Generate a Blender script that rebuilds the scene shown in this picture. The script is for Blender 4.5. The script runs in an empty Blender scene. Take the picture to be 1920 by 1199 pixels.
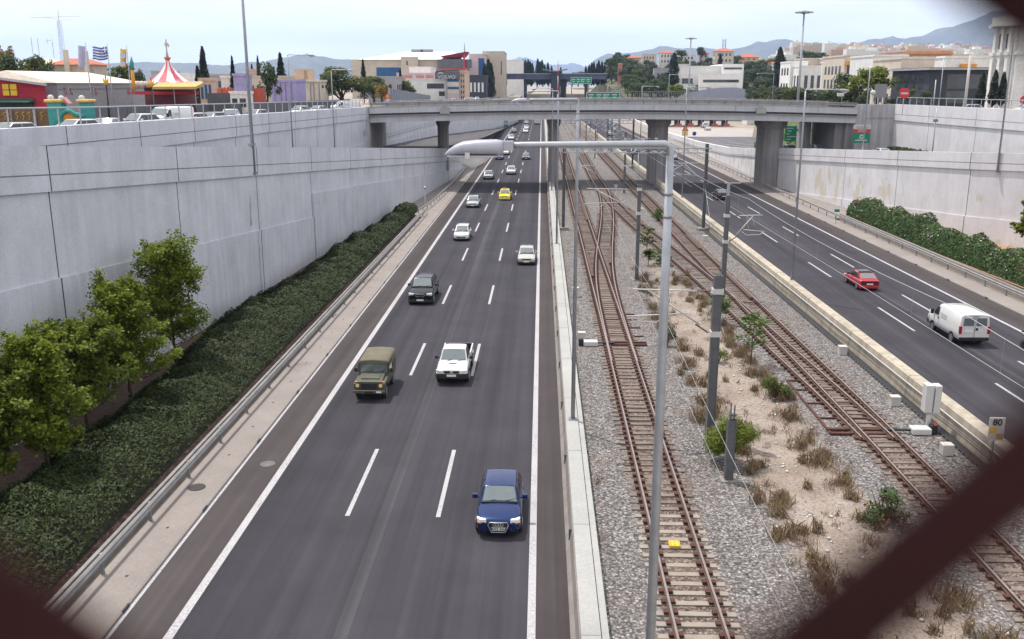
import bpy, bmesh, math, random
import numpy as np
from mathutils import Vector, Matrix
random.seed(7); RNG = np.random.default_rng(7)
C = bpy.context.scene.collection
SC = bpy.context.scene
R = math.radians

# ---------------------------------------------------------------- camera
FPX, CX, CY, HZ, CAMZ = 1750., 960., 599.5, 158., 16.5
PIT = math.atan((CY-HZ)/FPX); YAW = math.atan(56*math.cos(PIT)/FPX)
cam = bpy.data.cameras.new('camera'); camo = bpy.data.objects.new('camera', cam); C.objects.link(camo)
camo.location = (0, 0, CAMZ); camo.rotation_euler = (math.pi/2-PIT, 0, YAW)
cam.sensor_width = 36; cam.lens = 36*FPX/1920; cam.clip_start = .01; cam.clip_end = 20000
cam.dof.use_dof = True; cam.dof.focus_distance = 70; cam.dof.aperture_fstop = 5.8
SC.camera = camo
# ---------------------------------------------------------------- light
SUN = Vector((-.31, .27, 1)).normalized()
elev = math.asin(SUN.z); az = math.atan2(SUN.x, SUN.y)
w = bpy.data.worlds.new("World"); SC.world = w; w.use_nodes = True
nt = w.node_tree; bg = nt.nodes['Background']
sky = nt.nodes.new('ShaderNodeTexSky'); sky.sky_type = 'NISHITA'; sky.sun_disc = False
sky.sun_elevation = elev; sky.sun_rotation = az; sky.air_density = 1.0; sky.dust_density = 1.6; sky.ozone_density = 1.0
# thin high cloud: a milky veil and faint streaks mixed into the sky colour
tc = nt.nodes.new('ShaderNodeTexCoord'); mp = nt.nodes.new('ShaderNodeMapping'); mp.inputs['Scale'].default_value = (1.2, 1.2, 7)
nz = nt.nodes.new('ShaderNodeTexNoise'); nz.inputs['Scale'].default_value = 2.6; nz.inputs['Detail'].default_value = 7; nz.inputs['Roughness'].default_value = .6
cr = nt.nodes.new('ShaderNodeValToRGB'); cr.color_ramp.elements[0].position = .38; cr.color_ramp.elements[0].color = (.62,.62,.62,1)
cr.color_ramp.elements[1].position = .68; cr.color_ramp.elements[1].color = (.97,.97,.97,1)
mx = nt.nodes.new('ShaderNodeMixRGB'); mx.inputs[2].default_value = (9.3, 8.95, 8.95, 1)
L = nt.links.new
L(tc.outputs['Generated'], mp.inputs[0]); L(mp.outputs[0], nz.inputs[0]); L(nz.outputs[0], cr.inputs[0])
L(cr.outputs[0], mx.inputs[0]); L(sky.outputs[0], mx.inputs[1]); L(mx.outputs[0], bg.inputs[0])
bg.inputs[1].default_value = .14
sl = bpy.data.lights.new('sun', 'SUN'); sl.energy = 3.6; sl.angle = R(.6); sl.color = (1, .955, .89)
so = bpy.data.objects.new('sun', sl); C.objects.link(so); so.rotation_euler = (-SUN).to_track_quat('-Z', 'Y').to_euler(); so.location = (-60, 40, 120)
SC.view_settings.view_transform = 'Standard'; SC.view_settings.look = 'None'
SC.view_settings.exposure = .25; SC.view_settings.gamma = 1
SC.cycles.max_bounces = 6; SC.cycles.diffuse_bounces = 3; SC.cycles.glossy_bounces = 3; SC.cycles.transmission_bounces = 4; SC.cycles.volume_bounces = 1
SC.cycles.transparent_max_bounces = 6; SC.cycles.caustics_reflective = False; SC.cycles.caustics_refractive = False

# ---------------------------------------------------------------- pixel helpers (photo pixels -> world)
cp_, sp_, cs_, ss_ = math.cos(PIT), math.sin(PIT), math.cos(YAW), math.sin(YAW)
FW = (-ss_*cp_, cs_*cp_, -sp_); RT = (cs_, ss_, 0); UP = (-ss_*sp_, cs_*sp_, cp_)
def ray(x, y):
    a = (x-CX)/FPX; b = -(y-CY)/FPX
    return [FW[i]+a*RT[i]+b*UP[i] for i in range(3)]
def G(x, y, z=0):
    d = ray(x, y); t = (z-CAMZ)/d[2]; return Vector((d[0]*t, d[1]*t, z))
def D(x, y, Y):
    d = ray(x, y); t = Y/d[1]; return Vector((d[0]*t, Y, CAMZ+d[2]*t))

# ---------------------------------------------------------------- objects
def tag(o, label=None, cat=None, group=None, kind=None):
    if label: o['label'] = label
    if cat: o['category'] = cat
    if group: o['group'] = group
    if kind: o['kind'] = kind
    return o
def thing(name, label, cat, loc=(0,0,0), rz=0, group=None):
    o = bpy.data.objects.new(name, None); C.objects.link(o); o.empty_display_size = .2
    o.location = loc; o.rotation_euler = (0,0,rz)
    return tag(o, label, cat, group)
def kids(o): return [c for c in bpy.data.objects if c.parent == o]
KID = {}
def dup(o, loc=None, rz=None, label=None, group=None, parent=None, mats=None, scale=None):
    c = o.copy(); C.objects.link(c)
    if parent: c.parent = parent
    if loc is not None: c.location = loc
    if rz is not None: c.rotation_euler = (0,0,rz)
    if scale is not None: c.scale = scale if hasattr(scale, '__len__') else (scale,)*3
    if label: c['label'] = label
    if group: c['group'] = group
    if mats and c.type == 'MESH':
        for i, s in enumerate(c.material_slots):
            if s.material is not None and s.material.name in mats:
                nm = s.material.name; s.link = 'OBJECT'; s.material = mats[nm]
    for ch in KID.get(o.name, []):
        dup(ch, parent=c, mats=mats)
    return c
def link(name, me, parent=None):
    o = bpy.data.objects.new(name, me); C.objects.link(o)
    if parent:
        o.parent = parent; KID.setdefault(parent.name, []).append(o)
    return o
class MB:
    def __init__(s): s.v = []; s.f = []; s.m = []; s.sm = []; s.cm = 0; s.cs = False
    def mat(s, i): s.cm = i; return s
    def face(s, idx): s.f.append(tuple(idx)); s.m.append(s.cm); s.sm.append(s.cs)
    def add(s, p): s.v.append(tuple(p)); return len(s.v)-1
    def poly(s, pts): s.face([s.add(p) for p in pts]); return s
    def box(s, x0, x1, y0, y1, z0, z1, rz=0, c=None):
        if c is None: c = ((x0+x1)/2, (y0+y1)/2)
        ca, sa = math.cos(rz), math.sin(rz); n = len(s.v)
        for z in (z0, z1):
            for x, y in ((x0,y0),(x1,y0),(x1,y1),(x0,y1)):
                dx, dy = x-c[0], y-c[1]
                s.v.append((c[0]+dx*ca-dy*sa, c[1]+dx*sa+dy*ca, z))
        for q in ((3,2,1,0),(4,5,6,7),(0,1,5,4),(1,2,6,5),(2,3,7,6),(3,0,4,7)): s.face([n+i for i in q])
        return s
    def tube(s, p0, p1, r0, r1=None, n=8, cap=True):
        if r1 is None: r1 = r0
        return s.path([p0, p1], [r0, r1], n, cap)
    def path(s, pts, r, n=6, cap=True):
        pts = [Vector(p) for p in pts]; k = len(pts)
        rs = list(r) if hasattr(r, '__len__') else [r]*k
        rings = []; ref = None
        for i, p in enumerate(pts):
            t = (pts[min(i+1,k-1)]-pts[max(i-1,0)]).normalized()
            if ref is None: ref = Vector((1,0,0)) if abs(t.x) < .8 else Vector((0,0,1))
            u = t.cross(ref)
            if u.length < 1e-4: u = t.cross(Vector((0,1,0)))
            u.normalize(); ref = u.cross(t); v = t.cross(u)
            rings.append([s.add(p+(u*math.cos(2*math.pi*j/n)+v*math.sin(2*math.pi*j/n))*rs[i]) for j in range(n)])
        o = s.cs; s.cs = n > 4
        for a, b in zip(rings, rings[1:]):
            for j in range(n): s.face((a[j], a[(j+1)%n], b[(j+1)%n], b[j]))
        s.cs = False
        if cap: s.face(rings[0][::-1]); s.face(rings[-1])
        s.cs = o; return s
    def lathe(s, prof, c=(0,0,0), n=12):
        c = Vector(c); rings = []
        for r, z in prof: rings.append([s.add(c+Vector((r*math.cos(2*math.pi*j/n), r*math.sin(2*math.pi*j/n), z))) for j in range(n)])
        o = s.cs; s.cs = True
        for a, b in zip(rings, rings[1:]):
            for j in range(n): s.face((a[j], a[(j+1)%n], b[(j+1)%n], b[j]))
        s.cs = False; s.face(rings[0][::-1]); s.face(rings[-1]); s.cs = o; return s
    def extr(s, pts, vec):
        pts = [Vector(p) for p in pts]; vec = Vector(vec); n = len(pts)
        a = [s.add(p) for p in pts]; b = [s.add(p+vec) for p in pts]
        s.face(a[::-1]); s.face(b)
        for i in range(n): s.face((a[i], a[(i+1)%n], b[(i+1)%n], b[i]))
        return s
    def sweep(s, prof, path, closed=True):
        # prof: list of (offset to the right, z); path: list of (x, y) or (x, y, z)
        k = len(path); rings = []
        for i in range(k):
            a = Vector(path[max(i-1,0)][:2]); b = Vector(path[min(i+1,k-1)][:2]); t = (b-a).normalized()
            nx, ny = t.y, -t.x; z0 = path[i][2] if len(path[i]) > 2 else 0
            pr = prof(i) if callable(prof) else prof
            rings.append([s.add((path[i][0]+nx*u, path[i][1]+ny*u, z0+z)) for u, z in pr])
        n = len(rings[0])
        for a, b in zip(rings, rings[1:]):
            for j in range(n if closed else n-1): s.face((a[j], a[(j+1)%n], b[(j+1)%n], b[j]))
        if closed: s.face(rings[0][::-1]); s.face(rings[-1])
        return s
    def build(s, name, mats, parent=None, bevel=0, subd=0, loc=None, fix=True):
        me = bpy.data.meshes.new(name); me.from_pydata(s.v, [], s.f)
        if not isinstance(mats, (list, tuple)): mats = [mats]
        for m in mats: me.materials.append(m)
        me.polygons.foreach_set('material_index', s.m); me.polygons.foreach_set('use_smooth', s.sm)
        if fix:
            bm = bmesh.new(); bm.from_mesh(me); bmesh.ops.recalc_face_normals(bm, faces=bm.faces); bm.to_mesh(me); bm.free()
        o = link(name, me, parent)
        if loc is not None: o.location = loc
        if bevel:
            b = o.modifiers.new('b', 'BEVEL'); b.width = bevel; b.segments = 2; b.limit_method = 'ANGLE'; b.angle_limit = R(35)
        if subd:
            b = o.modifiers.new('s', 'SUBSURF'); b.levels = subd; b.render_levels = subd
        return o
def at(o, parent):
    """mesh built in world space -> child of an Empty standing somewhere (unrotated)"""
    off = Vector(parent.location); o.data.transform(Matrix.Translation(-off)); return o
def wp(mb, name, mats, parent, **k):   # build a part whose shape is given in world space
    return at(mb.build(name, mats, parent, **k), parent)
def text_mesh(txt, size, ext=.004, bold=0.0):
    c = bpy.data.curves.new('t', 'FONT'); c.body = txt; c.size = size; c.extrude = ext; c.align_x = 'CENTER'; c.align_y = 'CENTER'; c.offset = bold
    c.resolution_u = 3
    o = bpy.data.objects.new('t', c); C.objects.link(o)
    me = bpy.data.meshes.new_from_object(o.evaluated_get(bpy.context.evaluated_depsgraph_get()))
    bpy.data.objects.remove(o); return me
def text(name, txt, size, mat, parent, loc, rot, ext=.004, bold=0.0, sx=1):
    me = text_mesh(txt, size, ext, bold); me.materials.clear(); me.materials.append(mat)
    o = link(name, me, parent); o.location = loc; o.rotation_euler = rot; o.scale = (sx,1,1); return o

# ---------------------------------------------------------------- materials
MATS = {}
def nodes(name):
    m = bpy.data.materials.new(name); m.use_nodes = True; t = m.node_tree
    return m, t, t.nodes['Principled BSDF']
def tex(t, kind, scale=1, detail=4, rough=.55, mscale=None, coord='Object'):
    c = t.nodes.new('ShaderNodeTexCoord'); n = t.nodes.new(kind)
    n.inputs['Scale'].default_value = scale
    if kind == 'ShaderNodeTexNoise': n.inputs['Detail'].default_value = detail; n.inputs['Roughness'].default_value = rough
    if mscale:
        mp = t.nodes.new('ShaderNodeMapping'); mp.inputs['Scale'].default_value = mscale
        t.links.new(c.outputs[coord], mp.inputs[0]); t.links.new(mp.outputs[0], n.inputs['Vector'])
    else: t.links.new(c.outputs[coord], n.inputs['Vector'])
    return n
def ramp(t, src, stops):
    r = t.nodes.new('ShaderNodeValToRGB'); e = r.color_ramp.elements
    while len(e) < len(stops): e.new(.5)
    for i, (p, c) in enumerate(stops):
        e[i].position = p; e[i].color = (c, c, c, 1) if not hasattr(c, '__len__') else (*c, 1)
    t.links.new(src, r.inputs[0]); return r
def mix(t, fac, a, b, mode='MIX'):
    n = t.nodes.new('ShaderNodeMixRGB'); n.blend_type = mode
    for i, v in ((0, fac), (1, a), (2, b)):
        if hasattr(v, 'is_linked'): t.links.new(v, n.inputs[i])
        elif hasattr(v, '__len__'): n.inputs[i].default_value = (*v, 1)
        else: n.inputs[i].default_value = v if i == 0 else (v, v, v, 1)
    return n.outputs[0]
def bump(t, b, src, strength=.3, dist=.02):
    n = t.nodes.new('ShaderNodeBump'); n.inputs['Strength'].default_value = strength; n.inputs['Distance'].default_value = dist
    t.links.new(src, n.inputs['Height']); t.links.new(n.outputs[0], b.inputs['Normal'])
def P(name, c, rough=.7, metal=0, var=.18, scale=3, spec=.4, bmp=0, coat=0, fine=0, mscale=None):
    if name in MATS: return MATS[name]
    m, t, b = nodes(name)
    n = tex(t, 'ShaderNodeTexNoise', scale, 6, .6, mscale)
    lo = tuple(x*(1-var) for x in c); hi = tuple(min(1, x*(1+var)) for x in c)
    col = ramp(t, n.outputs[0], [(.3, lo), (.7, hi)]).outputs[0]
    if fine:
        n2 = tex(t, 'ShaderNodeTexNoise', fine, 2, .5)
        col = mix(t, .35, col, ramp(t, n2.outputs[0], [(.3, .6), (.7, 1.3)]).outputs[0], 'MULTIPLY')
    t.links.new(col, b.inputs['Base Color'])
    b.inputs['Roughness'].default_value = rough; b.inputs['Metallic'].default_value = metal; b.inputs['Specular IOR Level'].default_value = spec
    if coat: b.inputs['Coat Weight'].default_value = coat; b.inputs['Coat Roughness'].default_value = .04
    if bmp: bump(t, b, n.outputs[0], bmp)
    MATS[name] = m; return m
def paint(name, c, metal=0.0, coat=.7):
    return P(name, c, rough=.24, metal=metal, var=.05, scale=6, spec=.4 if coat > .5 else .2, coat=coat)
def emit(name, c, s):
    m, t, b = nodes(name); b.inputs['Base Color'].default_value = (*c, 1); b.inputs['Emission Color'].default_value = (*c, 1); b.inputs['Emission Strength'].default_value = s
    MATS[name] = m; return m
def leafmat(name, c, c2, trans=.25):
    m, t, b = nodes(name)
    g = t.nodes.new('ShaderNodeNewGeometry')
    n = tex(t, 'ShaderNodeTexNoise', .9, 3, .6)
    c0 = tuple(x*.55 for x in c)
    a = ramp(t, g.outputs['Random Per Island'], [(0, c0), (.45, c), (1, c2)]).outputs[0]
    col = mix(t, ramp(t, n.outputs[0], [(.35, 0), (.65, .6)]).outputs[0], a, c2)
    t.links.new(col, b.inputs['Base Color']); b.inputs['Roughness'].default_value = .6; b.inputs['Specular IOR Level'].default_value = .25
    tr = t.nodes.new('ShaderNodeBsdfTranslucent'); t.links.new(col, tr.inputs[0])
    ms = t.nodes.new('ShaderNodeMixShader'); ms.inputs[0].default_value = trans
    out = t.nodes['Material Output']; t.links.new(b.outputs[0], ms.inputs[1]); t.links.new(tr.outputs[0], ms.inputs[2]); t.links.new(ms.outputs[0], out.inputs[0])
    MATS[name] = m; return m
def asphalt(name, c, warm=0):
    m, t, b = nodes(name)
    f = tex(t, 'ShaderNodeTexNoise', 60, 3, .7); g = tex(t, 'ShaderNodeTexNoise', .22, 6, .65)
    s = tex(t, 'ShaderNodeTexNoise', 1.0, 5, .6, (1.1, .012, 1))
    v = tex(t, 'ShaderNodeTexNoise', 7, 4, .8); d = tex(t, 'ShaderNodeTexNoise', .7, 6, .7, (1, .25, 1))
    col = ramp(t, f.outputs[0], [(.3, tuple(x*.72 for x in c)), (.7, tuple(x*1.3 for x in c))]).outputs[0]
    col = mix(t, .8, col, ramp(t, g.outputs[0], [(.3, .84), (.7, 1.16)]).outputs[0], 'MULTIPLY')
    col = mix(t, 1, col, ramp(t, s.outputs[0], [(.3, .72), (.7, 1.28)]).outputs[0], 'MULTIPLY')
    col = mix(t, ramp(t, v.outputs[0], [(.73, 0), (.78, .55)]).outputs[0], col, tuple(x*2.6 for x in c))
    col = mix(t, ramp(t, d.outputs[0], [(.66, 0), (.8, .45)]).outputs[0], col, tuple(x*.55 for x in c))
    t.links.new(col, b.inputs['Base Color']); b.inputs['Roughness'].default_value = .9; b.inputs['Specular IOR Level'].default_value = .12
    bump(t, b, f.outputs[0], .25, .01); MATS[name] = m; return m
def concrete(name, c, stain=.5, patch=None, streak=.4):
    m, t, b = nodes(name)
    f = tex(t, 'ShaderNodeTexNoise', 9, 5, .65); g = tex(t, 'ShaderNodeTexNoise', .35, 6, .6)
    st = tex(t, 'ShaderNodeTexNoise', 1, 6, .65, (1.6, 1.6, .09)); bl = tex(t, 'ShaderNodeTexNoise', .5, 7, .7, (.5, .5, 1.2))
    col = ramp(t, f.outputs[0], [(.3, tuple(x*.9 for x in c)), (.7, tuple(x*1.1 for x in c))]).outputs[0]
    col = mix(t, 1, col, ramp(t, g.outputs[0], [(.3, .88), (.7, 1.08)]).outputs[0], 'MULTIPLY')
    col = mix(t, streak, col, ramp(t, st.outputs[0], [(.4, .62), (.56, 1.05)]).outputs[0], 'MULTIPLY')
    col = mix(t, ramp(t, bl.outputs[0], [(.6, 0), (.78, stain)]).outputs[0], col, tuple(x*.5 for x in (c[0], c[1]*.93, c[2]*.88)))
    if patch:
        v = tex(t, 'ShaderNodeTexNoise', .42, 3, .6, (1, 1, .45)); 
        geo = t.nodes.new('ShaderNodeNewGeometry'); sx = t.nodes.new('ShaderNodeSeparateXYZ'); t.links.new(geo.outputs['Position'], sx.inputs[0])
        zr = ramp(t, sx.outputs[2], [(0, 0), (.05, 1), (.9, 1), (1, 0)])
        mr = t.nodes.new('ShaderNodeMapRange'); mr.inputs[1].default_value = .3; mr.inputs[2].default_value = 5.5
        t.links.new(sx.outputs[2], mr.inputs[0]); t.links.new(mr.outputs[0], zr.inputs[0])
        k = mix(t, 1, ramp(t, v.outputs[0], [(.57, 0), (.61, .6)]).outputs[0], zr.outputs[0], 'MULTIPLY')
        col = mix(t, k, col, patch)
    t.links.new(col, b.inputs['Base Color']); b.inputs['Roughness'].default_value = .85; b.inputs['Specular IOR Level'].default_value = .25
    bump(t, b, f.outputs[0], .15, .02); MATS[name] = m; return m
def gravel(name):
    m, t, b = nodes(name)
    vo = tex(t, 'ShaderNodeTexVoronoi', 11); v2 = tex(t, 'ShaderNodeTexNoise', 28, 2, .6); g = tex(t, 'ShaderNodeTexNoise', .5, 5, .6)
    hs = t.nodes.new('ShaderNodeSeparateColor'); t.links.new(vo.outputs['Color'], hs.inputs[0])
    col = ramp(t, hs.outputs[0], [(0, (.10, .094, .092)), (.4, (.20, .188, .182)), (.8, (.29, .274, .264)), (1, (.46, .44, .43))]).outputs[0]
    col = mix(t, 1, col, ramp(t, v2.outputs[0], [(.3, .65), (.7, 1.2)]).outputs[0], 'MULTIPLY')
    col = mix(t, 1, col, ramp(t, vo.outputs['Distance'], [(.25, 1.05), (.75, .45)]).outputs[0], 'MULTIPLY')
    # pale sandy earth strip between the tracks, ragged edges
    geo = t.nodes.new('ShaderNodeNewGeometry'); sx = t.nodes.new('ShaderNodeSeparateXYZ'); t.links.new(geo.outputs['Position'], sx.inputs[0])
    e = tex(t, 'ShaderNodeTexNoise', .55, 6, .65)
    def mth(op, a, b_):
        n = t.nodes.new('ShaderNodeMath'); n.operation = op
        for i, q in enumerate((a, b_)):
            if hasattr(q, 'is_linked'): t.links.new(q, n.inputs[i])
            else: n.inputs[i].default_value = q
        return n.outputs[0]
    # centre line x = 10.6 - .012*(y-50), half width ~2
    cx = mth('SUBTRACT', 11.05, mth('MULTIPLY', mth('SUBTRACT', sx.outputs[1], 30), .012))
    dd = mth('ABSOLUTE', mth('SUBTRACT', sx.outputs[0], cx), 0)
    dd = mth('ADD', dd, mth('MULTIPLY', mth('SUBTRACT', e.outputs[0], .5), 4.2))
    fade = mth('MULTIPLY', mth('MAXIMUM', mth('SUBTRACT', sx.outputs[1], 68), 0), .12)
    dd = mth('ADD', dd, fade)
    sand = ramp(t, e.outputs[0], [(.3, (.21, .165, .13)), (.5, (.31, .255, .21)), (.7, (.38, .325, .28))]).outputs[0]
    sand = mix(t, 1, sand, ramp(t, v2.outputs[0], [(.3, .8), (.7, 1.12)]).outputs[0], 'MULTIPLY')
    mr = t.nodes.new('ShaderNodeMapRange'); mr.inputs[1].default_value = 1.5; mr.inputs[2].default_value = 2.5; mr.inputs[3].default_value = 1; mr.inputs[4].default_value = 0
    t.links.new(dd, mr.inputs[0])
    k = mix(t, 1, mr.outputs[0], ramp(t, hs.outputs[1], [(.1, .35), (.5, 1)]).outputs[0], 'MULTIPLY')
    col = mix(t, k, col, sand)
    # rusty dust around the rails
    for c0, sl in ((4.97, .0013), (16.15, -.0085)):
        tr_ = mth('ABSOLUTE', mth('SUBTRACT', sx.outputs[0], mth('ADD', c0, mth('MULTIPLY', sx.outputs[1], sl))), 0)
        tr_ = mth('ADD', tr_, mth('MULTIPLY', mth('SUBTRACT', e.outputs[0], .5), .9))
        m2 = t.nodes.new('ShaderNodeMapRange'); m2.inputs[1].default_value = .75; m2.inputs[2].default_value = 1.35; m2.inputs[3].default_value = .62; m2.inputs[4].default_value = 0
        t.links.new(tr_, m2.inputs[0]); col = mix(t, m2.outputs[0], col, mix(t, 1, col, (.80, .56, .44), 'MULTIPLY'))
    col = mix(t, ramp(t, g.outputs[0], [(.45, 0), (.75, .4)]).outputs[0], col, (.19, .13, .10))
    t.links.new(col, b.inputs['Base Color']); b.inputs['Roughness'].default_value = .95; b.inputs['Specular IOR Level'].default_value = .15
    bump(t, b, vo.outputs['Distance'], .8, -.05); MATS[name] = m; return m

M = {}
M['asphalt'] = asphalt('asphalt', (.046, .0435, .052))
M['shoulder'] = asphalt('shoulder_asphalt', (.064, .055, .055))
def worn_paint(name):
    m, t, b = nodes(name); n = tex(t,'ShaderNodeTexNoise',9,5,.7); g = tex(t,'ShaderNodeTexNoise',.5,3,.6)
    k = mix(t,1,ramp(t,n.outputs[0],[(.44,0),(.62,.75)]).outputs[0],ramp(t,g.outputs[0],[(.35,.25),(.7,1)]).outputs[0],'MULTIPLY')
    col = mix(t,k,(.42,.41,.42),(.15,.145,.155)); t.links.new(col,b.inputs['Base Color']); b.inputs['Roughness'].default_value = .85; b.inputs['Specular IOR Level'].default_value = .15
    MATS[name] = m; return m
M['paint_line'] = worn_paint('road_paint')
M['wall'] = concrete('wall_concrete', (.545, .565, .605), .26, streak=.17)
M['wall_low'] = concrete('wall_concrete_lower', (.53, .55, .59), .32, streak=.26)
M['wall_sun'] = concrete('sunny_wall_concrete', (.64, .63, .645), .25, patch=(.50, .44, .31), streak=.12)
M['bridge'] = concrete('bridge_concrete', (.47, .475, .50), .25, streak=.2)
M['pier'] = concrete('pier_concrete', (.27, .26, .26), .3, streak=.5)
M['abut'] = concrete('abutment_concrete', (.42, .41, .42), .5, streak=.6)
M['barrier'] = concrete('barrier_dark_concrete', (.25, .225, .21), .5)
M['cap'] = concrete('barrier_cap_concrete', (.34, .34, .325), .3, streak=.1)
M['cream'] = concrete('cream_barrier_concrete', (.40, .355, .285), .35, streak=.55)
M['kerb'] = concrete('kerb_concrete', (.25, .222, .204), .95, streak=.1)
M['joint'] = P('joint_seal', (.05, .05, .055), .9, var=.3)
M['line'] = P('wall_groove', (.16, .16, .17), .9, var=.3)
M['galv'] = P('galvanised_steel', (.36, .38, .41), .5, .55, var=.12, scale=5)
M['galvd'] = P('dull_galvanised_steel', (.22, .23, .25), .55, .4, var=.15, scale=4)
M['mast'] = P('mast_steel', (.12, .125, .135), .6, .3, var=.2)
M['rail_steel'] = P('guard_rail_steel', (.27, .265, .26), .6, .2, var=.2, scale=2)
M['white'] = P('white_plastic', (.52, .52, .51), .6, var=.06)
M['offwhite'] = P('offwhite_render', (.48, .46, .43), .85, var=.12, scale=.6)
M['black'] = P('black_plastic', (.02, .02, .022), .55, var=.2)
M['rubber'] = P('tyre_rubber', (.022, .022, .024), .85, var=.2)
M['alloy'] = P('wheel_alloy', (.45, .46, .48), .35, .7, var=.1)
M['glass'] = P('car_glass', (.13, .16, .165), .06, 0, var=.1, spec=1.0)  # grey-teal base colour is raised to stand in for reflected sky
M['dglass'] = P('dark_glass', (.02, .023, .028), .07, 0, var=.2, spec=.8)
M['lens'] = P('headlamp_lens', (.8, .82, .84), .3, .0, var=.1, spec=.8)
M['redlens'] = P('tail_lamp_lens', (.32, .015, .02), .25, var=.1)
M['amber'] = P('amber_lens', (.75, .22, .03), .3, var=.1)
M['plate'] = P('number_plate', (.75, .75, .72), .5, var=.03)
M['ballast'] = gravel('track_ballast')
M['planter'] = concrete('planter_concrete', (.26,.25,.24), .5)
M['seam'] = asphalt('seam_asphalt', (.062,.060,.068))
M['soil'] = P('dark_red_soil', (.075, .047, .036), .95, var=.35, scale=2.5, bmp=.6, fine=14)
M['soil2'] = P('orange_soil', (.34, .21, .13), .95, var=.3, scale=1.5, bmp=.4, fine=10)
M['rust'] = P('rusty_rail_steel', (.10, .058, .044), .75, .3, var=.3, scale=8)
M['railtop'] = P('worn_rail_head', (.30, .25, .23), .4, .6, var=.15, scale=3)
M['sleeper'] = P('weathered_sleeper', (.165, .13, .108), .9, var=.3, scale=1.3, fine=12)
M['sleeper2'] = P('pale_concrete_sleeper', (.26, .228, .19), .9, var=.15, scale=2)
M['clip'] = P('rusty_clip', (.075, .028, .02), .85, var=.3)
M['earth'] = P('dry_ground', (.30, .26, .21), .95, var=.3, scale=.06, fine=1.2)
M['street'] = asphalt('street_asphalt', (.09, .088, .09))
M['plaza'] = asphalt('plaza_asphalt', (.13, .127, .135))
M['plaza2'] = P('plaza_concrete', (.36, .335, .315), .9, var=.1, scale=.2, fine=3)
M['bark'] = P('tree_bark', (.07, .05, .038), .95, var=.35, scale=6, bmp=.5)
M['leaf'] = leafmat('maple_leaf', (.08, .138, .015), (.255, .305, .03), .4)
M['leafd'] = leafmat('maple_leaf_dark', (.062, .11, .014), (.21, .25, .026), .38)
M['hedge'] = leafmat('hedge_leaf', (.017, .029, .006), (.040, .058, .011), .1)
M['oleander'] = leafmat('oleander_leaf', (.04, .08, .024), (.085, .14, .04), .2)
M['petal'] = P('white_petal', (.8, .78, .76), .7, var=.05)
M['petalr'] = P('pink_petal', (.55, .10, .12), .7, var=.1)
M['pine'] = leafmat('pine_needles', (.035, .062, .022), (.075, .105, .035), .1)
M['cypress'] = leafmat('cypress_scale', (.010, .018, .009), (.022, .034, .015), .05)
M['broad'] = leafmat('broad_leaf', (.055, .085, .02), (.13, .15, .03), .25)
M['olive'] = leafmat('olive_leaf', (.06, .075, .04), (.12, .13, .08), .15)
M['yellowleaf'] = leafmat('autumn_leaf', (.19, .13, .022), (.33, .21, .04), .25)
M['bright'] = leafmat('bright_leaf', (.10, .14, .015), (.2, .24, .03), .3)
M['drygrass'] = leafmat('dry_grass', (.17, .115, .068), (.31, .235, .14), .2)
M['drygrass2'] = leafmat('dead_weed', (.12, .07, .045), (.22, .13, .08), .1)
M['shrub'] = leafmat('young_shrub_leaf', (.05, .11, .02), (.13, .2, .035), .3)
M['rock'] = P('mountain_scrub', (.10, .095, .07), .95, var=.3, scale=.004, fine=.03)
M['roofred'] = P('red_roof_tile', (.42, .13, .08), .85, var=.25, scale=1)
M['green_sign'] = P('green_sign_face', (.0, .22, .12), .5, var=.05)
M['sign_blue'] = P('blue_sign_face', (.02, .06, .3), .5, var=.05)
M['red'] = P('sign_red', (.55, .03, .04), .5, var=.05)
M['orange'] = P('sign_orange', (.85, .25, .02), .5, var=.05)
M['yellow'] = P('sign_yellow', (.66, .42, .03), .5, var=.08)
M['maroon'] = P('maroon_paint', (.027, .0105, .0105), .9, var=.2, scale=30, spec=.05)
M['insul'] = P('ceramic_insulator', (.12, .08, .06), .4, var=.2)
M['lampglass'] = P('lamp_bowl_glass', (.62, .65, .68), .25, var=.05)
M['wire'] = P('copper_wire', (.34, .34, .34), .5, .5, var=.1)
M['lampshell'] = P('lamp_shell', (.36, .37, .42), .42, .2, var=.08, scale=4)
# ================================================================ ground, roads, walls
def struct(name, mb, m, **k): return tag(mb.build(name, m, **k), kind='structure')
def zs_left(y): return 12.55 - .0115*(y-66) if y < 150 else max(9.2, 11.6-.0075*(y-150))   # street level, left of the trench
def zr_left(y): return max(.0, 12.9-.062*(y-40)) if y < 140 else max(0.0, 6.7-.0285*(y-140))  # slip road, left
XRL = lambda y: -28.5+.0085*(y-50) if y < 235 else -26.9+(y-235)*.083                        # rear wall, left
XFL = lambda y: -24.7+.0585*(min(y,178)-30.7) + max(0, min(y,178)-110)*.012                                     # front wall, left
ZFL = lambda y: 14.55-.0664*(y-30.7)-max(0,y-176)*.1
def XFR(y):
    P_ = [(0,74),(60,60),(87,50.5),(95,47.5),(101,45.4),(115.5,43.2),(130,41.5),(144,39.9),(154,38.7)]
    for (a,b),(c,d) in zip(P_,P_[1:]):
        if y <= c: return b+(d-b)*(y-a)/(c-a)
    return 38.4
ZFR = lambda y: 6.49+.057*(154-y)
XP = lambda y: 38.4+.0131*(y-153)                                                             # wall under the toll plaza
def ZPW(y):
    P_ = [(150,6.4),(155,6.2),(175,5.06),(200,3.64),(240,2.44),(300,1.56),(380,.95),(700,.9)]
    for (a,b),(c,d) in zip(P_,P_[1:]):
        if y <= c: return b+(d-b)*(y-a)/(c-a)
    return .9
XPR = lambda y: 66 if y < 300 else min(95, 66+(y-300)*.4)                                      # right edge of the plaza cutting
XR = lambda x0, y: x0-.0095*(y-60)                                                            # lines of the right carriageway

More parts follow.
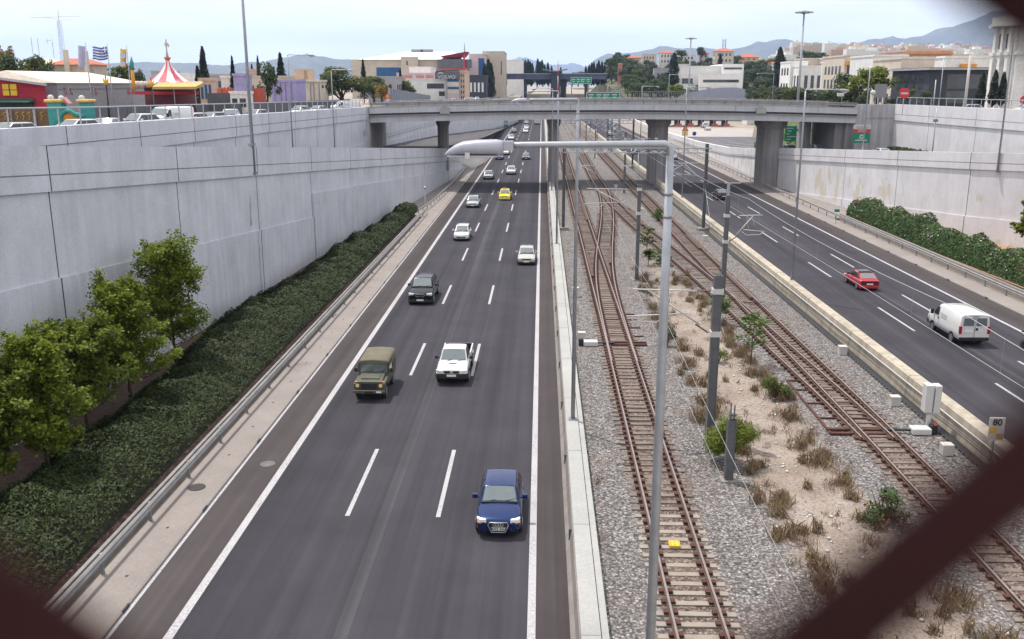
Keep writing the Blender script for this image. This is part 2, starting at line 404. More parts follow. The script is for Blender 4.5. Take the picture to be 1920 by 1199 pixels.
# ---- ground: trench floor plus the two plateaus, one sheet
g = MB()
ys = [-60, 0, 40, 80, 120, 150, 200, 240, 300, 360, 440, 560, 720]
def strip(xa, za, xb, zb, yy, flip=False):
    a = [g.add((xa(y), y, za(y))) for y in yy]; b = [g.add((xb(y), y, zb(y))) for y in yy]
    for i in range(len(yy)-1): g.face((a[i], b[i], b[i+1], a[i+1]))
Zt = lambda y: -.06
zs_right = lambda y: 12.2 if y < 150 else max(8.5, 12.2-.006*(y-150))
XLs = lambda y: XRL(y)-.5 if y < 430 else XRL(430)-.5-(y-430)*.01
strip(XLs, Zt, lambda y: XPR(y) if y > 165 else 56.5, Zt, ys)
strip(lambda y: -9000, zs_left, XLs, zs_left, ys)
strip(XLs, zs_left, XLs, Zt, ys)
ysr = [-60, 0, 40, 80, 120, 150, 166]
strip(lambda y: 56.5, Zt, lambda y: 56.5, zs_right, ysr)
strip(lambda y: 56.5, zs_right, lambda y: 9000, zs_right, ysr)
# beyond the bridge the right side opens into the toll plaza, then rises again
ysq = [166, 200, 240, 300, 360, 440, 560, 720]
strip(XPR, Zt, lambda y: XPR(y)+1.5, lambda y: 9, ysq); strip(lambda y: XPR(y)+1.5, lambda y: 9, lambda y: 9000, lambda y: 10, ysq)
g.poly([(56.5,166,-.06),(9000,166,-.06),(9000,166,12.2),(56.5,166,12.2)])
g.poly([(-18000,720,9.2),(18000,720,9.2),(18000,15500,9.2),(-18000,15500,9.2)])
g.poly([(-60,720,-.06),(100,720,-.06),(100,720,9.2),(-60,720,9.2)])
struct('ground', g, M['earth'])

def ribbon(name, xa, xb, yy, z, m, mb=None):
    q = mb or MB(); zf = z if callable(z) else (lambda y: z)
    a = [q.add((xa(y), y, zf(y))) for y in yy]; b = [q.add((xb(y), y, zf(y))) for y in yy]
    for i in range(len(yy)-1): q.face((a[i], b[i], b[i+1], a[i+1]))
    return q if mb else struct(name, q, m)
K = lambda x: (lambda y: x)
yl = [-20, 60, 150, 260, 400, 719]
ribbon('road', K(-11.42), K(-.12), yl, 0, M['asphalt'])
ribbon('hard_shoulder', K(-13.28), K(-11.42), [-20, 60, 150, 215], 0, M['shoulder'])
ribbon('hard_shoulder', K(-.12), K(1.0), yl, 0, M['shoulder'])
yr = [20, 60, 100, 150, 200, 300, 450, 719]
ribbon('road', lambda y: XR(20.2, y), lambda y: XR(33.15, y), yr, 0, M['asphalt'])
ribbon('hard_shoulder', lambda y: XR(33.15, y), lambda y: XR(35.45, y), yr, 0, M['shoulder'])
# slip road left, dropping from the street to the motorway beyond the bridge
ribbon('slip_road', lambda y: XRL(y)+.2, lambda y: XFL(y)-.4 if y < 170 else min(-13.4, XFL(170)-.4+(y-170)*.08), [20, 40, 90, 140, 170, 200, 235, 300, 375], lambda y: zr_left(y)+.012, M['street'])
ribbon('slip_road', lambda y: -15.4 if y<375 else XRL(y)+.6, K(-11.42), [215, 300, 375, 430, 520], .008, M['asphalt'])
# street at the top of the left wall and the service road beyond the bridge
ribbon('street', lambda y: -45, lambda y: XRL(y)-.75, [-20, 60, 100, 150, 235], lambda y: zs_left(y)+.03, M['street'])
ribbon('street', lambda y: -45+(y-235)*.062, lambda y: XRL(235)-.75+(y-235)*.02, [235, 300, 440, 560, 719], lambda y: zs_left(y)+.03, M['street'])
ribbon('street', K(56.6), K(72), [20, 90, 149], 12.24, M['street'])
# right slip road and toll plaza
zpz = lambda y: ZPW(y)-1.1
ribbon('plaza', lambda y: XP(y)+.4, XPR, [166, 200, 240, 300], lambda y: zpz(y), M['plaza'])
ribbon('plaza_apron', lambda y: XP(y)+.4, XPR, [300, 340, 380, 450, 600], lambda y: zpz(y), M['plaza2'])
ribbon('slip_road', lambda y: XFR(y)+.5, lambda y: 54.6, [60, 90, 100, 120, 140, 154, 166], lambda y: 5.1+.057*(154-y), M['street'])

ribbon('road_seam', K(-6.3), K(-5.85), yl, .004, M['seam'])
ribbon('road_seam', lambda y: XR(27.6,y), lambda y: XR(27.85,y), yr, .004, M['seam'])
# ---- road markings
mk = MB()
def dash(x0, x1, ya, yb, z=.005, fx=None):
    f = fx or (lambda x, y: x); mk.poly([(f(x0,ya),ya,z),(f(x1,ya),ya,z),(f(x1,yb),yb,z),(f(x0,yb),yb,z)])
dash(-11.5, -11.2, -20, 719, .004); dash(-.33, -.07, -20, 719, .004); dash(-13.4, -13.16, 10, 215, .006)
for k in range(40):
    y = 33.55+18.3*k-36.6
    dash(-7.63, -7.45, y, y+6.95); dash(-4.04, -3.86, y, y+6.95)
for k in range(34):
    y = 63.0+18.6*k-37.2
    dash(25.75, 25.92, y, y+7, .005, XR); dash(29.25, 29.42, y+4.5, y+11.5, .005, XR)
for a, b in ((10, 150), (150, 400), (400, 719)): dash(32.98, 33.22, a, b, .008, XR)
dash(20.7, 20.85, 20, 719, .005, XR)
mk.poly([(-25.6,190,zr_left(190)+.03),(-25.4,190,zr_left(190)+.03),(-14.9,372,.04),(-15.2,372,.04)])
struct('road_marking', mk, M['paint_line'])
pm = MB()
for x0, y0, x1, y1 in ((48,268,60,213),(57,268,70,213),(66,268,80,213),(74,270,83,218),(45,262,51,225)):
    pm.poly([(x0,y0,zpz(y0)+.02),(x0+.5,y0,zpz(y0)+.02),(x1+.5,y1,zpz(y1)+.06),(x1,y1,zpz(y1)+.06)])
struct('plaza_marking', pm, M['paint_line'])

# ---- kerb and gutter strip, left and right
k1 = MB(); k1.sweep([(0,-.05),(0,.1),(-.06,.13),(-1.75,.16),(-1.75,-.05)], [(-13.3,y) for y in (-20,40,100,160,205)])
struct('kerb_strip', k1, M['kerb'])
kp = MB()
for i in range(44):
    y = 14+i*3.6; kp.box(-14.15,-14.05,y,y+.12,.1,.151)
for i in range(14):
    y = 19+i*7.3; kp.box(-13.44,-13.285,y,y+.5,.02,.12)
struct('kerb_drain', kp, M['joint'])
tag(MB().lathe([(.36,.15),(.36,.166),(.3,.168)], (-14.3,35.7,0), 20).build('manhole_cover', P('iron_cover',(.05,.043,.04),.85,var=.3)), 'round dark manhole cover in the kerb strip', 'manhole')
tag(MB().lathe([(.34,.004),(.34,.009)], (-12.15,38.6,0), 20).build('manhole_cover', P('worn_cover',(.13,.12,.118),.85,var=.3)), 'worn grey manhole cover in the hard shoulder beside the left solid line', 'manhole')
k2 = MB(); k2.sweep([(0,-.05),(0,.1),(.06,.13),(1.95,.16),(1.95,-.05)], [(XR(35.45,y),y) for y in (20,60,100,160,240,400,700)])
struct('kerb_strip', k2, M['kerb'])
kp = MB()
for i in range(26):
    y = 24+i*7; x = XR(35.45, y); kp.box(x-.01,x+.16,y,y+.5,.02,.13)
struct('kerb_drain', kp, M['joint'])

# ---- big retaining walls
def wall(name, label, X, Z, groove, over, ledge, joints, ys_, side, mats, thick=.6, base=-.3, lamps=()):
    """side +1: visible face looks to +x"""
    t = thing(name, label, 'wall', (X(ys_[0]), ys_[0], 0)); s = side
    def ys_in(a, b): return [a]+[y for y in ys_ if a < y < b]+[b]
    up = MB(); lo = MB(); cp = MB(); ln = MB(); jn = MB(); y0, y1 = ys_[0], ys_[-1]
    def band(mb, zl, zh, off):
        n = len(mb.v)
        for y in ys_: mb.v += [(X(y)+s*off, y, zl(y)), (X(y)+s*off, y, zh(y)), (X(y)-s*thick, y, zh(y)), (X(y)-s*thick, y, zl(y))]
        k = len(ys_)
        for i in range(k-1):
            a, b = n+4*i, n+4*(i+1)
            for j in range(4): mb.face((a+j, a+(j+1)%4, b+(j+1)%4, b+j))
        mb.face([n,n+1,n+2,n+3]); mb.face([n+4*(k-1)+j for j in range(4)])
    band(cp, lambda y: Z(y)+over, Z, .16)
    band(up, lambda y: min(Z(y)+ledge, Z(y)+over-.05), lambda y: Z(y)+over, 0.0)
    lowt = lambda y: max(base+.05, Z(y)+ledge)
    band(lo, K(base), lowt, .12)
    wp(cp, 'parapet', mats[0], t); wp(up, 'upper_wall', mats[0], t); wp(lo, 'lower_wall', mats[1], t)
    if groove is not None:
        for a, b in zip(ys_, ys_[1:]):
            ln.extr([(X(a)+s*.1,a,Z(a)+groove-.03),(X(a)+s*.166,a,Z(a)+groove-.03),(X(a)+s*.166,a,Z(a)+groove+.03),(X(a)+s*.1,a,Z(a)+groove+.03)], (X(b)-X(a), b-a, Z(b)-Z(a)))
        wp(ln, 'groove', M['line'], t)
    for y in joints:
        x = X(y)
        jn.box(x-.02 if s>0 else x-.168, x+.168 if s>0 else x+.02, y-.04, y+.04, Z(y)+over+.01, Z(y)+.004)
        jn.box(x-.1 if s>0 else x-.007, x+.007 if s>0 else x+.1, y-.04, y+.04, lowt(y), Z(y)+over-.005)
        jn.box(x-.1 if s>0 else x-.127, x+.127 if s>0 else x+.1, y-.05, y+.05, base+.1, lowt(y)-.005)
    wp(jn, 'movement_joint', M['joint'], t)
    return t
ysf = [5,16.7,30.7,44.7,58.7,72.7,86.7,100.7,114.7,128.7,142.7,156.7,170.7,180,196,212]
fw = wall('retaining_wall', 'tall grey wall behind the left hedge, its top sloping down towards the bridge', XFL, ZFL, -1.37, -2.18, -6.45, ysf[2:-1], ysf, 1, (M['wall'], M['wall_low']))
led = MB()
for a, b in zip(ysf[6:-1], ysf[7:]):
    f = lambda y: 6.6-.061*(y-86.7)
    n = [led.add((XFL(y)+o, y, z)) for y in (a, b) for o, z in ((.0, -.3), (.24, -.3), (.24, max(0,f(y))), (.0, max(0,f(y))+.0))]
    for j in range(4): led.face((n[j], n[(j+1)%4], n[4+(j+1)%4], n[4+j]))
    if a == ysf[6]: led.face(n[:4])
wp(led, 'ledge', M['wall_low'], fw)
st = MB()
for y, z0, z1, wd in ((71.2,5.9,8.1,.4),(72.1,.5,5.3,.3)):
    x = XFL(y)+(.004 if z0 > 5.5 else .125); st.poly([(x,y-wd,z0),(x,y+wd,z0),(x+.002,y+wd*.4,z1),(x+.002,y-wd*.4,z1)])
wp(st, 'dirt_streak', P('wall_dirt', (.40,.395,.40), .95, var=.3, scale=2), fw)
ysb = [20,35,45.5,55.8,66,76.3,86.6,96.9,107.2,117.5,127.8,138.1,150]
zpl = lambda y: 13.95-.0114*(y-66) if y > 60 else 14.02+.017*(60-y)
wall('retaining_wall', 'upper grey wall on the far side of the left slip road, under the street railing', XRL, zpl, -1.06, -1.9, -5.5, ysb[1:-1], ysb, 1, (M['wall'], M['wall_low']), base=-.3)
ysq = [150.2+i*5.2 for i in range(16)]+[235,262,290,325,360,400,430]
wall('retaining_wall', 'ribbed grey wall beyond the bridge on the far left of the slip road', XRL, lambda y: min(12.9, zs_left(y)+1.0) if y < 235 else zs_left(y)+1, -4.6, -5.0, -6, ysq[1:], ysq, 1, (M['wall_low'], M['wall_low']))
ysr_ = [60,73,87,95,101,115.5,130,144,154.5]
wall('retaining_wall', 'sunlit white concrete wall on the right with beige patches behind the oleander hedge', XFR, ZFR, -1.05, -1.75, -6.7, [87,101,115.5,130], ysr_, -1, (M['wall_sun'], M['wall_sun']))
ysrr = [60,70,82,96,110,124,138,152]
wall('retaining_wall', 'upper white wall on the right side of the right slip road, under the street railing', lambda y: 55+ (150-y)*.03, lambda y: 13.45+(150-y)*.004, -1.5, -2.4, -7, [82,96,110,124,138], ysrr, -1, (M['wall_sun'], M['wall_sun']))
ysp = [154.6,165,175,187,200,214,228,242,256,270,300,340,400,500,700]
wall('retaining_wall', 'low white wall curving down beside the right carriageway below the toll plaza', XP, ZPW, -1.3, -1.5, -9, ysp[1:11], ysp, -1, (M['wall_sun'], M['wall_sun']))

# ---- planters in front of the walls
pb = MB(); pb.sweep([(0,-.1),(0,.62),(-.14,.62),(-.14,-.1)], [(-15.35,y) for y in (5,60,118)])
tag(pb.build('planter_kerb', M['planter']), 'low concrete upstand along the foot of the left hedge', 'planter edge')
ribbon('soil', lambda y: max(XFL(y)-.1, -26), K(-15.6), [5, 40, 80, 118], .35, M['soil'])
pr_ = MB(); pr_.sweep([(0,-.1),(0,.75),(.3,.75),(.3,-.1)], [(XR(38.0,y),y) for y in (40,80,118)])
tag(pr_.build('planter_kerb', M['kerb']), 'low concrete upstand along the foot of the oleander hedge', 'planter edge')
ribbon('soil', lambda y: XR(38.25, y), lambda y: XFR(y)+.2, [40, 70, 90, 100, 118], lambda y: .55 if y>100 else .55+(100-y)*.012, M['soil2'])
ribbon('verge', K(-18.6), K(-15.05), [118, 150, 200], .12, M['kerb'])
ribbon('verge', lambda y: XR(37.3, y), lambda y: XFR(y)+.1 if y<154 else XP(y)+.1, [118, 135, 154, 200, 300, 420], .14, M['kerb'])
# ================================================================ bridge over the motorway
YB0, YB1 = 150., 165.6
def zsof(x): return 10.55+.6*(1-((x-11)/38)**2)          # slight camber
br = thing('road_bridge', 'grey concrete road bridge crossing the motorway and the tracks', 'bridge', (11, 150, 0))
xs = [-27.2+i*(76.2/12) for i in range(13)]
girder = MB(); deck = MB(); par = MB(); edge = MB()
def slab(mb, y0, y1, zl, zh):
    n = len(mb.v)
    for x in xs: mb.v += [(x,y0,zsof(x)+zl),(x,y1,zsof(x)+zl),(x,y1,zsof(x)+zh),(x,y0,zsof(x)+zh)]
    for i in range(len(xs)-1):
        a, b = n+4*i, n+4*i+4
        for j in range(4): mb.face((a+j, a+(j+1)%4, b+(j+1)%4, b+j))
    mb.face([n,n+1,n+2,n+3]); m = n+4*(len(xs)-1); mb.face([m,m+1,m+2,m+3])
slab(girder, YB0+.35, YB1-.35, 0, 1.06); slab(deck, YB0, YB1, 1.06, 1.4)
slab(par, YB0-.02, YB0+.3, 1.4, 2.36); slab(par, YB1-.3, YB1+.02, 1.4, 2.36)
slab(edge, YB0-.1, YB0+.34, 2.36, 2.42); slab(edge, YB1-.34, YB1+.1, 2.36, 2.42)
slab(edge, YB0-.06, YB0+.1, 1.02, 1.1)
wp(girder,'girder',M['bridge'],br); wp(deck,'deck',M['asphalt'],br); wp(par,'parapet',M['bridge'],br); wp(edge,'coping',M['cap'],br)
for x in (-21,-8.4,4.5,17.5,30.2,43):
    jb = MB(); jb.box(x-.03,x+.03,YB0-.026,YB0+.02,zsof(x)+1.45,zsof(x)+2.3)
    wp(jb,'joint',M['line'],br)
for x in (-15.2, 34.1):
    lb = MB(); lb.box(x-.75,x+.75,YB0-.4,YB0-.02,zsof(x)+1.12,zsof(x)+2.0); lb.box(x-.3,x-.15,YB0-.3,YB0-.15,zsof(x)+2.0,zsof(x)+2.35); lb.box(x+.1,x+.25,YB0-.3,YB0-.15,zsof(x)+2.0,zsof(x)+2.3)
    wp(lb,'lamp_bracket',M['cap'],br)
for yy, s in ((YB0+.12, 1), (YB1-.12, -1)):
    rl = MB()
    pts = [(x, yy-s*.1, zsof(x)+3.05) for x in xs]; rl.path(pts, .075, 6)
    pts = [(x, yy+s*.35, zsof(x)+2.78) for x in xs]
    for a, b in zip(pts, pts[1:]): rl.extr([(a[0],a[1],a[2]-.16),(a[0],a[1]+.06,a[2]-.16),(a[0],a[1]+.06,a[2]+.16),(a[0],a[1],a[2]+.16)], Vector(b)-Vector(a))
    wp(rl,'guard_rail',M['rail_steel'],br)
    n = 31
    for i in range(n):
        x = -26.9+i*(75.6/(n-1)); ps = MB()
        ps.extr([(x-.09,yy+s*.3,zsof(x)+2.42),(x+.09,yy+s*.3,zsof(x)+2.42),(x+.09,yy-s*.1,zsof(x)+3.05),(x-.09,yy-s*.1,zsof(x)+3.05)], (.0,s*.14,0))
        wp(ps,'rail_post',M['rail_steel'],br)
# piers
def pier(x, w, d, label, cap=1.4, yc=157.8):
    t = thing('bridge_pier', label, 'pier', (x, yc, 0), group='piers under the road bridge')
    def oct_(w_, d_): c = min(w_,d_)*.3; return [(x-w_/2+c,yc-d_/2),(x+w_/2-c,yc-d_/2),(x+w_/2,yc-d_/2+c),(x+w_/2,yc+d_/2-c),(x+w_/2-c,yc+d_/2),(x-w_/2+c,yc+d_/2),(x-w_/2,yc+d_/2-c),(x-w_/2,yc-d_/2+c)]
    zt = zsof(x); cb = MB()
    cb.extr([(a,b,-.2) for a,b in oct_(w,d)], (0,0,zt-cap+.2))
    wp(cb,'column',M['pier'],t)
    c2 = MB(); a = [c2.add((p,q,zt-cap)) for p,q in oct_(w,d)]; b = [c2.add((p,q,zt-cap*.55)) for p,q in oct_(w*1.3,d*1.12)]; e = [c2.add((p,q,zt)) for p,q in oct_(w*1.3,d*1.12)]
    for r1, r2 in ((a,b),(b,e)):
        for j in range(8): c2.face((r1[j], r1[(j+1)%8], r2[(j+1)%8], r2[j]))
    c2.face(a[::-1]); c2.face(e); wp(c2,'pier_cap',M['pier'],t)
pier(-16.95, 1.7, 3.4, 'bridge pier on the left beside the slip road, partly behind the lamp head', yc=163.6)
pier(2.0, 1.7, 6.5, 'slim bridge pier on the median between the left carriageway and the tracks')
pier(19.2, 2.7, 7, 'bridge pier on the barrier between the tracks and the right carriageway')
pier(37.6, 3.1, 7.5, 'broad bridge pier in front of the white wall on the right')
# abutments
ab = thing('bridge_abutment', 'grey abutment block at the left end of the bridge', 'abutment', (-28.5, 150, 0))
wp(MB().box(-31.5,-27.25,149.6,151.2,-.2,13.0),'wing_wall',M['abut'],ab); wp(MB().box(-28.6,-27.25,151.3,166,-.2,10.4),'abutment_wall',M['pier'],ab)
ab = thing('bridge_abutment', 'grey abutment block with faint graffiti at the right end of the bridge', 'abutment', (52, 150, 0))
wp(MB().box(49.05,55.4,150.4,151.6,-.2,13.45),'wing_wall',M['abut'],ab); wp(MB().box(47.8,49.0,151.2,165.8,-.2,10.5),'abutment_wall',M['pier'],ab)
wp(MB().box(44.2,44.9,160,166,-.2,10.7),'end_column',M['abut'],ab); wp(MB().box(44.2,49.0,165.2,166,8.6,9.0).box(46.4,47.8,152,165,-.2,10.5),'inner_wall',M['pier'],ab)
gm = MB()
for i in range(7):
    x = 50.4+i*.62; gm.path([(x,150.39,11.2),(x+.2,150.385,11.5),(x+.3,150.385,11.15),(x+.5,150.39,11.4)],.03,4)
wp(gm,'graffiti',M['line'],ab)
# ================================================================ ballast, tracks, barriers, poles
ribbon('ballast', K(2.1), lambda y: XR(18.75, y), [10, 60, 120, 200, 300, 450, 700], .45, M['ballast'])
def interp(tab, y):
    for (a,b),(c,d) in zip(tab, tab[1:]):
        if y <= c:
            t = max(0,(y-a)/(c-a)); return b+(d-b)*t
    return tab[-1][1]
def smooth(tab, y, w=5): return sum(interp(tab, y+k*w/2) for k in (-2,-1,0,1,2))/5
TL = [(0,4.82),(60,4.98),(120,5.03),(170,5.1),(300,5.5),(500,6.0)]
TC = [(52,4.99),(57,5.02),(71.4,5.2),(80,5.55),(88,6.05),(98,6.85),(105,7.45),(112,8.0),(120,8.55),(131,9.15),(142,9.55),(150,9.62)]
TM = [(38,15.75),(46,15.5),(54,15.02),(62,14.65),(70,14.2),(80,13.55),(88,13.0),(97,12.3),(106,11.4),(113,11.0),(120,10.58),(132,9.92),(145,9.62),(165,9.45),(275,9.7),(370,9.4),(500,9.2)]
TR_ = [(0,16.1),(25,15.95),(45,15.92),(60,15.75),(75,15.5),(95,15.28),(115,15.14),(133,15.0),(150,14.78),(177,14.7),(202,14.45),(300,14.2),(500,13.0)]
def track(label, tab, y0, y1, near, step=.62, sl=2.5, paley=0, dz=0, skip=()):
    t = thing('railway_track', label, 'track', (smooth(tab,y0), y0, .45), group='railway tracks')
    fx = lambda y: smooth(tab, y)
    ys = [y0+(y1-y0)*i/160 for i in range(161)]
    for s in (-1, 1):
        rb = MB(); off = s*.75
        prof = [(-.07,0),(.07,0),(.07,.025),(.018,.05),(.018,.115),(-.018,.115),(-.018,.05),(-.07,.025)]
        rb.sweep([(u+off, z+.08+dz) for u, z in prof], [(fx(y), y, .45) for y in ys])
        rb.mat(1); rb.sweep([(u+off, z+.08+dz) for u, z in ((-.036,.115),(.036,.115),(.036,.158),(-.036,.158))], [(fx(y), y, .45) for y in ys])
        wp(rb, 'rail', [M['rust'], M['railtop']], t)
    k = 0; y = y0+.2; rest = MB(); r = random.Random(int(y0*10)+3)
    while y < y1:
        x = fx(y); dx = (fx(y+.5)-fx(y-.5)); a = -math.atan(dx)
        pale = y < paley
        def one(mb):
            mb.mat(0); L_ = sl/2*(1+.04*r.uniform(-1,1))
            if any(q0 < y < q1 for q0, q1 in skip): L_ = .55
            mb.box(x-L_, x+L_, y-.12, y+.12, .45+r.uniform(-.0,.012), .45+.045+dz+r.uniform(-.03,.02), a, (x,y))
            mb.mat(1)
            for s in (-1,1):
                for q in (-.15,.15):
                    cx, cy = x+s*.75+q, y-(s*.75+q)*dx
                    mb.box(cx-.07,cx+.07,cy-.1,cy+.1,.45+.02+dz,.45+.14+dz)
        ms = [M['sleeper2'] if pale else M['sleeper'], M['clip']]
        if k < near: q = MB(); one(q); wp(q, 'sleeper', ms, t)
        elif y < 230: one(rest)
        else: break
        k += 1; y += step
    if rest.v: tag(wp(rest, 'distant_sleepers', [M['sleeper'], M['clip']], t), kind='stuff')
    return t
t1 = track('straight left track beside the median barrier with pale concrete sleepers in the foreground', TL, 16, 420, 96, paley=33)
wood = MB()
t2 = track('curved crossover track branching right from the left track', TC, 53, 148, 0, dz=.003, skip=((53,88),(120,148)))
t3 = track('middle track curving right past the maple saplings to join the right track', TM, 41, 420, 0, dz=.003, skip=((41,62),))
t4 = track('rusty right track beside the cream barrier', TR_, 16, 420, 96, dz=.0)
# check rails and switch gear belong to the turnout
def guard(tab, y0, y1, off, parent):
    b = MB(); b.sweep([(u+off,z) for u,z in ((-.1,.08),(.1,.08),(.1,.27),(-.1,.27))], [(smooth(tab,y),y,.45) for y in (y0,(y0+y1)/2,y1)]); wp(b,'check_rail',M['rust'],parent)
guard(TL, 78, 91, -.55, t1); guard(TC, 84, 93, .55, t2); guard(TL,112,138,.52,t1); guard(TM,108,122,.5,t3); guard(TR_,92,101,.5,t4); guard(TR_,70,82,.52,t4)
def stretcher(y, tab, x0, x1, parent):
    b = MB(); x = smooth(tab, y)
    for q in (0,.55): b.box(x+x0,x+x1,y+q-.1,y+q+.1,.5,.58)
    b.box(x+x0,x+x0+.12,y,y+8.2,.46,.52); 
    for q in (2.2,4.4,6.6,8.2): b.box(x+x0,x+x1,y+q-.05,y+q+.05,.47,.53)
    wp(b,'switch_rodding',M['clip'],parent)
stretcher(57, TL, -.9, 1.8, t1); stretcher(41.8, TM, -1.9, .9, t4)
def point_machine(x, y, label, s):
    t = thing('point_machine', label, 'point machine', (x,y,.45))
    wp(MB().box(x-.45,x+.45,y-.3,y+.3,.47,.78),'housing',M['white'],t,bevel=.05)
    wp(MB().box(x+s*.46,x+s*1.5,y-.07,y+.07,.6,.68).box(x-s*.75,x-s*.46,y-.16,y+.16,.47,.9),'drive_rod',M['black'],t)
    return t
point_machine(3.2, 57, 'low white point machine beside the left track switch', 1)
pmr = point_machine(18.0, 42.1, 'white point machine with a red end beside the right track switch', -1)
wp(MB().box(18.62,18.72,41.95,42.25,.6,.95),'end_cap',M['red'],pmr)
# yellow balise between the rails
b = thing('balise', 'yellow plate fixed between the rails of the left track', 'balise', (4.85,30.6,.55))
wp(MB().box(4.66,5.06,30.35,30.75,.5,.6),'plate',M['yellow'],b,bevel=.02)
rb_ = MB()
for q in (-.15,0,.15): rb_.box(4.87+q-.03,4.87+q+.03,30.4,30.7,.595,.615)
wp(rb_,'ridges',P('dull_yellow',(.55,.33,.03),.6),b)
# small concrete and white boxes along both sides
BX = [(18.5,55.5,.55,'white lidded cable box on the ballast under the cream barrier, farther from the cabinet'),(18.3,46.2,.5,'white lidded cable box beside the dark trough just behind the signal cabinet'),(18.2,39.6,.5,'white lidded cable box nearest to the speed board'),(2.75,71,.75,'pale concrete box at the foot of the median barrier beyond the switch'),(2.7,58.5,.5,'white cable box beside the point machine at the median barrier'),(17.3,98,.6,'small pale box on the ballast left of the barrier, near the portal mast'),(13.1,121,.5,'little concrete block lying between the middle and right tracks'),(11.9,150,.5,'small white box between the tracks in the bridge shadow')]
for x, y, h, lab in BX:
    t = thing('cable_box', lab, 'cable box', (x,y,.45), group='lineside cable boxes')
    wp(MB().box(x-.24,x+.24,y-.21,y+.21,.44,.45+h*.75),'box',M['offwhite'],t); wp(MB().box(x-.25,x+.25,y-.22,y+.22,.45+h*.75,.45+h),'lid',M['offwhite'],t,bevel=.02)
t = thing('signal_cabinet', 'white signal cabinet on a white post in front of the cream barrier', 'signal cabinet', (18.55,42.6,.45))
wp(MB().tube((18.55,42.6,.45),(18.55,42.6,1.5),.12,n=10).box(18.2,18.95,42.3,42.9,.45,.55),'post',M['white'],t)
wp(MB().box(18.22,18.58,42.35,42.85,1.4,2.75).box(18.62,18.92,42.3,42.8,1.4,2.75),'box',M['white'],t,bevel=.02)
bc = D(1868,805,36.3); x0, zt_ = bc.x, bc.z
t = thing('speed_board', 'white board with the number 80 above yellow and grey squares beside the right track', 'sign', (x0,36.3,.45))
wp(MB().tube((x0,36.38,.4),(x0,36.38,zt_+.3),.035),'post',M['galvd'],t)
wp(MB().box(x0-.31,x0+.31,36.27,36.32,zt_-.45,zt_+.5),'board',M['white'],t)
wp(MB().box(x0-.28,x0-.01,36.26,36.269,zt_-.17,zt_+.1),'yellow_square',M['yellow'],t); wp(MB().box(x0+.01,x0+.28,36.26,36.269,zt_-.43,zt_-.18),'orange_square',P('board_orange',(.55,.3,.12),.6),t)
text('number','80',.38,M['black'],t,(0,-.045,zt_+.29-.45),(R(90),0,0),.004,.01)
# ---- median barrier (left) -- dark sloping face, pale capping, outer strip
mb = thing('median_barrier', 'long concrete median barrier with a dark face and pale capping between left carriageway and tracks', 'barrier', (1.5,60,0))
f = MB(); f.sweep([(.0,-.1),(.0,.22),(.14,.4),(.22,.86),(.5,.86),(.5,-.1)], [(1.0,y) for y in (10,150,400,719)]); wp(f,'face',M['barrier'],mb)
f = MB(); f.sweep([(.26,.87),(.26,1.0),(.84,1.0),(.84,.87)], [(1.0,y) for y in (10,150,400,719)]); wp(f,'capping',M['cap'],mb)
f = MB(); f.sweep([(.87,-.1),(.87,.96),(1.08,.96),(1.08,-.1)], [(1.0,y) for y in (10,150,400,719)]); wp(f,'outer_strip',M['cap'],mb)
f = MB(); f.sweep([(.841,-.1),(.841,.9),(.869,.9),(.869,-.1)], [(1.0,y) for y in (10,150,400,719)]); wp(f,'seam',M['joint'],mb)
jm = MB()
for i in range(24):
    y = 17+i*7.05; jm.box(1.255,1.843,y,y+.03,.9,1.004); jm.box(1.1,1.23,y,y+.05,.3,.8)
wp(jm,'joint',M['line'],mb)
# ---- cream barrier between tracks and right carriageway, dark slotted trough at its foot
cb = thing('cream_barrier', 'stained cream concrete barrier wall between the right track and right carriageway', 'barrier', (20,60,0))
pth = [(XR(20.2,y),y) for y in (12,60,100,150,250,400,719)]
f = MB(); f.sweep([(0,-.1),(0,.75),(-.1,1.5),(-.6,1.5),(-.72,1.46),(-.86,.2),(-1.0,.2),(-1.0,-.1)], pth); wp(f,'wall',M['cream'],cb)
f = MB(); f.path([(x-.84,y,1.16) for x,y in pth],.035,6); wp(f,'pipe',M['white'],cb)
f = MB(); r = random.Random(4); f.path([(XR(20.2,y)-.865,y,.8+.09*math.sin(y*.5)+r.uniform(-.05,.05)) for y in [12+i*2.5 for i in range(70)]],.018,4); wp(f,'cable',M['black'],cb)
jm = MB()
for i in range(20):
    y = 20+i*9.3; x = XR(20.2,y); jm.box(x-.7,x-.05,y,y+.04,1.0,1.505); jm.extr([(x-.73,y,1.44),(x-.6,y,1.44),(x-.6,y,.3),(x-.86,y,.3)],(0,.04,0))
wp(jm,'joint',M['line'],cb)
f = MB(); f.sweep([(-1.05,.3),(-1.05,.54),(-1.1,.57),(-1.42,.57),(-1.46,.54),(-1.46,.3)], pth[:5]); tro = wp(f,'trough_cover',M['black'],cb)
sl_ = MB()
tro.name = 'trough_cover'
for i in range(240):
    y = 16+i*.42; x = XR(20.2,y)-1.47; sl_.box(x-.03,x,y,y+.2,.4,.53)
tag(wp(sl_,'trough_ribs',M['mast'],cb), kind='stuff')

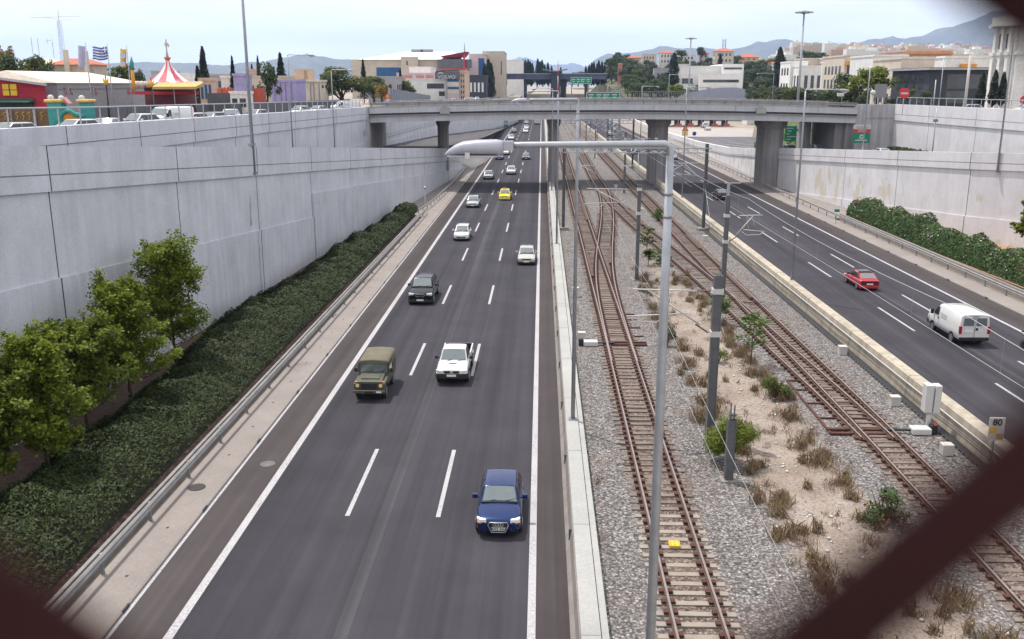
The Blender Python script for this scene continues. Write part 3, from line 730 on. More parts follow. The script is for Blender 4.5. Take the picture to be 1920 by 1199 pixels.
# ---- guard rails
def guard_rail(label, fx, y0, y1, step, side, near=70, z0=.15, group=None):
    t = thing('guard_rail', label, 'guard rail', (fx(y0), y0, z0), group=group)
    ys = [y0+(y1-y0)*i/40 for i in range(41)]
    rb = MB(); s = side
    rb.sweep([(s*u, z) for u, z in ((.06,.52),(.12,.56),(.06,.62),(.06,.68),(.12,.74),(.06,.8),(.03,.8),(.03,.52))], [(fx(y),y,z0) for y in ys]); wp(rb,'beam',M['rail_steel'],t)
    y = y0+.5; rest = MB(); k = 0
    while y < y1:
        x = fx(y); q = MB() if k < near else rest
        q.box(x-.06,x+.03,y-.06,y+.06,z0-.02,z0+.78)
        if k < near: wp(q,'post',M['galvd'],t)
        k += 1; y += step
    if rest.v: tag(wp(rest,'distant_posts',M['galvd'],t), kind='stuff')
guard_rail('steel guard rail along the kerb strip in front of the left hedge', lambda y: -14.95, 24, 121, 4.05, 1)
def gcurve(y): return -15.0-.9*max(0,min(1,(136-y)/18))**2 if y < 136 else -15.0+.35*math.sin((y-136)*.06) if y < 186 else -14.7+(y-186)*.022
guard_rail('second steel guard rail swerving around the end of the left wall', gcurve, 119, 245, 3, 1)
guard_rail('steel guard rail beside the right kerb strip below the oleander hedge and white wall', lambda y: XR(37.2,y), 48, 330, 3.6, -1, near=60)
guard_rail('steel guard rail along the far left edge of the slip road beyond the bridge', lambda y: XRL(y)+1.4, 222, 420, 5, 1, z0=.5)

# ---- street railings on top of the upper walls
def railing(label, pts, step, h=1.05):
    t = thing('street_railing', label, 'railing', pts[0], group='galvanised railings on the street walls')
    wp(MB().path([(x,y,z+h) for x,y,z in pts],.045,6),'top_rail',M['galv'],t)
    L_ = sum((Vector(b)-Vector(a)).length for a,b in zip(pts,pts[1:])); n = int(L_/step)
    for i in range(n+1):
        d = L_*i/n
        for a,b in zip(pts,pts[1:]):
            l = (Vector(b)-Vector(a)).length
            if d <= l+1e-6: p = Vector(a).lerp(Vector(b), d/l); break
            d -= l
        wp(MB().box(p.x-.035,p.x+.035,p.y-.035,p.y+.035,p.z-.1,p.z+h),'post',M['galv'],t)
railing('long grey railing along the left street above the parked cars', [(XRL(y)-.3,y,zpl(y)) for y in (40,50,60,80,100,120,149)], 2.6)
railing('grey railing on the right street above the white wall', [(55.3+(150-y)*.03,y,13.45+(150-y)*.004) for y in (151,130,110,95,80)], 2.4)

# ---- street lamps
def lerp_(a, b, t): return a+(b-a)*t
def lamp_head(t, p, dr, L_=.72):
    """luminaire whose joint is at p, pointing along +-x"""
    h = MB(); h.cs = True; s = dr; ns = 12; st = []
    for u, w_, zt, zb in ((0,.07,.05,-.09),(.03,.11,.07,-.105),(.12,.125,.08,-.11),(.45,.13,.075,-.11),(.68,.125,.055,-.112),(.83,.11,.01,-.114),(.94,.08,-.05,-.115),(1.0,.02,-.1,-.116)):
        st.append([h.add((p[0]+s*u*L_, p[1]+w_*math.cos(2*math.pi*j/ns), p[2]+lerp_(zb,zt,.5+.5*math.copysign(abs(math.sin(2*math.pi*j/ns))**.55,math.sin(2*math.pi*j/ns))))) for j in range(ns)])
    for a,b in zip(st,st[1:]):
        for j in range(ns): h.face((a[j],a[(j+1)%ns],b[(j+1)%ns],b[j]))
    h.cs = False; h.face(st[0][::-1]); h.face(st[-1])
    wp(h,'lamp_shell',M['lampshell'],t)
    g_ = MB(); g_.cs = True; ns = 16; rings = []
    for k, (sc, dz) in enumerate(((1,0),(.97,-.015),(.62,-.085),(.25,-.13),(.08,-.145))):
        rings.append([g_.add((p[0]+s*(.53+.33*sc*math.cos(2*math.pi*j/ns))*L_, p[1]+.115*sc*math.sin(2*math.pi*j/ns), p[2]-.118+dz)) for j in range(ns)])
    for a,b in zip(rings,rings[1:]):
        for j in range(ns): g_.face((a[j],a[(j+1)%ns],b[(j+1)%ns],b[j]))
    g_.face(rings[-1]); wp(g_,'lamp_bowl',M['lampglass'],t)
    wp(MB().box(p[0]+s*.6*L_-.03,p[0]+s*.6*L_+.03,p[1]-.14,p[1]-.12,p[2]-.145,p[2]-.07),'latch',M['white'],t)
    wp(MB().box(min(p[0]+s*.1*L_,p[0]+s*.94*L_),max(p[0]+s*.1*L_,p[0]+s*.94*L_),p[1]-.135,p[1]+.135,p[2]-.126,p[2]-.108),'rim',M['lampshell'],t)
def street_lamp(label, x, y, z0, z1, arm, r0=.1, r1=.058, group=None, tilt=.0, base=True):
    t = thing('street_lamp', label, 'street lamp', (x,y,z0), group=group)
    wp(MB().path([(x,y,z0),(x,y,z0+(z1-z0)*.86),(x,y,z1-.14)],[r0,r1+.012,r1],12),'pole',M['galv'],t)
    if base: wp(MB().box(x-.2,x+.2,y-.2,y+.2,z0,z0+.05),'base_plate',M['galvd'],t)
    if arm:
        s = 1 if arm > 0 else -1; xa = x+arm
        wp(MB().path([(x,y,z1-.55),(x,y,z1-.04),(x+s*.06,y,z1+.0),(xa-s*.25,y,z1-.015+tilt),(xa-s*.02,y,z1-.02+tilt)],[r1*.98,r1*.98,r1*.93,r1*.78,r1*.72],12),'arm',M['galv'],t)
        for q in (.62,.9): wp(MB().tube((x,y,z1-q),(x,y,z1-q+.03),r1*1.25,n=12),'clamp',M['galvd'],t)
        wp(MB().box(min(xa-s*.12,xa+s*.03),max(xa-s*.12,xa+s*.03),y-.055,y+.055,z1-.085+tilt,z1+.03+tilt),'joint_socket',M['lampshell'],t)
        lamp_head(t,(xa,y,z1-.03+tilt),s)
    return t
GL = 'street lamps along the motorway'
street_lamp('street lamp closest to the viewer, its arm and large head reaching left', 1.56, 11.5, .99, 15.80, -2.02, .082, .046, GL)
street_lamp('second street lamp on the median barrier, its head seen against the bridge', 1.6, 42.1, .99, 15.85, -2.25, group=GL)
street_lamp('third street lamp on the median barrier, base beside the portal mast', 1.6, 92.7, .99, 15.85, -2.4, group=GL)
street_lamp('street lamp on the median barrier standing just before the bridge shadow', 1.6, 141, .99, 15.85, -2.4, group=GL)
street_lamp('street lamp on the median barrier far beyond the bridge', 1.6, 240, .99, 15.85, -2.4, group=GL)
street_lamp('street lamp on the cream barrier left of the red car, arm to the right', XR(19.95,72.9), 72.9, 1.3, 16.1, 2.55, group=GL)
street_lamp('street lamp on the cream barrier left of the black saloon', XR(19.85,128), 128, 1.3, 16.1, 2.55, group=GL)
street_lamp('street lamp on the cream barrier in the gap behind the bridge pier', XR(19.85,180), 180, 1.3, 16.1, 2.55, group=GL)
street_lamp('street lamp on the cream barrier far beyond the bridge, near the green gantry', XR(19.85,262), 262, 1.3, 16.1, 2.55, group=GL)
lw = street_lamp('tall lamp post bracketed to the left sloping wall, its top out of view', -22.15, 72, 9.7, 24, -2.5, .14, .09, GL, base=False)
wp(MB().box(-22.4,-22.0,71.7,72.3,11.9,12.1),'bracket',M['galvd'],lw); wp(MB().box(-22.4,-22.0,71.7,72.3,9.75,9.9),'bracket',M['galvd'],lw)
street_lamp('slim street lamp behind the left sloping wall in front of the purple building', -25.9, 98, 7, 19.4, 2.1, .09, .05, GL)
street_lamp('slim street lamp behind the left sloping wall in front of the large round tree', -25.9, 118, 5.8, 18.2, 2.0, .09, .05, GL)
street_lamp('lamp post on the parapet of the right wall near the green sign', 42.3, 126, 6.1, 18.6, 0, .1, .06, GL)
street_lamp('lamp post on the right wall parapet below the white columned building', 46.4, 97.3, 7.8, 22, -1.6, .1, .06, GL)
street_lamp('street lamp with the long left arm on the plaza side beyond the bridge', 66, 190, 8, 19.2, -4.2, .1, .06, GL)
street_lamp('small street lamp by the noise barrier, arm pointing left', 62, 260, 8, 19.3, -4, .1, .06, GL)
street_lamp('street lamp left of the wavy noise barrier, arm pointing right', 33.5, 255, 2, 18.9, 5, .1, .06, GL)
for (x,y,lab) in ((67.5,255,'very tall floodlight mast with a round head above the bridge'),(60.5,398,'more distant floodlight mast above the hillside houses')):
    t = thing('floodlight_mast', lab, 'floodlight mast', (x,y,2)); zt = 34.6
    wp(MB().tube((x,y,1),(x,y,zt),.42,.2,10),'pole',M['galv'],t)
    wp(MB().lathe([(.3,zt-.6),(1.5,zt-.2),(1.5,zt),(.3,zt+.3)],(x,y,0),12),'head_ring',M['galvd'],t)
    for k in range(8):
        a = k*math.pi/4; wp(MB().box(x+1.9*math.cos(a)-.4,x+1.9*math.cos(a)+.4,y+1.9*math.sin(a)-.4,y+1.9*math.sin(a)+.4,zt-.35,zt-.05),'floodlight',M['galv'],t)

# ---- catenary masts
def mast(label, x, y, z1, w=.3, arms=(), z0=.45, foot=True, top=None):
    t = thing('catenary_mast', label, 'catenary mast', (x,y,z0), group='catenary masts along the tracks')
    h = w/2; b = MB()
    b.box(x-h,x-h+.04,y-h,y+h,z0,z1).box(x+h-.04,x+h,y-h,y+h,z0,z1).box(x-h+.04,x+h-.04,y-.03,y+.03,z0,z1)
    b.box(x-h+.02,x+h-.02,y-h+.02,y-h+.05,z0,z1-.05)
    wp(b,'column',M['mast'],t)
    if foot: wp(MB().box(x-.35,x+.35,y-.3,y+.3,z0-.1,z0+.08),'footing',M['kerb'],t)
    if top: wp(MB().box(x-.1,x+.1,y-.08,y+.08,z1,z1+top).box(x-.3,x+.9,y-.05,y+.05,z1+top,z1+top+.07),'top_extension',M['galv'],t)
    for s, z, L_ in arms:
        a = MB(); x0 = x+s*h
        a.path([(x0+s*.75,y,z),(x0+s*L_,y,z+.05)],.035,6); a.path([(x0+s*.55,y,z-1.55),(x0+s*(L_-.7),y,z-.0)],.04,6)
        a.path([(x0+s*1.1,y,z-1.5+.45),(x0+s*(L_+.2),y,z-1.2)],.028,6); a.path([(x0+s*(L_+.2),y,z-1.2),(x0+s*(L_-.1),y,z-1.42),(x0+s*(L_-1.1),y,z-1.48),(x0+s*(L_-1.5),y,z-1.2)],.022,5)
        a.path([(x0+s*1.3,y,z),(x0+s*1.5,y,z-.95)],.012,4); a.path([(x0+s*1.7,y,z),(x0+s*1.95,y,z-.75)],.012,4)
        wp(a,'cantilever',M['white'],t)
        i_ = MB()
        for zz, zz2 in ((z,z),(z-1.95,z-1.55)):
            p0 = Vector((x0+s*.12,y,zz)); p1 = Vector((x0+s*.72,y,zz2))
            for k in range(6): q = p0.lerp(p1,(k+.5)/6); i_.lathe([(.03,-.04),(.075,0),(.03,.04)],q,8)
            i_.path([p0,p1],.025,5)
        wp(i_,'insulator',M['insul'],t)
        wp(MB().box(x-h-.05,x+h+.05,y-h-.05,y+h+.05,z-.12,z+.12),'bracket',M['white'],t); wp(MB().box(x-h-.05,x+h+.05,y-h-.05,y+h+.05,z-2.1,z-1.85),'bracket',M['white'],t)
    return t
mast('thick catenary mast in the sandy strip, white bracket arm reaching left behind the nearest lamp', 7.95, 41.2, 8.2, .38, [(-1,7.5,3.6)])
st_ = mast('short steel stub post in front of the bright green bush', 7.9, 36.4, 3.2, .34)
wp(MB().box(7.8,7.85,36.3,36.35,3.2,3.9).box(7.95,8.0,36.3,36.35,3.2,3.8).box(7.75,8.05,36.25,36.4,3.35,3.42),'terminal',M['mast'],st_)
mast('catenary mast beside the curved sapling row, arms reaching left over the left tracks', 8.1, 77.4, 8.5, .28, [(-1,8.1,4.2)])
mast('catenary mast with an extended top and bracket arm reaching right over the right track', 14.0, 70.5, 8.4, .32, [(1,6.9,2.5)], top=.9)
mast('catenary mast left of the bridge pier in the shaded ballast', 12.55, 142, 9.6, .3, [(-1,8.6,3.0),(1,8.4,2.6)])
mast('catenary mast at the foot of the cream barrier close to the bridge pier', 17.6, 146, 9.4, .3, [(-1,8.4,2.6)])
for y, xs_, lab in ((105.5,(2.55,18.35),'near'),(186,(2.9,17.9),'second'),(250,(3.2,17.4),'third'),(330,(3.4,16.9),'farthest')):
    t = thing('catenary_portal', {'near':'catenary portal frame spanning all tracks in front of the bridge','second':'catenary portal frame just beyond the bridge','third':'catenary portal frame well beyond the bridge','farthest':'farthest catenary portal frame over the tracks'}[lab], 'catenary portal', (10,y,.45), group='catenary portals')
    for x in xs_:
        wp(MB().box(x-.17,x-.13,y-.17,y+.17,.45,10.1).box(x+.13,x+.17,y-.17,y+.17,.45,10.1).box(x-.13,x+.13,y-.04,y+.04,.45,10.1),'column',M['mast'],t)
        wp(MB().box(x-.6,x+.6,y-.6,y+.6,.4,.75),'footing',M['kerb'],t)
    bm_ = MB(); bm_.box(xs_[0]-.4,xs_[1]+.5,y-.28,y-.16,9.55,9.67).box(xs_[0]-.1,xs_[1]+.1,y-.28,y-.16,9.05,9.15)
    n = 15
    for i in range(n):
        a = xs_[0]+(xs_[1]-xs_[0])*i/n; bm_.box(a-.03,a+.03,y-.26,y-.18,9.1,9.6)
        bm_.path([(a,y-.2,9.12),(a+(xs_[1]-xs_[0])/n,y-.2,9.55)],.025,4)
    wp(bm_,'beam',M['galv'],t)
    for x, s in ((4.9,1),(9.6,1),(15.2,-1)):
        dr = MB(); dr.path([(x+s*1.2,y,9.1),(x+s*1.2,y,6.4)],.04,5); dr.path([(x+s*1.2,y,6.8),(x-s*.4,y,7.7)],.03,5); dr.path([(x+s*1.2,y,7.7),(x-s*.6,y,7.7)],.025,5)
        wp(dr,'drop_bracket',M['white'],t)
    if lab == 'near':
        m_ = MB(); x = xs_[1]-.5
        m_.path([(x,y,8),(x-2.6,y,7.95)],.03,5); m_.path([(x,y,6.2),(x-1.9,y,7.9)],.035,5); m_.path([(x-.3,y,6.6),(x-2.8,y,6.8),(x-2.2,y,6.55)],.025,5)
        wp(m_,'cantilever',M['white'],t)
        wp(MB().path([(xs_[1],y-.1,5.2),(xs_[1]+.25,y-3.6,1.3)],.02,4),'stay_wire',M['white'],t)
        for k in range(3): pass
for i, (x, y, z) in enumerate(((17.2,232,7.5),(16.9,290,7.5),(11.9,210,7.6),(11.8,292,7.6))):
    mast(['slim catenary mast between tracks and barrier beyond the bridge','slim catenary mast farther along the barrier','slim catenary mast between the far tracks, nearer one','slim catenary mast between the far tracks, farther one'][i], x, y, z, .28, [(-1,6.8,2.4)])
# overhead wires
def wires(label, tab, segs, zc, r=.02, sag=.35, drop=1.35):
    t = thing('overhead_wire', label, 'wire', (tab[0][1], segs[0], zc), group='overhead contact wires')
    c = MB(); m_ = MB(); d_ = MB()
    for a, b in zip(segs, segs[1:]):
        ys = [a+(b-a)*i/10 for i in range(11)]
        c.path([(smooth(tab,y),y,zc) for y in ys],r*.8,4,False)
        m_.path([(smooth(tab,y),y,zc+drop-4*sag*((y-a)/(b-a))*(1-(y-a)/(b-a))) for y in ys],r,4,False)
        for i in range(1,10,2): y = ys[i]; d_.path([(smooth(tab,y),y,zc),(smooth(tab,y),y,zc+drop-4*sag*((y-a)/(b-a))*(1-(y-a)/(b-a)))],.006,3,False)
    wp(c,'contact_wire',M['wire'],t); wp(m_,'carrier_wire',M['wire'],t); tag(wp(d_,'dropper',M['wire'],t), kind='stuff')
wires('overhead wire above the left track', TL, [-10,41.2,77.4,105.5,142,186,250,330], 6.3, .008)
wires("bright overhead wire above the right track, crossing in front of the white van", TR_, [-10,36,70.5,106,146,186,250,330], 6.8, .017)
# ================================================================ vehicles  (front of every vehicle looks to -y in its own space)
def lerp(a, b, t): return a+(b-a)*t
def wheel(t, x, y, r, wd=.2, spokes=5, rim='alloy'):
    s = 1 if x > 0 else -1; n = 20
    w_ = MB(); prof = [(r*.62,-wd/2),(r*.93,-wd/2),(r,-wd*.32),(r,wd*.32),(r*.93,wd/2),(r*.62,wd/2)]
    rings = []; w_.cs = True
    for rr, xx in prof: rings.append([w_.add((xx, rr*math.cos(2*math.pi*j/n), rr*math.sin(2*math.pi*j/n))) for j in range(n)])
    for a,b in zip(rings,rings[1:]):
        for j in range(n): w_.face((a[j],a[(j+1)%n],b[(j+1)%n],b[j]))
    w_.cs = False; w_.face(rings[0]); w_.face(rings[-1])
    o = w_.build('wheel', M['rubber'], t, loc=(x,y,r))
    d = MB(); xo = s*wd/2
    d.extr([(xo-s*.02,.2*r*math.cos(a),.2*r*math.sin(a)) for a in [k*math.pi/4 for k in range(8)]],(s*.03,0,0))
    for k in range(spokes):
        a = 2*math.pi*k/spokes+.3; c, q = math.cos(a), math.sin(a); hw = r*.09
        d.extr([(xo-s*.01,.1*r*c-hw*q,.1*r*q+hw*c),(xo-s*.01,.64*r*c-hw*1.5*q,.64*r*q+hw*1.5*c),(xo-s*.01,.64*r*c+hw*1.5*q,.64*r*q-hw*1.5*c),(xo-s*.01,.1*r*c+hw*q,.1*r*q-hw*c)],(s*.018,0,0))
    m = 16
    for k in range(m):
        a, b = 2*math.pi*k/m, 2*math.pi*(k+1)/m
        d.extr([(xo-s*.01,.6*r*math.cos(a),.6*r*math.sin(a)),(xo-s*.01,.69*r*math.cos(a),.69*r*math.sin(a)),(xo-s*.01,.69*r*math.cos(b),.69*r*math.sin(b)),(xo-s*.01,.6*r*math.cos(b),.6*r*math.sin(b))],(s*.02,0,0))
    d.build('rim', M[rim], o); return o
def loft(mb, secs, cap=True, smooth=True):
    rings = [[mb.add(p) for p in s] for s in secs]; n = len(rings[0]); mb.cs = smooth
    for a,b in zip(rings,rings[1:]):
        for j in range(n): mb.face((a[j],a[(j+1)%n],b[(j+1)%n],b[j]))
    mb.cs = False
    if cap: mb.face(rings[0][::-1]); mb.face(rings[-1])
def car(label, loc, rz=0, name='car', cat='car', L_=4.1, W=1.74, H=1.46, hf=.74, hr=.95, hb=.96, hd=1.0, yc=1.15, yrf=1.85, yrr=3.45, yd=4.0, paint_=None, r=.31, clr=.2,
        grille='wide', low='black', lamp='lens', group=None, rails=False, plate=None, rack=False, mirror=None, taxi=False, wr=.74, fo=.78, ro=.72, emblem=None, boxy=0, rim='alloy', doors=4, tailbar=False):
    t = thing(name, label, cat, loc, rz, group); pm_ = paint_; y0 = -L_/2; w2 = W/2
    def sec(y, z, w_, zb):
        w_ *= w2; a = [(0,zb),(.84*w_,zb),(.985*w_,zb+.1),(w_,lerp(zb,z,.5)),(.985*w_,z-.16),(.93*w_,z-.045),(.78*w_,z-.004),(0,z+.022)]
        return [(x,y0+y,zz) for x,zz in a]+[(-x,y0+y,zz) for x,zz in a[::-1] if x > 0]
    B = MB(); bx = boxy
    loft(B, [sec(0,hf-.17+.1*bx,.76+.16*bx,clr+.12), sec(.05,hf-.06+.03*bx,.87+.08*bx,clr+.05), sec(.2,hf-.0,.955+.03*bx,clr), sec(yc*.55,lerp(hf,hr,.62),.99,clr), sec(yc,hr,1,clr),
             sec((yc+yd)/2,hb,1.0,clr), sec(yd-.1,hd-.01,.995,clr), sec(max(yd+.05,L_-.22),hd-.03,.965,clr), sec(L_-.07,hd-.09,.92+.05*bx,clr+.06), sec(L_,hd-.26+.1*bx,.85+.1*bx,clr+.12)])
    B.build('body', pm_, t, subd=1)
    wb, wt = w2*.9, w2*wr
    def top(y, z, wd, crown): return [(-wd,y0+y,z),(-wd*.55,y0+y,z+crown*.75),(0,y0+y,z+crown),(wd*.55,y0+y,z+crown*.75),(wd,y0+y,z)]
    T0, T1, T2, T3 = top(yc,hr-.02,wb*.93,.03), top(yrf,H-.03,wt,.03), top(yrr,H-.04,wt*.98,.03), top(yd,hd-.03,wb*.9,.03)
    G_ = MB(); rb = [[G_.add(p) for p in T] for T in (T0,T1,T2,T3)]
    lowr = [[G_.add((s*wb*q,y0+y,z)) for s in (-1,1)] for y,z,q in ((yc-.02,hr-.06,.97),(yrf,hb-.06,1),(yrr,lerp(hb,hd,.7)-.06,1),(yd+.02,hd-.07,.96))]
    for a,b in zip(rb,rb[1:]):
        for j in range(4): G_.cs = True; G_.face((a[j],a[j+1],b[j+1],b[j]))
    G_.cs = False
    for i in range(3):
        for k, j in ((0,0),(1,4)): G_.face((lowr[i][k],lowr[i+1][k],rb[i+1][j],rb[i][j]))
    G_.build('cabin', pm_, t, bevel=.03)
    def panel(nm, A, Bq, ta, tb, nrm, u=.9, m=None):
        g_ = MB(); g_.cs = True; rows = []
        for tt in (ta, (ta+tb)/2, tb):
            row = []
            for k in range(7):
                f = (lerp(-u,u,k/6)+1)*2; i = min(3,int(f)); q = f-i
                p = Vector(A[i]).lerp(Vector(A[i+1]),q).lerp(Vector(Bq[i]).lerp(Vector(Bq[i+1]),q),tt); row.append(g_.add(p+Vector(nrm)*.016))
            rows.append(row)
        for a,b in zip(rows,rows[1:]):
            for j in range(6): g_.face((a[j],a[j+1],b[j+1],b[j]))
        g_.build(nm, m or M['glass'], t)
    panel('windscreen', T0, T1, .06, .93, (0,-.65,.75))
    panel('rear_window', T3, T2, .14, .92, (0,.7,.7), .86)
    wp_ = MB()
    for s in (-.35,.3): wp_.path([(s*w2-.05,y0+yc+.0,hr+.04),(s*w2+.42,y0+yc+.12,hr+.10)],.014,4)
    wp_.box(-wb*.9,wb*.9,y0+yc-.07,y0+yc+.02,hr-.02,hr+.025); wp_.build('wiper_tray', M['black'], t)
    def side(s, ya0, yb0, ya1, yb1):
        zt0, zt1 = .14, .88; g_ = MB(); q = []
        for y,tt in ((ya0,zt0),(yb0,zt0),(yb1,zt1),(ya1,zt1)):
            zb_ = lerp(hb,hd,max(0,(y-yrf)/(yd-yrf)))-.05
            q.append((s*(lerp(wb,wt,tt)+.028),y0+y,lerp(zb_,H-.03,tt)))
        g_.extr(q,(-s*.02,0,0)); g_.build('side_window', M['dglass'], t)
    yb = lerp(yrf,yrr,.42)
    for s in (-1,1):
        f0, f1 = lerp(yc,yrf,.14)+.12, lerp(yc,yrf,.88)+.08; e0, e1 = lerp(yd,yrr,.14)-.16, lerp(yd,yrr,.88)-.12
        side(s,f0,yb-.04,f1,yb-.04)
        if doors == 4: side(s,yb+.05,e0,yb+.05,e1)
        else: side(s,yb+.05,e0-.1,yb+.05,e1)
        mr = MB(); xm = s*(w2+.1); mr.box(min(xm-s*.11,xm+s*.1),max(xm-s*.11,xm+s*.1),y0+yc+.28,y0+yc+.44,hb+.0,hb+.17)
        mr.box(min(s*w2*.88,xm),max(s*w2*.88,xm),y0+yc+.33,y0+yc+.39,hb+.01,hb+.06); mr.build('mirror', mirror or pm_, t, bevel=.035)
        hl = MB(); hl.extr([(s*w2*.52,y0+.02,0),(s*w2*.80,y0+.045,0),(s*w2*.925,y0+.17,0),(s*w2*.93,y0+.32,0),(s*w2*.6,y0+.2,0)] if not boxy else [(s*w2*.58,y0-.012,0),(s*w2*.93,y0-.002,0),(s*w2*.985,y0+.1,0),(s*w2*.6,y0+.1,0)],(0,0,.17))
        o = hl.build('headlight', M[lamp], t); o.location.z = hf-(.2 if not boxy else .23)
        tl = MB(); tl.extr([(s*w2*.6,y0+L_+.012,0),(s*w2*.87,y0+L_+.0,0),(s*w2*.965,y0+L_-.16,0),(s*w2*.62,y0+L_-.1,0)],(0,0,.2)); o = tl.build('tail_light', M['redlens'], t); o.location.z = hd-.36
        for yy in (fo, L_-ro):
            a_ = MB(); n = 16; pts = []
            for k in range(n+1): a = math.pi*k/n; pts.append((s*w2*.95,y0+yy+r*1.17*math.cos(a),r+r*1.17*math.sin(a)))
            a_.extr(pts+[(s*w2*.95,y0+yy-r*1.17,clr+.02),(s*w2*.95,y0+yy+r*1.17,clr+.02)],(s*(w2*.056),0,0)); a_.build('wheel_arch', M['black'], t)
            wheel(t, s*(w2-.085), y0+yy, r, .2, rim=rim)
    fg = MB()
    if grille == 'frame':
        fg.extr([(-.33,y0-.018,hf-.13),(.33,y0-.018,hf-.13),(.37,y0-.025,hf-.22),(.25,y0-.03,clr+.1),(-.25,y0-.03,clr+.1),(-.37,y0-.025,hf-.22)],(0,.1,0)); fg.build('grille', M['black'], t)
        fr = MB(); q = [(-.33,y0-.03,hf-.12),(.33,y0-.03,hf-.12),(.385,y0-.035,hf-.22),(.26,y0-.04,clr+.09),(-.26,y0-.04,clr+.09),(-.385,y0-.035,hf-.22)]; fr.path(q+[q[0]],.02,5,False); fr.build('grille_frame', M['alloy'], t)
        em = MB(); n = 14
        for k in range(4):
            c0 = -.138+.092*k; em.path([(c0+.058*math.cos(2*math.pi*j/n),y0-.045,hf-.2+.058*math.sin(2*math.pi*j/n)) for j in range(n+1)],.011,4,False)
        em.build('emblem', M['alloy'], t)
        for s in (-1,1):
            q = MB(); q.path([(s*.42,y0+.02,clr+.05),(s*.72,y0+.1,clr+.11),(s*.83,y0+.25,clr+.2)],.022,5); q.extr([(s*.47,y0-.002,clr+.12),(s*.76,y0+.08,clr+.17),(s*.8,y0+.1,clr+.28),(s*.47,y0,clr+.26)],(0,.12,0)); q.build('air_intake', M['black'], t)
            a_ = MB(); a_.box(s*.68-.07,s*.68+.07,y0+.03,y0+.09,hf-.19,hf-.14); a_.build('indicator', M['amber'], t)
    elif grille == 'kidney':
        for s in (-1,1):
            q = MB(); q.extr([(s*.05,y0-.03,hf-.08),(s*.3,y0-.02,hf-.08),(s*.33,y0-.03,hf-.16),(s*.28,y0-.03,hf-.27),(s*.06,y0-.03,hf-.27)],(0,.1,0)); q.build('grille', M['black'], t)
            q = MB(); pp = [(s*.05,y0-.035,hf-.07),(s*.31,y0-.03,hf-.07),(s*.345,y0-.035,hf-.16),(s*.29,y0-.035,hf-.28),(s*.055,y0-.035,hf-.28)]; q.path(pp+[pp[0]],.016,5,False); q.build('grille_frame', M['alloy'], t)
        fg.box(-w2*.7,w2*.7,y0-.012,y0+.1,clr+.12,clr+.26); fg.build('bumper_intake', M['black'], t)
    elif grille == 'smile':
        fg.extr([(-.52,y0-.015,clr+.27),(-.3,y0-.02,clr+.3),(.3,y0-.02,clr+.3),(.52,y0-.015,clr+.27),(.4,y0-.02,clr+.16),(-.4,y0-.02,clr+.16)],(0,.1,0)).box(-.3,.3,y0-.012,y0+.1,hf-.16,hf-.12); fg.build('grille', M['black'], t)
    else:
        fg.box(-w2*.48,w2*.48,y0-.018,y0+.1,hf-.22,hf-.11); fg.build('grille', M['black'], t)
    if low:
        q = MB(); q.extr([(-w2*.8,y0-.03,0),(w2*.8,y0-.03,0),(w2*.97,y0+.14,0),(w2*.97,y0+.3,0),(-w2*.97,y0+.3,0),(-w2*.97,y0+.14,0)],(0,0,.17)); o = q.build('front_bumper', M[low] if isinstance(low,str) else low, t, bevel=.03); o.location.z = clr-.02
        q = MB(); q.extr([(-w2*.86,y0+L_+.03,0),(w2*.86,y0+L_+.03,0),(w2*.97,y0+L_-.14,0),(w2*.97,y0+L_-.3,0),(-w2*.97,y0+L_-.3,0),(-w2*.97,y0+L_-.14,0)],(0,0,.2)); o = q.build('rear_bumper', M[low] if isinstance(low,str) else low, t, bevel=.03); o.location.z = clr+.02
    zp = clr+.17 if grille == 'frame' else clr+.28 if grille == 'smile' else clr+.12
    q = MB(); q.box(-.27,.27,y0-.065,y0-.035,zp,zp+.12).build('number_plate', M['plate'], t)
    if plate: text('plate_text', plate, .13, M['black'], t, (.03,y0-.067,zp+.06), (R(90),0,0), .002, .004); MB().box(-.268,-.225,y0-.0665,y0-.064,zp+.004,zp+.116).build('plate_band', M['sign_blue'], t)
    MB().box(-.26,.26,y0+L_+.0,y0+L_+.03,hd-.42,hd-.31).build('rear_plate', M['plate'], t)
    if rails:
        for s in (-1,1): MB().path([(s*wt*.98,y0+yrf+.15,H-.04),(s*wt*.98,y0+yrf+.25,H+.05),(s*wt*.97,y0+yrr-.1,H+.05),(s*wt*.97,y0+yrr,H-.05)],.022,6).build('roof_rail', M['black'], t)
    if rack:
        q = MB(); q.box(-wt,wt,y0+yrr-.25,y0+yrr+.05,H+.04,H+.09); q.box(-wt*.9,-wt*.8,y0+yrr-.15,y0+yrr-.05,H-.03,H+.05).box(wt*.8,wt*.9,y0+yrr-.15,y0+yrr-.05,H-.03,H+.05); q.build('spoiler', M['black'], t, bevel=.015)
        q = MB(); q.box(-wt*.7,wt*.7,y0+yrf+.15,y0+yrf+.75,H-.01,H+.03); q.build('sunroof', M['dglass'], t)
    if tailbar: MB().box(-w2*.86,w2*.86,y0+L_-.02,y0+L_+.016,hd-.4,hd-.12).build('tail_panel', P('dark_red_panel',(.09,.012,.018),.3,coat=.5), t)
    if taxi:
        MB().box(-.3,.3,y0+yrf+.25,y0+yrf+.42,H,H+.17).build('taxi_sign', M['yellow'], t, bevel=.03)
    return t
PT = {}
PT['blue'] = paint('metallic_blue', (.007,.025,.10), .25, .4); PT['black'] = paint('black_paint', (.006,.007,.011), 0, .3); PT['bmw'] = paint('midnight_paint', (.004,.005,.009), .0, .3)
PT['cream'] = paint('champagne_paint', (.43,.42,.37), .15); PT['white'] = paint('white_paint', (.66,.66,.65)); PT['silver'] = paint('silver_paint', (.42,.43,.45), .4)
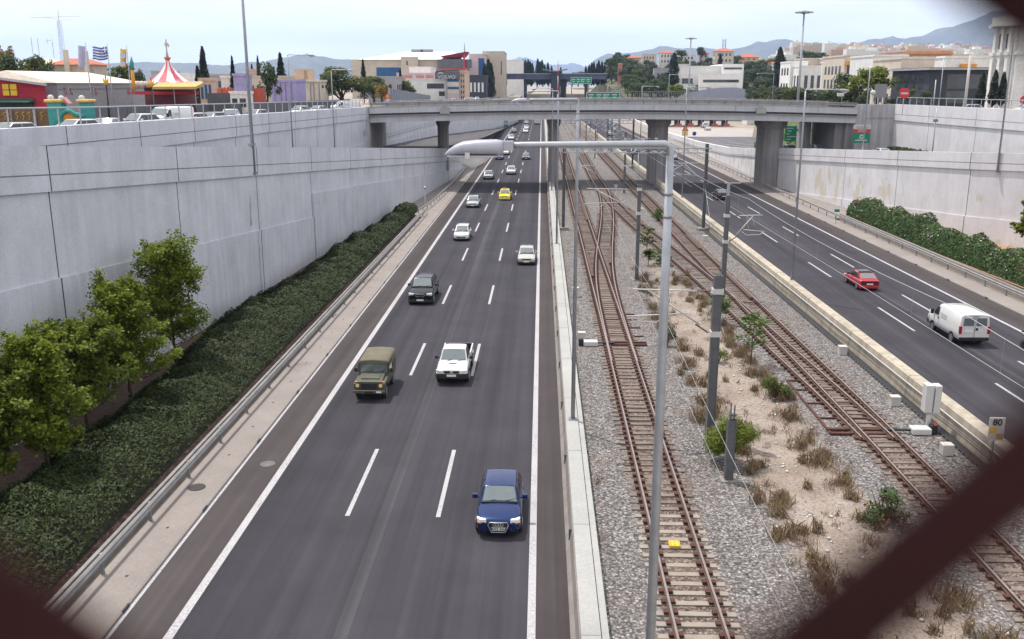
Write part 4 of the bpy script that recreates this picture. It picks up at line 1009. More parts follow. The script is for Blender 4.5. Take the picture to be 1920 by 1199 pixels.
PT['taxi'] = paint('taxi_yellow', (.78,.60,.03)); PT['purple'] = paint('indigo_paint', (.028,.022,.14)); PT['grey'] = paint('dark_grey_paint', (.10,.11,.14), .2); PT['red'] = paint('red_paint', (.40,.02,.03))
PT['teal'] = paint('teal_paint', (.02,.28,.33)); PT['truckred'] = paint('truck_red', (.38,.04,.05)); PT['lgrey'] = paint('light_grey_paint', (.55,.56,.58)); PT['army'] = P('olive_drab', (.082,.084,.062), .6, var=.2, scale=1.5); PT['canvas'] = P('army_canvas', (.135,.125,.085), .9, var=.15, scale=2)
def carpos(px, py, L_, z=0):
    g_ = G(px, py, z); return (g_.x, g_.y+L_/2-.35, z)
car('blue hatchback with a four ring grille, nearest car on the left carriageway', carpos(935,1003,3.95), L_=3.95, W=1.74, H=1.42, hf=.80, hr=.95, hb=.95, hd=1.02, yc=1.2, yrf=1.72, yrr=3.3, yd=3.8, wr=.70, paint_=PT['blue'], grille='frame', low=None, plate='AZZ 6026', lamp='lens')
car('black four wheel drive estate with kidney grille beside the left solid line', carpos(789,571,4.85), L_=4.85, W=1.93, H=1.76, hf=.95, hr=1.16, hb=1.18, hd=1.22, yc=1.4, yrf=2.1, yrr=4.1, yd=4.75, r=.38, clr=.24, paint_=PT['bmw'], grille='kidney', low='black', rails=True, mirror=M['black'], wr=.72, cat='suv', name='suv')
car('champagne saloon with black bumper in the inner lane close to the right solid line', carpos(987,497,4.4), L_=4.4, W=1.7, H=1.42, paint_=PT['cream'], yd=4.0, yrr=3.35, hd=1.0, low='black')
car('small white hatchback with smiling grille in the outer lane, ahead of the silver one', carpos(865,452,4.0), L_=4.0, W=1.72, H=1.5, paint_=PT['white'], grille='smile', low=None, yc=.98, yrf=1.75)
car('silver hatchback straddling the left solid line beside the taxi', carpos(886,390,4.25), L_=4.25, W=1.77, H=1.45, paint_=PT['silver'], low=None, grille='wide')
car('yellow taxi saloon with roof sign just leaving the bridge shadow', carpos(946,376,4.5), L_=4.5, W=1.74, H=1.43, paint_=PT['taxi'], taxi=True, yd=3.75, yrr=3.3, hd=.98, low=PT['taxi'], name='taxi', cat='taxi')
sv2 = car('silver saloon in the outer lane just behind the bridge shadow', carpos(915,337,4.4), L_=4.4, W=1.75, H=1.45, paint_=PT['silver'], yd=3.8, yrr=3.3)
wh2 = car('white saloon in the middle lane just behind the bridge shadow', carpos(958,328,4.5), L_=4.5, W=1.77, H=1.47, paint_=PT['white'], yd=3.85, yrr=3.4, low=None)
CARS = 'distant traffic on the left carriageway'
car('dark indigo hatchback in the outer lane directly right of the lamp head', carpos(936,300,3.9), L_=3.9, W=1.75, H=1.5, paint_=PT['purple'], group=CARS)
dg = car('dark grey saloon in the inner lane below the lamp arm', carpos(986,300,4.4), L_=4.4, W=1.76, H=1.42, paint_=PT['grey'], yd=3.8, yrr=3.3, group=CARS)
wf = car('white car half hidden behind the lamp arm joint', carpos(947,291,4.3), L_=4.3, W=1.8, H=1.62, hb=1.05, hr=1.02, hd=1.1, paint_=PT['white'], group=CARS)
for px, py, src, lab in ((958,263,wf,'white car beyond the bridge in the outer lane, above the lamp arm'),(985,250,wf,'nearer of the two white cars one behind the other beyond the bridge'),(987,243,wf,'farther of the two white cars one behind the other beyond the bridge'),
                         (964,249,dg,'dark car beyond the bridge beside the left solid line'),(987,233,sv2,'silver car under the bridge edge in the middle lane')):
    dup(src, loc=carpos(px,py,4.3), label=lab, group=CARS)
def truck(label, loc, rz, cab, box, L_=6.2, W=2.1, H=2.7, group=None):
    t = thing('truck', label, 'truck', loc, rz, group); y0 = -L_/2; w2 = W/2
    b = MB(); b.extr([(-w2*.94,y0,.5),(-w2*.94,y0+1.6,.5),(-w2*.94,y0+1.6,2.0),(-w2*.94,y0+.45,2.0),(-w2*.94,y0,1.15)],(W*.94,0,0)); b.build('cab',cab,t,bevel=.05)
    MB().extr([(-w2*.84,y0+.03,1.2),(w2*.84,y0+.03,1.2),(w2*.8,y0+.41,1.92),(-w2*.8,y0+.41,1.92)],(0,-.02,.01)).build('windscreen',M['glass'],t)
    MB().box(-w2,w2,y0+1.7,y0+L_,.75,H).build('cargo_box',box,t,bevel=.03)
    MB().box(-w2*.9,w2*.9,y0-.06,y0+.15,.4,.7).build('bumper',M['black'],t)
    MB().box(-w2*.7,w2*.7,y0+.2,y0+L_-.1,.45,.75).build('chassis',M['black'],t)
    for s in (-1,1):
        MB().box(s*w2*.7-.12,s*w2*.7+.12,y0-.03,y0+.1,.75,.92).build('headlight',M['lens'],t)
        for y in (y0+.9,y0+L_-1.3): wheel(t,s*(w2-.15),y,.38,.25)
    return t
truck('white truck with a red load body on the inner lane, farthest under the bridge', (-1.9,402,0), 0, PT['white'], PT['truckred'])
truck('teal lorry where the slip road merges beyond the bridge', (-14.6,380,0), 0, PT['teal'], PT['teal'], H=2.4)
dup(wf, loc=(-18.2,388,0.2), label='white van-like car behind the lamp column on the slip road', group=CARS)
dup(wf, loc=(-16.4,436,0), label='white car on the slip road directly under the bridge edge', group=CARS)

# ---- army jeep
def jeep():
    g_ = G(695,750); L_ = 4.1; t = thing('army_jeep', 'olive drab military jeep with a canvas top and round headlamps beside the left solid line', 'jeep', (g_.x, g_.y+L_/2-.35, 0)); y0 = -L_/2; w2 = .82
    b = MB(); b.box(-w2,w2,y0+1.55,y0+L_,.55,1.12).extr([(-w2*.92,y0+.12,.6),(-w2*.92,y0+1.56,.6),(-w2*.98,y0+1.56,1.12),(-w2*.9,y0+.14,1.06)],(0,0,0.001)) if 0 else b.box(-w2,w2,y0+1.5,y0+L_,.55,1.14)
    b.build('body',PT['army'],t,bevel=.03)
    h = MB(); h.extr([(-.66,y0+.1,.62),(-.66,y0+1.52,.62),(-.66,y0+1.52,1.2),(-.66,y0+1.1,1.17),(-.66,y0+.1,1.1)],(1.32,0,0)); h.build('bonnet',PT['army'],t,bevel=.03)
    MB().box(-.5,.5,y0+.45,y0+1.3,1.13,1.19).build('bonnet_ridge',PT['army'],t,bevel=.02)
    MB().box(-.42,.42,y0+.04,y0+.12,.7,1.02).build('grille',M['black'],t)
    MB().box(-.84,.84,y0-.1,y0+.08,.5,.66).build('front_bumper',PT['army'],t,bevel=.02)
    MB().box(.4,.68,y0-.115,y0-.1,.54,.62).build('number_plate',M['plate'],t); MB().box(-.2,.25,y0-.112,y0-.1,.53,.63).build('plate_holder',M['black'],t)
    for s in (-1,1):
        f = MB(); f.extr([(s*.64,y0+.05,.62),(s*.64,y0+.05,1.0),(s*.64,y0+1.5,1.04),(s*.64,y0+1.5,.6),(s*.64,y0+1.15,.62),(s*.64,y0+.95,.86),(s*.64,y0+.5,.86),(s*.64,y0+.3,.62)],(s*.2,0,0)); f.build('front_wing',PT['army'],t,bevel=.02)
        hl = MB(); n = 14; hl.extr([(s*.62+.1*math.cos(2*math.pi*k/n),y0+.02,.9+.1*math.sin(2*math.pi*k/n)) for k in range(n)],(0,.08,0)); hl.build('headlight',P('warm_headlamp',(.85,.62,.32),.3,var=.1),t)
        hl = MB(); hl.extr([(s*.62+.125*math.cos(2*math.pi*k/n),y0+.04,.9+.125*math.sin(2*math.pi*k/n)) for k in range(n)],(0,.05,0)); hl.build('headlight_ring',M['black'],t)
        MB().box(s*.72-.07,s*.72+.07,y0+.16,y0+.3,1.02,1.09).build('indicator',P('orange_lens',(.62,.16,.06),.35),t,bevel=.02)
        MB().box(s*.97-.09,s*.97+.09,y0+1.5,y0+1.56,1.22,1.42).tube((s*.8,y0+1.52,1.2),(s*.93,y0+1.53,1.3),.015).build('mirror',M['black'],t)
        for y in (.75,3.2): wheel(t,s*.70,y0+y,.36,.22,rim='galvd')
        MB().box(s*.835-.012,s*.835+.012,y0+1.62,y0+2.5,1.2,1.66).build('side_window',M['dglass'],t)
        MB().box(s*.825-.02,s*.825+.02,y0+2.55,y0+2.62,1.16,1.75).build('canvas_pole',M['black'],t)
    MB().box(-.8,.8,y0+1.52,y0+1.6,1.14,1.2).box(-.8,-.73,y0+1.53,y0+1.62,1.18,1.78).box(.73,.8,y0+1.53,y0+1.62,1.18,1.78).box(-.8,.8,y0+1.55,y0+1.64,1.72,1.8).build('windscreen_frame',PT['army'],t)
    MB().extr([(-.73,y0+1.54,1.2),(.73,y0+1.54,1.2),(.73,y0+1.58,1.72),(-.73,y0+1.58,1.72)],(0,.015,0)).build('windscreen',M['glass'],t)
    for s in (-.3,.35): MB().path([(s,y0+1.52,1.19),(s+.3,y0+1.53,1.34)],.014,4).build('wiper',M['black'],t)
    c = MB(); 
    def ring(y,z,w_,zb,bul=0): return [(-w_,y,zb),(-w_,y,z-.16),(-w_*.9,y,z-.03),(-w_*.45,y,z+bul),(0,y,z+.02+bul),(w_*.45,y,z+bul),(w_*.9,y,z-.03),(w_,y,z-.16),(w_,y,zb)]
    loft(c,[ring(y0+1.5,1.86,.82,1.7),ring(y0+1.62,1.9,.82,1.68),ring(y0+2.5,1.93,.83,1.64,.02),ring(y0+2.55,1.92,.835,1.12,.02),ring(y0+3.5,1.94,.83,1.12,.01),ring(y0+4.0,1.92,.83,1.12),ring(y0+4.1,1.84,.8,1.12)])
    c.build('canvas_top',PT['canvas'],t)
    w_ = MB(); n = 14; w_.extr([(.0+.33*math.cos(2*math.pi*k/n),y0+L_+.03,.95+.33*math.sin(2*math.pi*k/n)) for k in range(n)],(0,.18,0)); w_.build('spare_wheel',M['rubber'],t)
    MB().box(-.6,.6,y0+.3,y0+3.9,.42,.58).build('chassis',M['black'],t)
jeep()
# ---- white pickup
def pickup():
    g_ = G(848,720); L_ = 5.0; t = thing('pickup_truck', 'white pickup with an open load bed and black lower bumper in the middle lane', 'pickup', (g_.x, g_.y+L_/2-.35, 0)); y0 = -L_/2; w2 = .9; pw = PT['white']
    def sec(y,z,w_,zb): a = [(0,zb),(.86*w_,zb),(w_,zb+.08),(w_,lerp(zb,z,.55)),(.985*w_,z-.13),(.92*w_,z-.03),(.75*w_,z),(0,z+.02)]; return [(x,y0+y,q) for x,q in a]+[(-x,y0+y,q) for x,q in a[::-1] if x > 0]
    b = MB(); loft(b,[sec(0,.86,.8,.5),sec(.06,.93,.86,.42),sec(.2,.98,.89,.36),sec(.9,1.06,.9,.36),sec(1.3,1.1,.9,.36),sec(2.2,1.12,.9,.36),sec(2.95,1.12,.9,.36)]); b.build('body',pw,t,subd=1)
    bed = MB(); bed.box(-.88,-.8,y0+3.0,y0+L_,.55,1.12).box(.8,.88,y0+3.0,y0+L_,.55,1.12).box(-.8,.8,y0+L_-.07,y0+L_,.55,1.12).box(-.8,.8,y0+3.0,y0+3.06,.55,1.12); bed.build('load_bed',pw,t,bevel=.02)
    MB().box(-.798,.798,y0+3.065,y0+L_-.075,.55,.7).box(-.797,-.77,y0+3.07,y0+L_-.08,.7,1.13).box(.77,.797,y0+3.07,y0+L_-.08,.7,1.13).box(-.77,.77,y0+L_-.1,y0+L_-.072,.7,1.13).box(-.77,.77,y0+3.065,y0+3.09,.7,1.135).build('bed_liner',M['black'],t)
    T0 = [(-.80,y0+1.3,1.08),(-.4,y0+1.27,1.1),(.4,y0+1.27,1.1),(.8,y0+1.3,1.08)]; T1 = [(-.65,y0+1.85,1.66),(-.35,y0+1.83,1.69),(.35,y0+1.83,1.69),(.65,y0+1.85,1.66)]
    T2 = [(-.65,y0+2.75,1.68),(-.35,y0+2.76,1.71),(.35,y0+2.76,1.71),(.65,y0+2.75,1.68)]; T3 = [(-.8,y0+2.95,1.08),(-.4,y0+2.95,1.08),(.4,y0+2.95,1.08),(.8,y0+2.95,1.08)]
    c = MB(); rr = [[c.add(p) for p in T] for T in (T0,T1,T2,T3)]; c.cs = True
    for a,d in zip(rr,rr[1:]):
        for j in range(3): c.face((a[j],a[j+1],d[j+1],d[j]))
    c.cs = False; c.face([rr[0][0],rr[3][0],rr[2][0],rr[1][0]]); c.face([rr[0][3],rr[1][3],rr[2][3],rr[3][3]]); c.build('cabin',pw,t,bevel=.035)
    def inset(A,B,n_,nm,u=.9,a=.07,e=.92):
        q = MB(); L1 = [Vector(p) for p in A]; L2 = [Vector(p) for p in B]; pts = []
        def at_(Ls,k): k = k*3; i = min(2,int(k)); return Ls[i].lerp(Ls[i+1],k-i)
        ks = [(1-u)/2+u*i/6 for i in range(7)]; r0 = [q.add(at_(L1,k).lerp(at_(L2,k),a)+Vector(n_)*.014) for k in ks]; r1 = [q.add(at_(L1,k).lerp(at_(L2,k),e)+Vector(n_)*.014) for k in ks]
        for j in range(6): q.face((r0[j],r0[j+1],r1[j+1],r1[j]))
        q.build(nm,M['glass'],t)
    inset(T0,T1,(0,-.7,.7),'windscreen'); inset(T3,T2,(0,.9,.3),'rear_window')
    for s in (-1,1):
        q = MB(); q.extr([(s*.80,y0+1.55,1.16),(s*.8,y0+2.8,1.16),(s*.68,y0+2.68,1.6),(s*.68,y0+1.95,1.6)],(s*.01,0,0)); q.build('side_window',M['dglass'],t)
        MB().box(s*1.0-.1,s*1.0+.1,y0+1.55,y0+1.7,1.12,1.3).box(min(s*.8,s*.95),max(s*.8,s*.95),y0+1.6,y0+1.65,1.14,1.2).build('mirror',M['black'],t,bevel=.03)
        q = MB(); q.extr([(s*.5,y0-.015,.72),(s*.84,y0+.02,.72),(s*.895,y0+.16,.74),(s*.88,y0+.16,.9),(s*.82,y0+.02,.9),(s*.5,y0-.015,.88)],(0,.06,0)); q.build('headlight',M['lens'],t)
        MB().box(s*.84-.05,s*.84+.05,y0+L_-.01,y0+L_+.012,.7,1.05).build('tail_light',M['redlens'],t)
        for yy in (.9,4.0):
            a_ = MB(); n = 14; pts = [(s*.855,y0+yy+.43*math.cos(math.pi*k/n),.36+.43*math.sin(math.pi*k/n)) for k in range(n+1)]; a_.extr(pts,(s*.05,0,0)); a_.build('wheel_arch',M['black'],t); wheel(t,s*.80,y0+yy,.36,.24)
    for s in (-1,1): MB().extr([(s*.05,y0-.02,.86),(s*.44,y0-.02,.86),(s*.4,y0-.02,.73),(s*.12,y0-.02,.73)],(0,.06,0)).build('grille',M['black'],t)
    em = MB(); em.path([(.075*math.cos(k*math.pi/7),y0-.04,.8+.075*math.sin(k*math.pi/7)) for k in range(15)],.014,4,False); em.box(-.1,.1,y0-.045,y0-.025,.785,.815); em.build('emblem',M['alloy'],t)
    MB().extr([(-.82,y0-.06,.4),(.82,y0-.06,.4),(.92,y0+.18,.4),(.92,y0+.42,.4),(-.92,y0+.42,.4),(-.92,y0+.18,.4)],(0,0,.3)).build('front_bumper',M['black'],t,bevel=.04)
    MB().box(-.26,.26,y0-.085,y0-.06,.55,.67).build('number_plate',M['plate'],t)
    MB().box(-.24,.24,y0+.75,y0+.98,1.05,1.115).build('bonnet_scoop',pw,t,bevel=.03); MB().box(-.2,.2,y0+.735,y0+.755,1.075,1.1).build('scoop_opening',M['black'],t)
    for s in (-.35,.25): MB().path([(s,y0+1.25,1.11),(s+.4,y0+1.34,1.17)],.014,4).build('wiper',M['black'],t)
    MB().box(-.7,.7,y0+.4,y0+4.8,.34,.55).build('chassis',M['black'],t)
pickup()
# ---- right carriageway (driving away, so turned round)
RZ = math.pi+R(.55)
car('black saloon with a grey roof driving away in the bridge shadow on the right carriageway', (26.6,139.6,0), RZ, L_=4.5, W=1.75, H=1.42, paint_=PT['black'], yd=3.75, yrr=3.3, hd=.98, boxy=.6, low='black')
car('red angular hatchback with a black rear spoiler on the right carriageway', (27.0,77.9,0), RZ, L_=4.2, W=1.66, H=1.37, hf=.72, hr=.88, hb=.9, hd=.95, yc=1.2, yrf=1.95, yrr=3.1, yd=3.95, paint_=PT['red'], boxy=.7, low=PT['red'], rack=True, tailbar=True, mirror=M['black'], doors=2, r=.29)
def van(label, loc, rz, lettered=True, group=None, L_=5.0):
    t = thing('van', label, 'van', loc, rz, group); y0 = -L_/2; w2 = .98; pw = PT['white']; H = 2.12
    def sec(y,zt,w_,wt_,zb=.42): a = [(0,zb),(w_*.9,zb),(w_,zb+.1),(w_,.95),(lerp(w_,wt_,.35),1.35),(wt_,zt-.13),(wt_*.92,zt-.03),(wt_*.5,zt+.015),(0,zt+.03)]; return [(x,y0+y,z) for x,z in a]+[(-x,y0+y,z) for x,z in a[::-1] if x > 0]
    b = MB(); loft(b,[sec(0,.98,.86*w2,.7*w2),sec(.1,1.1,.95*w2,.78*w2),sec(.55,1.24,w2,.84*w2),sec(.85,1.42,w2,.86*w2),sec(1.55,2.04,w2,.88*w2),sec(1.75,H,w2,.9*w2),sec(3,H+.02,w2,.9*w2),sec(L_-.12,H,w2,.9*w2),sec(L_-.02,H-.04,.985*w2,.885*w2)])
    b.build('body',pw,t)
    MB().extr([(-.76,y0+.8,1.36),(.76,y0+.8,1.36),(.78,y0+1.5,1.98),(-.78,y0+1.5,1.98)],(0,-.03,.03)).build('windscreen',M['glass'],t)
    for s in (-1,1):
        MB().extr([(s*.955,y0+1.05,1.32),(s*.955,y0+1.75,1.32),(s*.89,y0+1.75,1.88),(s*.895,y0+1.5,1.88)],(s*.03,0,0)).build('side_window',M['dglass'],t)
        MB().box(s*1.1-.1,s*1.1+.1,y0+.95,y0+1.1,1.25,1.6).build('mirror',M['black'],t,bevel=.03)
        MB().box(s*.985-.012,s*.985+.012,y0+1.2,y0+3.6,.5,.66).build('side_trim',M['galvd'],t)
        MB().box(s*.982-.006,s*.982+.006,y0+1.84,y0+1.86,.68,1.3).box(s*.988-.01,s*.988+.01,y0+1.62,y0+1.78,1.12,1.18).build('door_handle',M['black'],t)
        MB().extr([(s*.45,y0+L_-.005,1.4),(s*.06,y0+L_-.005,1.4),(s*.06,y0+L_-.005,1.9),(s*.45,y0+L_-.005,1.9)] if 0 else [(s*.08,y0+L_-.02,1.38),(s*.76,y0+L_-.02,1.38),(s*.72,y0+L_-.02,1.9),(s*.08,y0+L_-.02,1.9)],(0,.035,0)).build('rear_window',M['glass'],t,bevel=.02)
        MB().box(s*.9-.09,s*.9+.075,y0+L_-.13,y0+L_+.02,.85,1.35).build('tail_light',M['redlens'],t,bevel=.015)
        MB().box(s*.72-.2,s*.72+.2,y0-.01,y0+.2,.78,.98).build('headlight',M['lens'],t,bevel=.02)
        for yy in (.95,L_-1.05):
            a_ = MB(); n = 14; a_.extr([(s*.93,y0+yy+.42*math.cos(math.pi*k/n),.34+.42*math.sin(math.pi*k/n)) for k in range(n+1)],(s*.06,0,0)); a_.build('wheel_arch',M['black'],t); wheel(t,s*.88,y0+yy,.34,.22)
    MB().box(-.012,.012,y0+L_-.015,y0+L_+.004,.62,2.0).build('door_gap',M['galvd'],t)
    MB().box(-.95,.95,y0+L_-.2,y0+L_+.06,.4,.62).build('rear_bumper',M['black'],t,bevel=.03); MB().box(-.95,.95,y0-.06,y0+.25,.4,.7).build('front_bumper',M['black'],t,bevel=.03)
    MB().box(.1,.66,y0+L_+.0,y0+L_+.03,.95,1.08).build('number_plate',M['plate'],t); MB().box(-.2,-.06,y0+L_+.0,y0+L_+.03,1.1,1.24).build('lock',M['black'],t)
    MB().box(-.2,.2,y0+L_-.03,y0+L_+.025,1.98,2.03).build('brake_light',M['galvd'],t)
    if lettered:
        sg = MB()
        for k in range(7): sg.box(.968,.975,y0+2.05+k*.13,y0+2.13+k*.13,1.45,1.6)
        for k in range(8): sg.box(.974,.98,y0+2.1+k*.11,y0+2.17+k*.11,1.28,1.38)
        sg.build('faint_lettering',P('faded_grey_print',(.55,.55,.55),.7),t)
    MB().box(-.75,.75,y0+.3,y0+L_-.3,.3,.5).build('chassis',M['black'],t)
    return t
V1 = van('white panel van with two rear windows driving away on the right carriageway', (28.0,61.6,0), RZ)
# ---- motorcycle with rider at the right edge
def moto():
    p = (31.0,57.9,0); t = thing('motorcycle', 'black motorcycle at the right edge of the picture behind the white van', 'motorcycle', p, RZ)
    for y in (-.72,.7): wheel(t,0,y,.31,.14)
    b = MB(); b.cs = True
    loft(b,[[(w_*math.cos(a),y,z+h*math.sin(a)) for a in [k*math.pi/4 for k in range(8)]] for y,w_,z,h in ((-.45,.06,.8,.1),(-.3,.16,.85,.17),(.0,.17,.86,.16),(.12,.12,.8,.1),(.4,.13,.82,.08),(.8,.1,.9,.06),(.95,.04,.93,.03))]); b.build('fuel_tank',P('moto_blue',(.04,.06,.2),.35,coat=.6),t)
    MB().box(-.14,.14,-.3,.3,.35,.68).build('engine',M['galvd'],t,bevel=.03)
    MB().path([(.1,-.35,.95),(.1,-.6,.6),(.09,-.72,.31)],.03,6).path([(-.1,-.35,.95),(-.1,-.6,.6),(-.09,-.72,.31)],.03,6).build('fork',M['galv'],t)
    MB().path([(-.38,-.2,1.05),(-.2,-.36,1.04),(.2,-.36,1.04),(.38,-.2,1.05)],.02,6).build('handlebar',M['black'],t)
    for s in (-1,1): MB().path([(s*.2,-.35,1.04),(s*.3,-.38,1.25)],.01,4).box(s*.32-.07,s*.32+.07,-.41,-.37,1.22,1.32).build('mirror',M['black'],t)
    MB().box(-.1,.1,.75,1.0,.78,.86).build('tail_light',M['redlens'],t); MB().path([(.2,-.1,.38),(.22,.5,.4),(.2,.85,.5)],[.04,.05,.06],8).build('exhaust',M['alloy'],t)
    # rider: one continuous skinned body seated on the saddle
    J = [((0,.2,.95),.15),((0,.12,1.2),.15),((0,.02,1.42),.16),((0,-.04,1.56),.06),((0,-.08,1.7),.12),
         ((.2,.0,1.42),.075),((.33,-.12,1.2),.05),((.36,-.27,1.06),.04),((-.2,.0,1.42),.075),((-.33,-.12,1.2),.05),((-.36,-.27,1.06),.04),
         ((.15,.1,.92),.1),((.22,-.28,.8),.085),((.2,.02,.4),.06),((.2,-.12,.33),.045),((-.15,.1,.92),.1),((-.22,-.28,.8),.085),((-.2,.02,.4),.06),((-.2,-.12,.33),.045)]
    E_ = [(0,1),(1,2),(2,3),(3,4),(2,5),(5,6),(6,7),(2,8),(8,9),(9,10),(0,11),(11,12),(12,13),(13,14),(0,15),(15,16),(16,17),(17,18)]
    me = bpy.data.meshes.new('person'); me.from_pydata([j[0] for j in J], E_, []); pr = link('person', me)
    me.materials.append(P('dark_trousers',(.03,.035,.06),.85)); tag(pr,'motorcycle rider in a red and white top seated at the right edge of the picture','person')
    pr.location = p; pr.rotation_euler = (0,0,RZ)
    sk = pr.modifiers.new('skin','SKIN'); 
    for i,(q,r_) in enumerate(J): me.skin_vertices[0].data[i].radius = (r_,r_)
    me.skin_vertices[0].data[0].use_root = True; ss = pr.modifiers.new('ss','SUBSURF'); ss.levels = 1; ss.render_levels = 1
    j = MB(); loft(j,[[(w_*math.cos(a),y+d*math.sin(a),z) for a in [k*math.pi/5 for k in range(10)]] for z,y,w_,d in ((.98,.17,.2,.17),(1.2,.12,.2,.17),(1.4,.03,.23,.17),(1.5,-.01,.14,.11))]); j.build('jacket',P('red_jacket',(.45,.05,.06),.8),pr)
    for s in (-1,1): MB().path([(s*.2,.0,1.42),(s*.33,-.12,1.2),(s*.35,-.22,1.1)],[.09,.065,.055],8).build('sleeve',P('white_sleeve',(.7,.68,.68),.8),pr)
    h = MB(); h.lathe([(.05,-.16),(.12,-.12),(.15,0),(.13,.09),(.07,.14),(.01,.155)],(0,-.08,1.72),12); h.build('helmet',PT['black'],pr)
    MB().box(-.1,.1,-.245,-.2,1.68,1.76).build('visor',M['dglass'],pr)
moto()
GR = 'distant traffic on the right carriageway'
for i,(x,y,src,lab) in enumerate(((22.6,232,dg,'dark car on the inner lane of the right carriageway beyond the bridge'),(29.6,214,sv2,'silver car on the outer right lane just beyond the bridge'),(26.2,268,dg,'second dark car farther along the right carriageway'),(29.8,262,wf,'white car on the outer right lane beyond the bridge'),(22.8,315,wf,'white car far away beside the cream barrier'),(25.9,345,sv2,'pale car in the middle of the far right carriageway'),(29.2,390,wf,'farthest white car on the right carriageway'))):
    dup(src, loc=(x,y,0), rz=RZ, label=lab, group=GR)
# ================================================================ vegetation
def leaves(name, mat, cen, nrm, size, parent=None, asp=.5, seed=1, jitter=.7, mats=None, matidx=None, droop=0):
    """many leaf-sized rhombic faces; cen (n,3), nrm (n,3) preferred facing, size (n,)"""
    rg = np.random.default_rng(seed); n = len(cen)
    nn = nrm+rg.normal(0, jitter, (n,3)); nn /= np.linalg.norm(nn,axis=1)[:,None]+1e-9
    a = rg.normal(0,1,(n,3)); a[:,2] -= droop
    a -= (a*nn).sum(1)[:,None]*nn; a /= np.linalg.norm(a,axis=1)[:,None]+1e-9
    b = np.cross(nn,a); s = size[:,None]
    v = np.stack([cen-a*s*.5, cen+b*s*.5*asp+nn*s*.06, cen+a*s*.5, cen-b*s*.5*asp+nn*s*.06], 1).reshape(-1,3)
    me = bpy.data.meshes.new(name); me.vertices.add(4*n); me.vertices.foreach_set('co', v.astype(np.float32).ravel())
    me.loops.add(4*n); me.loops.foreach_set('vertex_index', np.arange(4*n,dtype=np.int32))
    me.polygons.add(n); me.polygons.foreach_set('loop_start', np.arange(0,4*n,4,dtype=np.int32)); me.polygons.foreach_set('loop_total', np.full(n,4,dtype=np.int32))
    for m in (mats or [mat]): me.materials.append(m)
    if matidx is not None: me.polygons.foreach_set('material_index', matidx.astype(np.int32))
    me.update(calc_edges=True); return link(name, me, parent)
def blob(rg, c, r, n, up=.3, shell=.55):
    """leaf centres in an ellipsoidal clump, denser near the skin"""
    d = rg.normal(0,1,(n,3)); d /= np.linalg.norm(d,axis=1)[:,None]; rr = shell+(1-shell)*rg.random(n)**.6
    p = np.array(c)+d*np.array(r)*rr[:,None]; nn = d.copy(); nn[:,2] += up; return p, nn
def crown(rg, clumps, per, up=.4):
    P_, N_ = [], []
    for c, r in clumps:
        k = max(6,int(per*(r[0]*r[1]*r[2])**(2/3))); p, n = blob(rg,c,r,k,up); P_.append(p); N_.append(n)
    return np.concatenate(P_), np.concatenate(N_)
def trunk(t, pts, r, limbs=()):
    b = MB(); b.path(pts, r, 7)
    for l, lr in limbs: b.path(l, lr, 5)
    return b.build('trunk', M['bark'], t)
def maple(label, x, y, h, w, seed, mat, per=0, size=.15, z0=.35, cat='tree', group='young maples in front of the left wall', th=.21, leafn=85):
    """straight stem, rising limbs, many leafy twigs that point up and out"""
    rg = np.random.default_rng(seed); t = thing('maple_tree', label, cat, (x,y,z0), group=group); P_, N_ = [], []; b = MB()
    b.path([(0,0,-.1),(.03,0,h*.3),(.02,.03,h*.62),(.0,0,h*.93)],[.1,.075,.045,.012],7); nl = 30
    for k in range(nl):
        f = (k+.5)/nl; zb = h*(th+.63*f); a = k*2.399+rg.normal(0,.35); L_ = w*(.60-.33*f)*(.5+.85*rg.random()); rise = L_*(.55+.5*f+.3*rg.random())
        base = np.array([0,0,zb]); tip = np.array([math.cos(a)*L_,math.sin(a)*L_,zb+rise]); tip[2] = min(tip[2],h*(.86+.14*rg.random()))
        b.path([tuple(base),tuple(base*.5+tip*.5+np.array([0,0,-.08*L_])),tuple(tip)],[.03,.018,.006],4)
        for q in range(9):
            s_ = .3+.75*(q+rg.random()*.6)/9; c = base+(tip-base)*s_; side = rg.normal(0,1,3); side[2] = abs(side[2])*.8+.25; side /= np.linalg.norm(side); ln = w*(.13+.10*rg.random()); e = c+side*ln
            n = leafn; u = rg.random(n)**.8; p = c+(e-c)*u[:,None]*1.25+rg.normal(0,1,(n,3))*(.075*w*(1.15-.75*u))[:,None]*np.array([1,1,.7])
            P_.append(p); N_.append(np.tile(np.array([.25*side[0],.25*side[1],.8]),(n,1)))
            if q%3 == 0: b.path([tuple(c),tuple(e)],[.01,.004],3)
    for q in range(4):
        c = np.array([rg.normal(0,.05*w),rg.normal(0,.05*w),h*.8]); e = np.array([rg.normal(0,.13*w),rg.normal(0,.13*w),h*(.95+.1*rg.random())]); n = leafn*2; u = rg.random(n); P_.append(c+(e-c)*u[:,None]+rg.normal(0,1,(n,3))*(.06*w*(1.1-.7*u))[:,None]); N_.append(np.tile(np.array([0,0,.8]),(n,1)))
    p, nn = np.concatenate(P_), np.concatenate(N_); leaves('crown', mat, p, nn, size*(.55+.9*rg.random(len(p))), t, .72, seed, .5, droop=.5); b.build('trunk', M['bark'], t); return t
maple('tallest green maple sapling, farthest from the viewer in the row before the left wall', -20.7, 50.2, 8.0, 3.5, 11, M['leaf'], per=1580)
maple('yellowish maple sapling, second from the far end of the row before the left wall', -20.6, 44.0, 6.9, 3.0, 12, M['leaf'], per=1459)
maple('dark low maple sapling in the middle of the row before the left wall', -20.9, 40.0, 5.9, 3.1, 13, M['leafd'], per=1459)
maple('narrow maple sapling with a bright top near the left edge of the picture', -19.9, 34.6, 6.9, 2.7, 14, M['leaf'], per=1580)
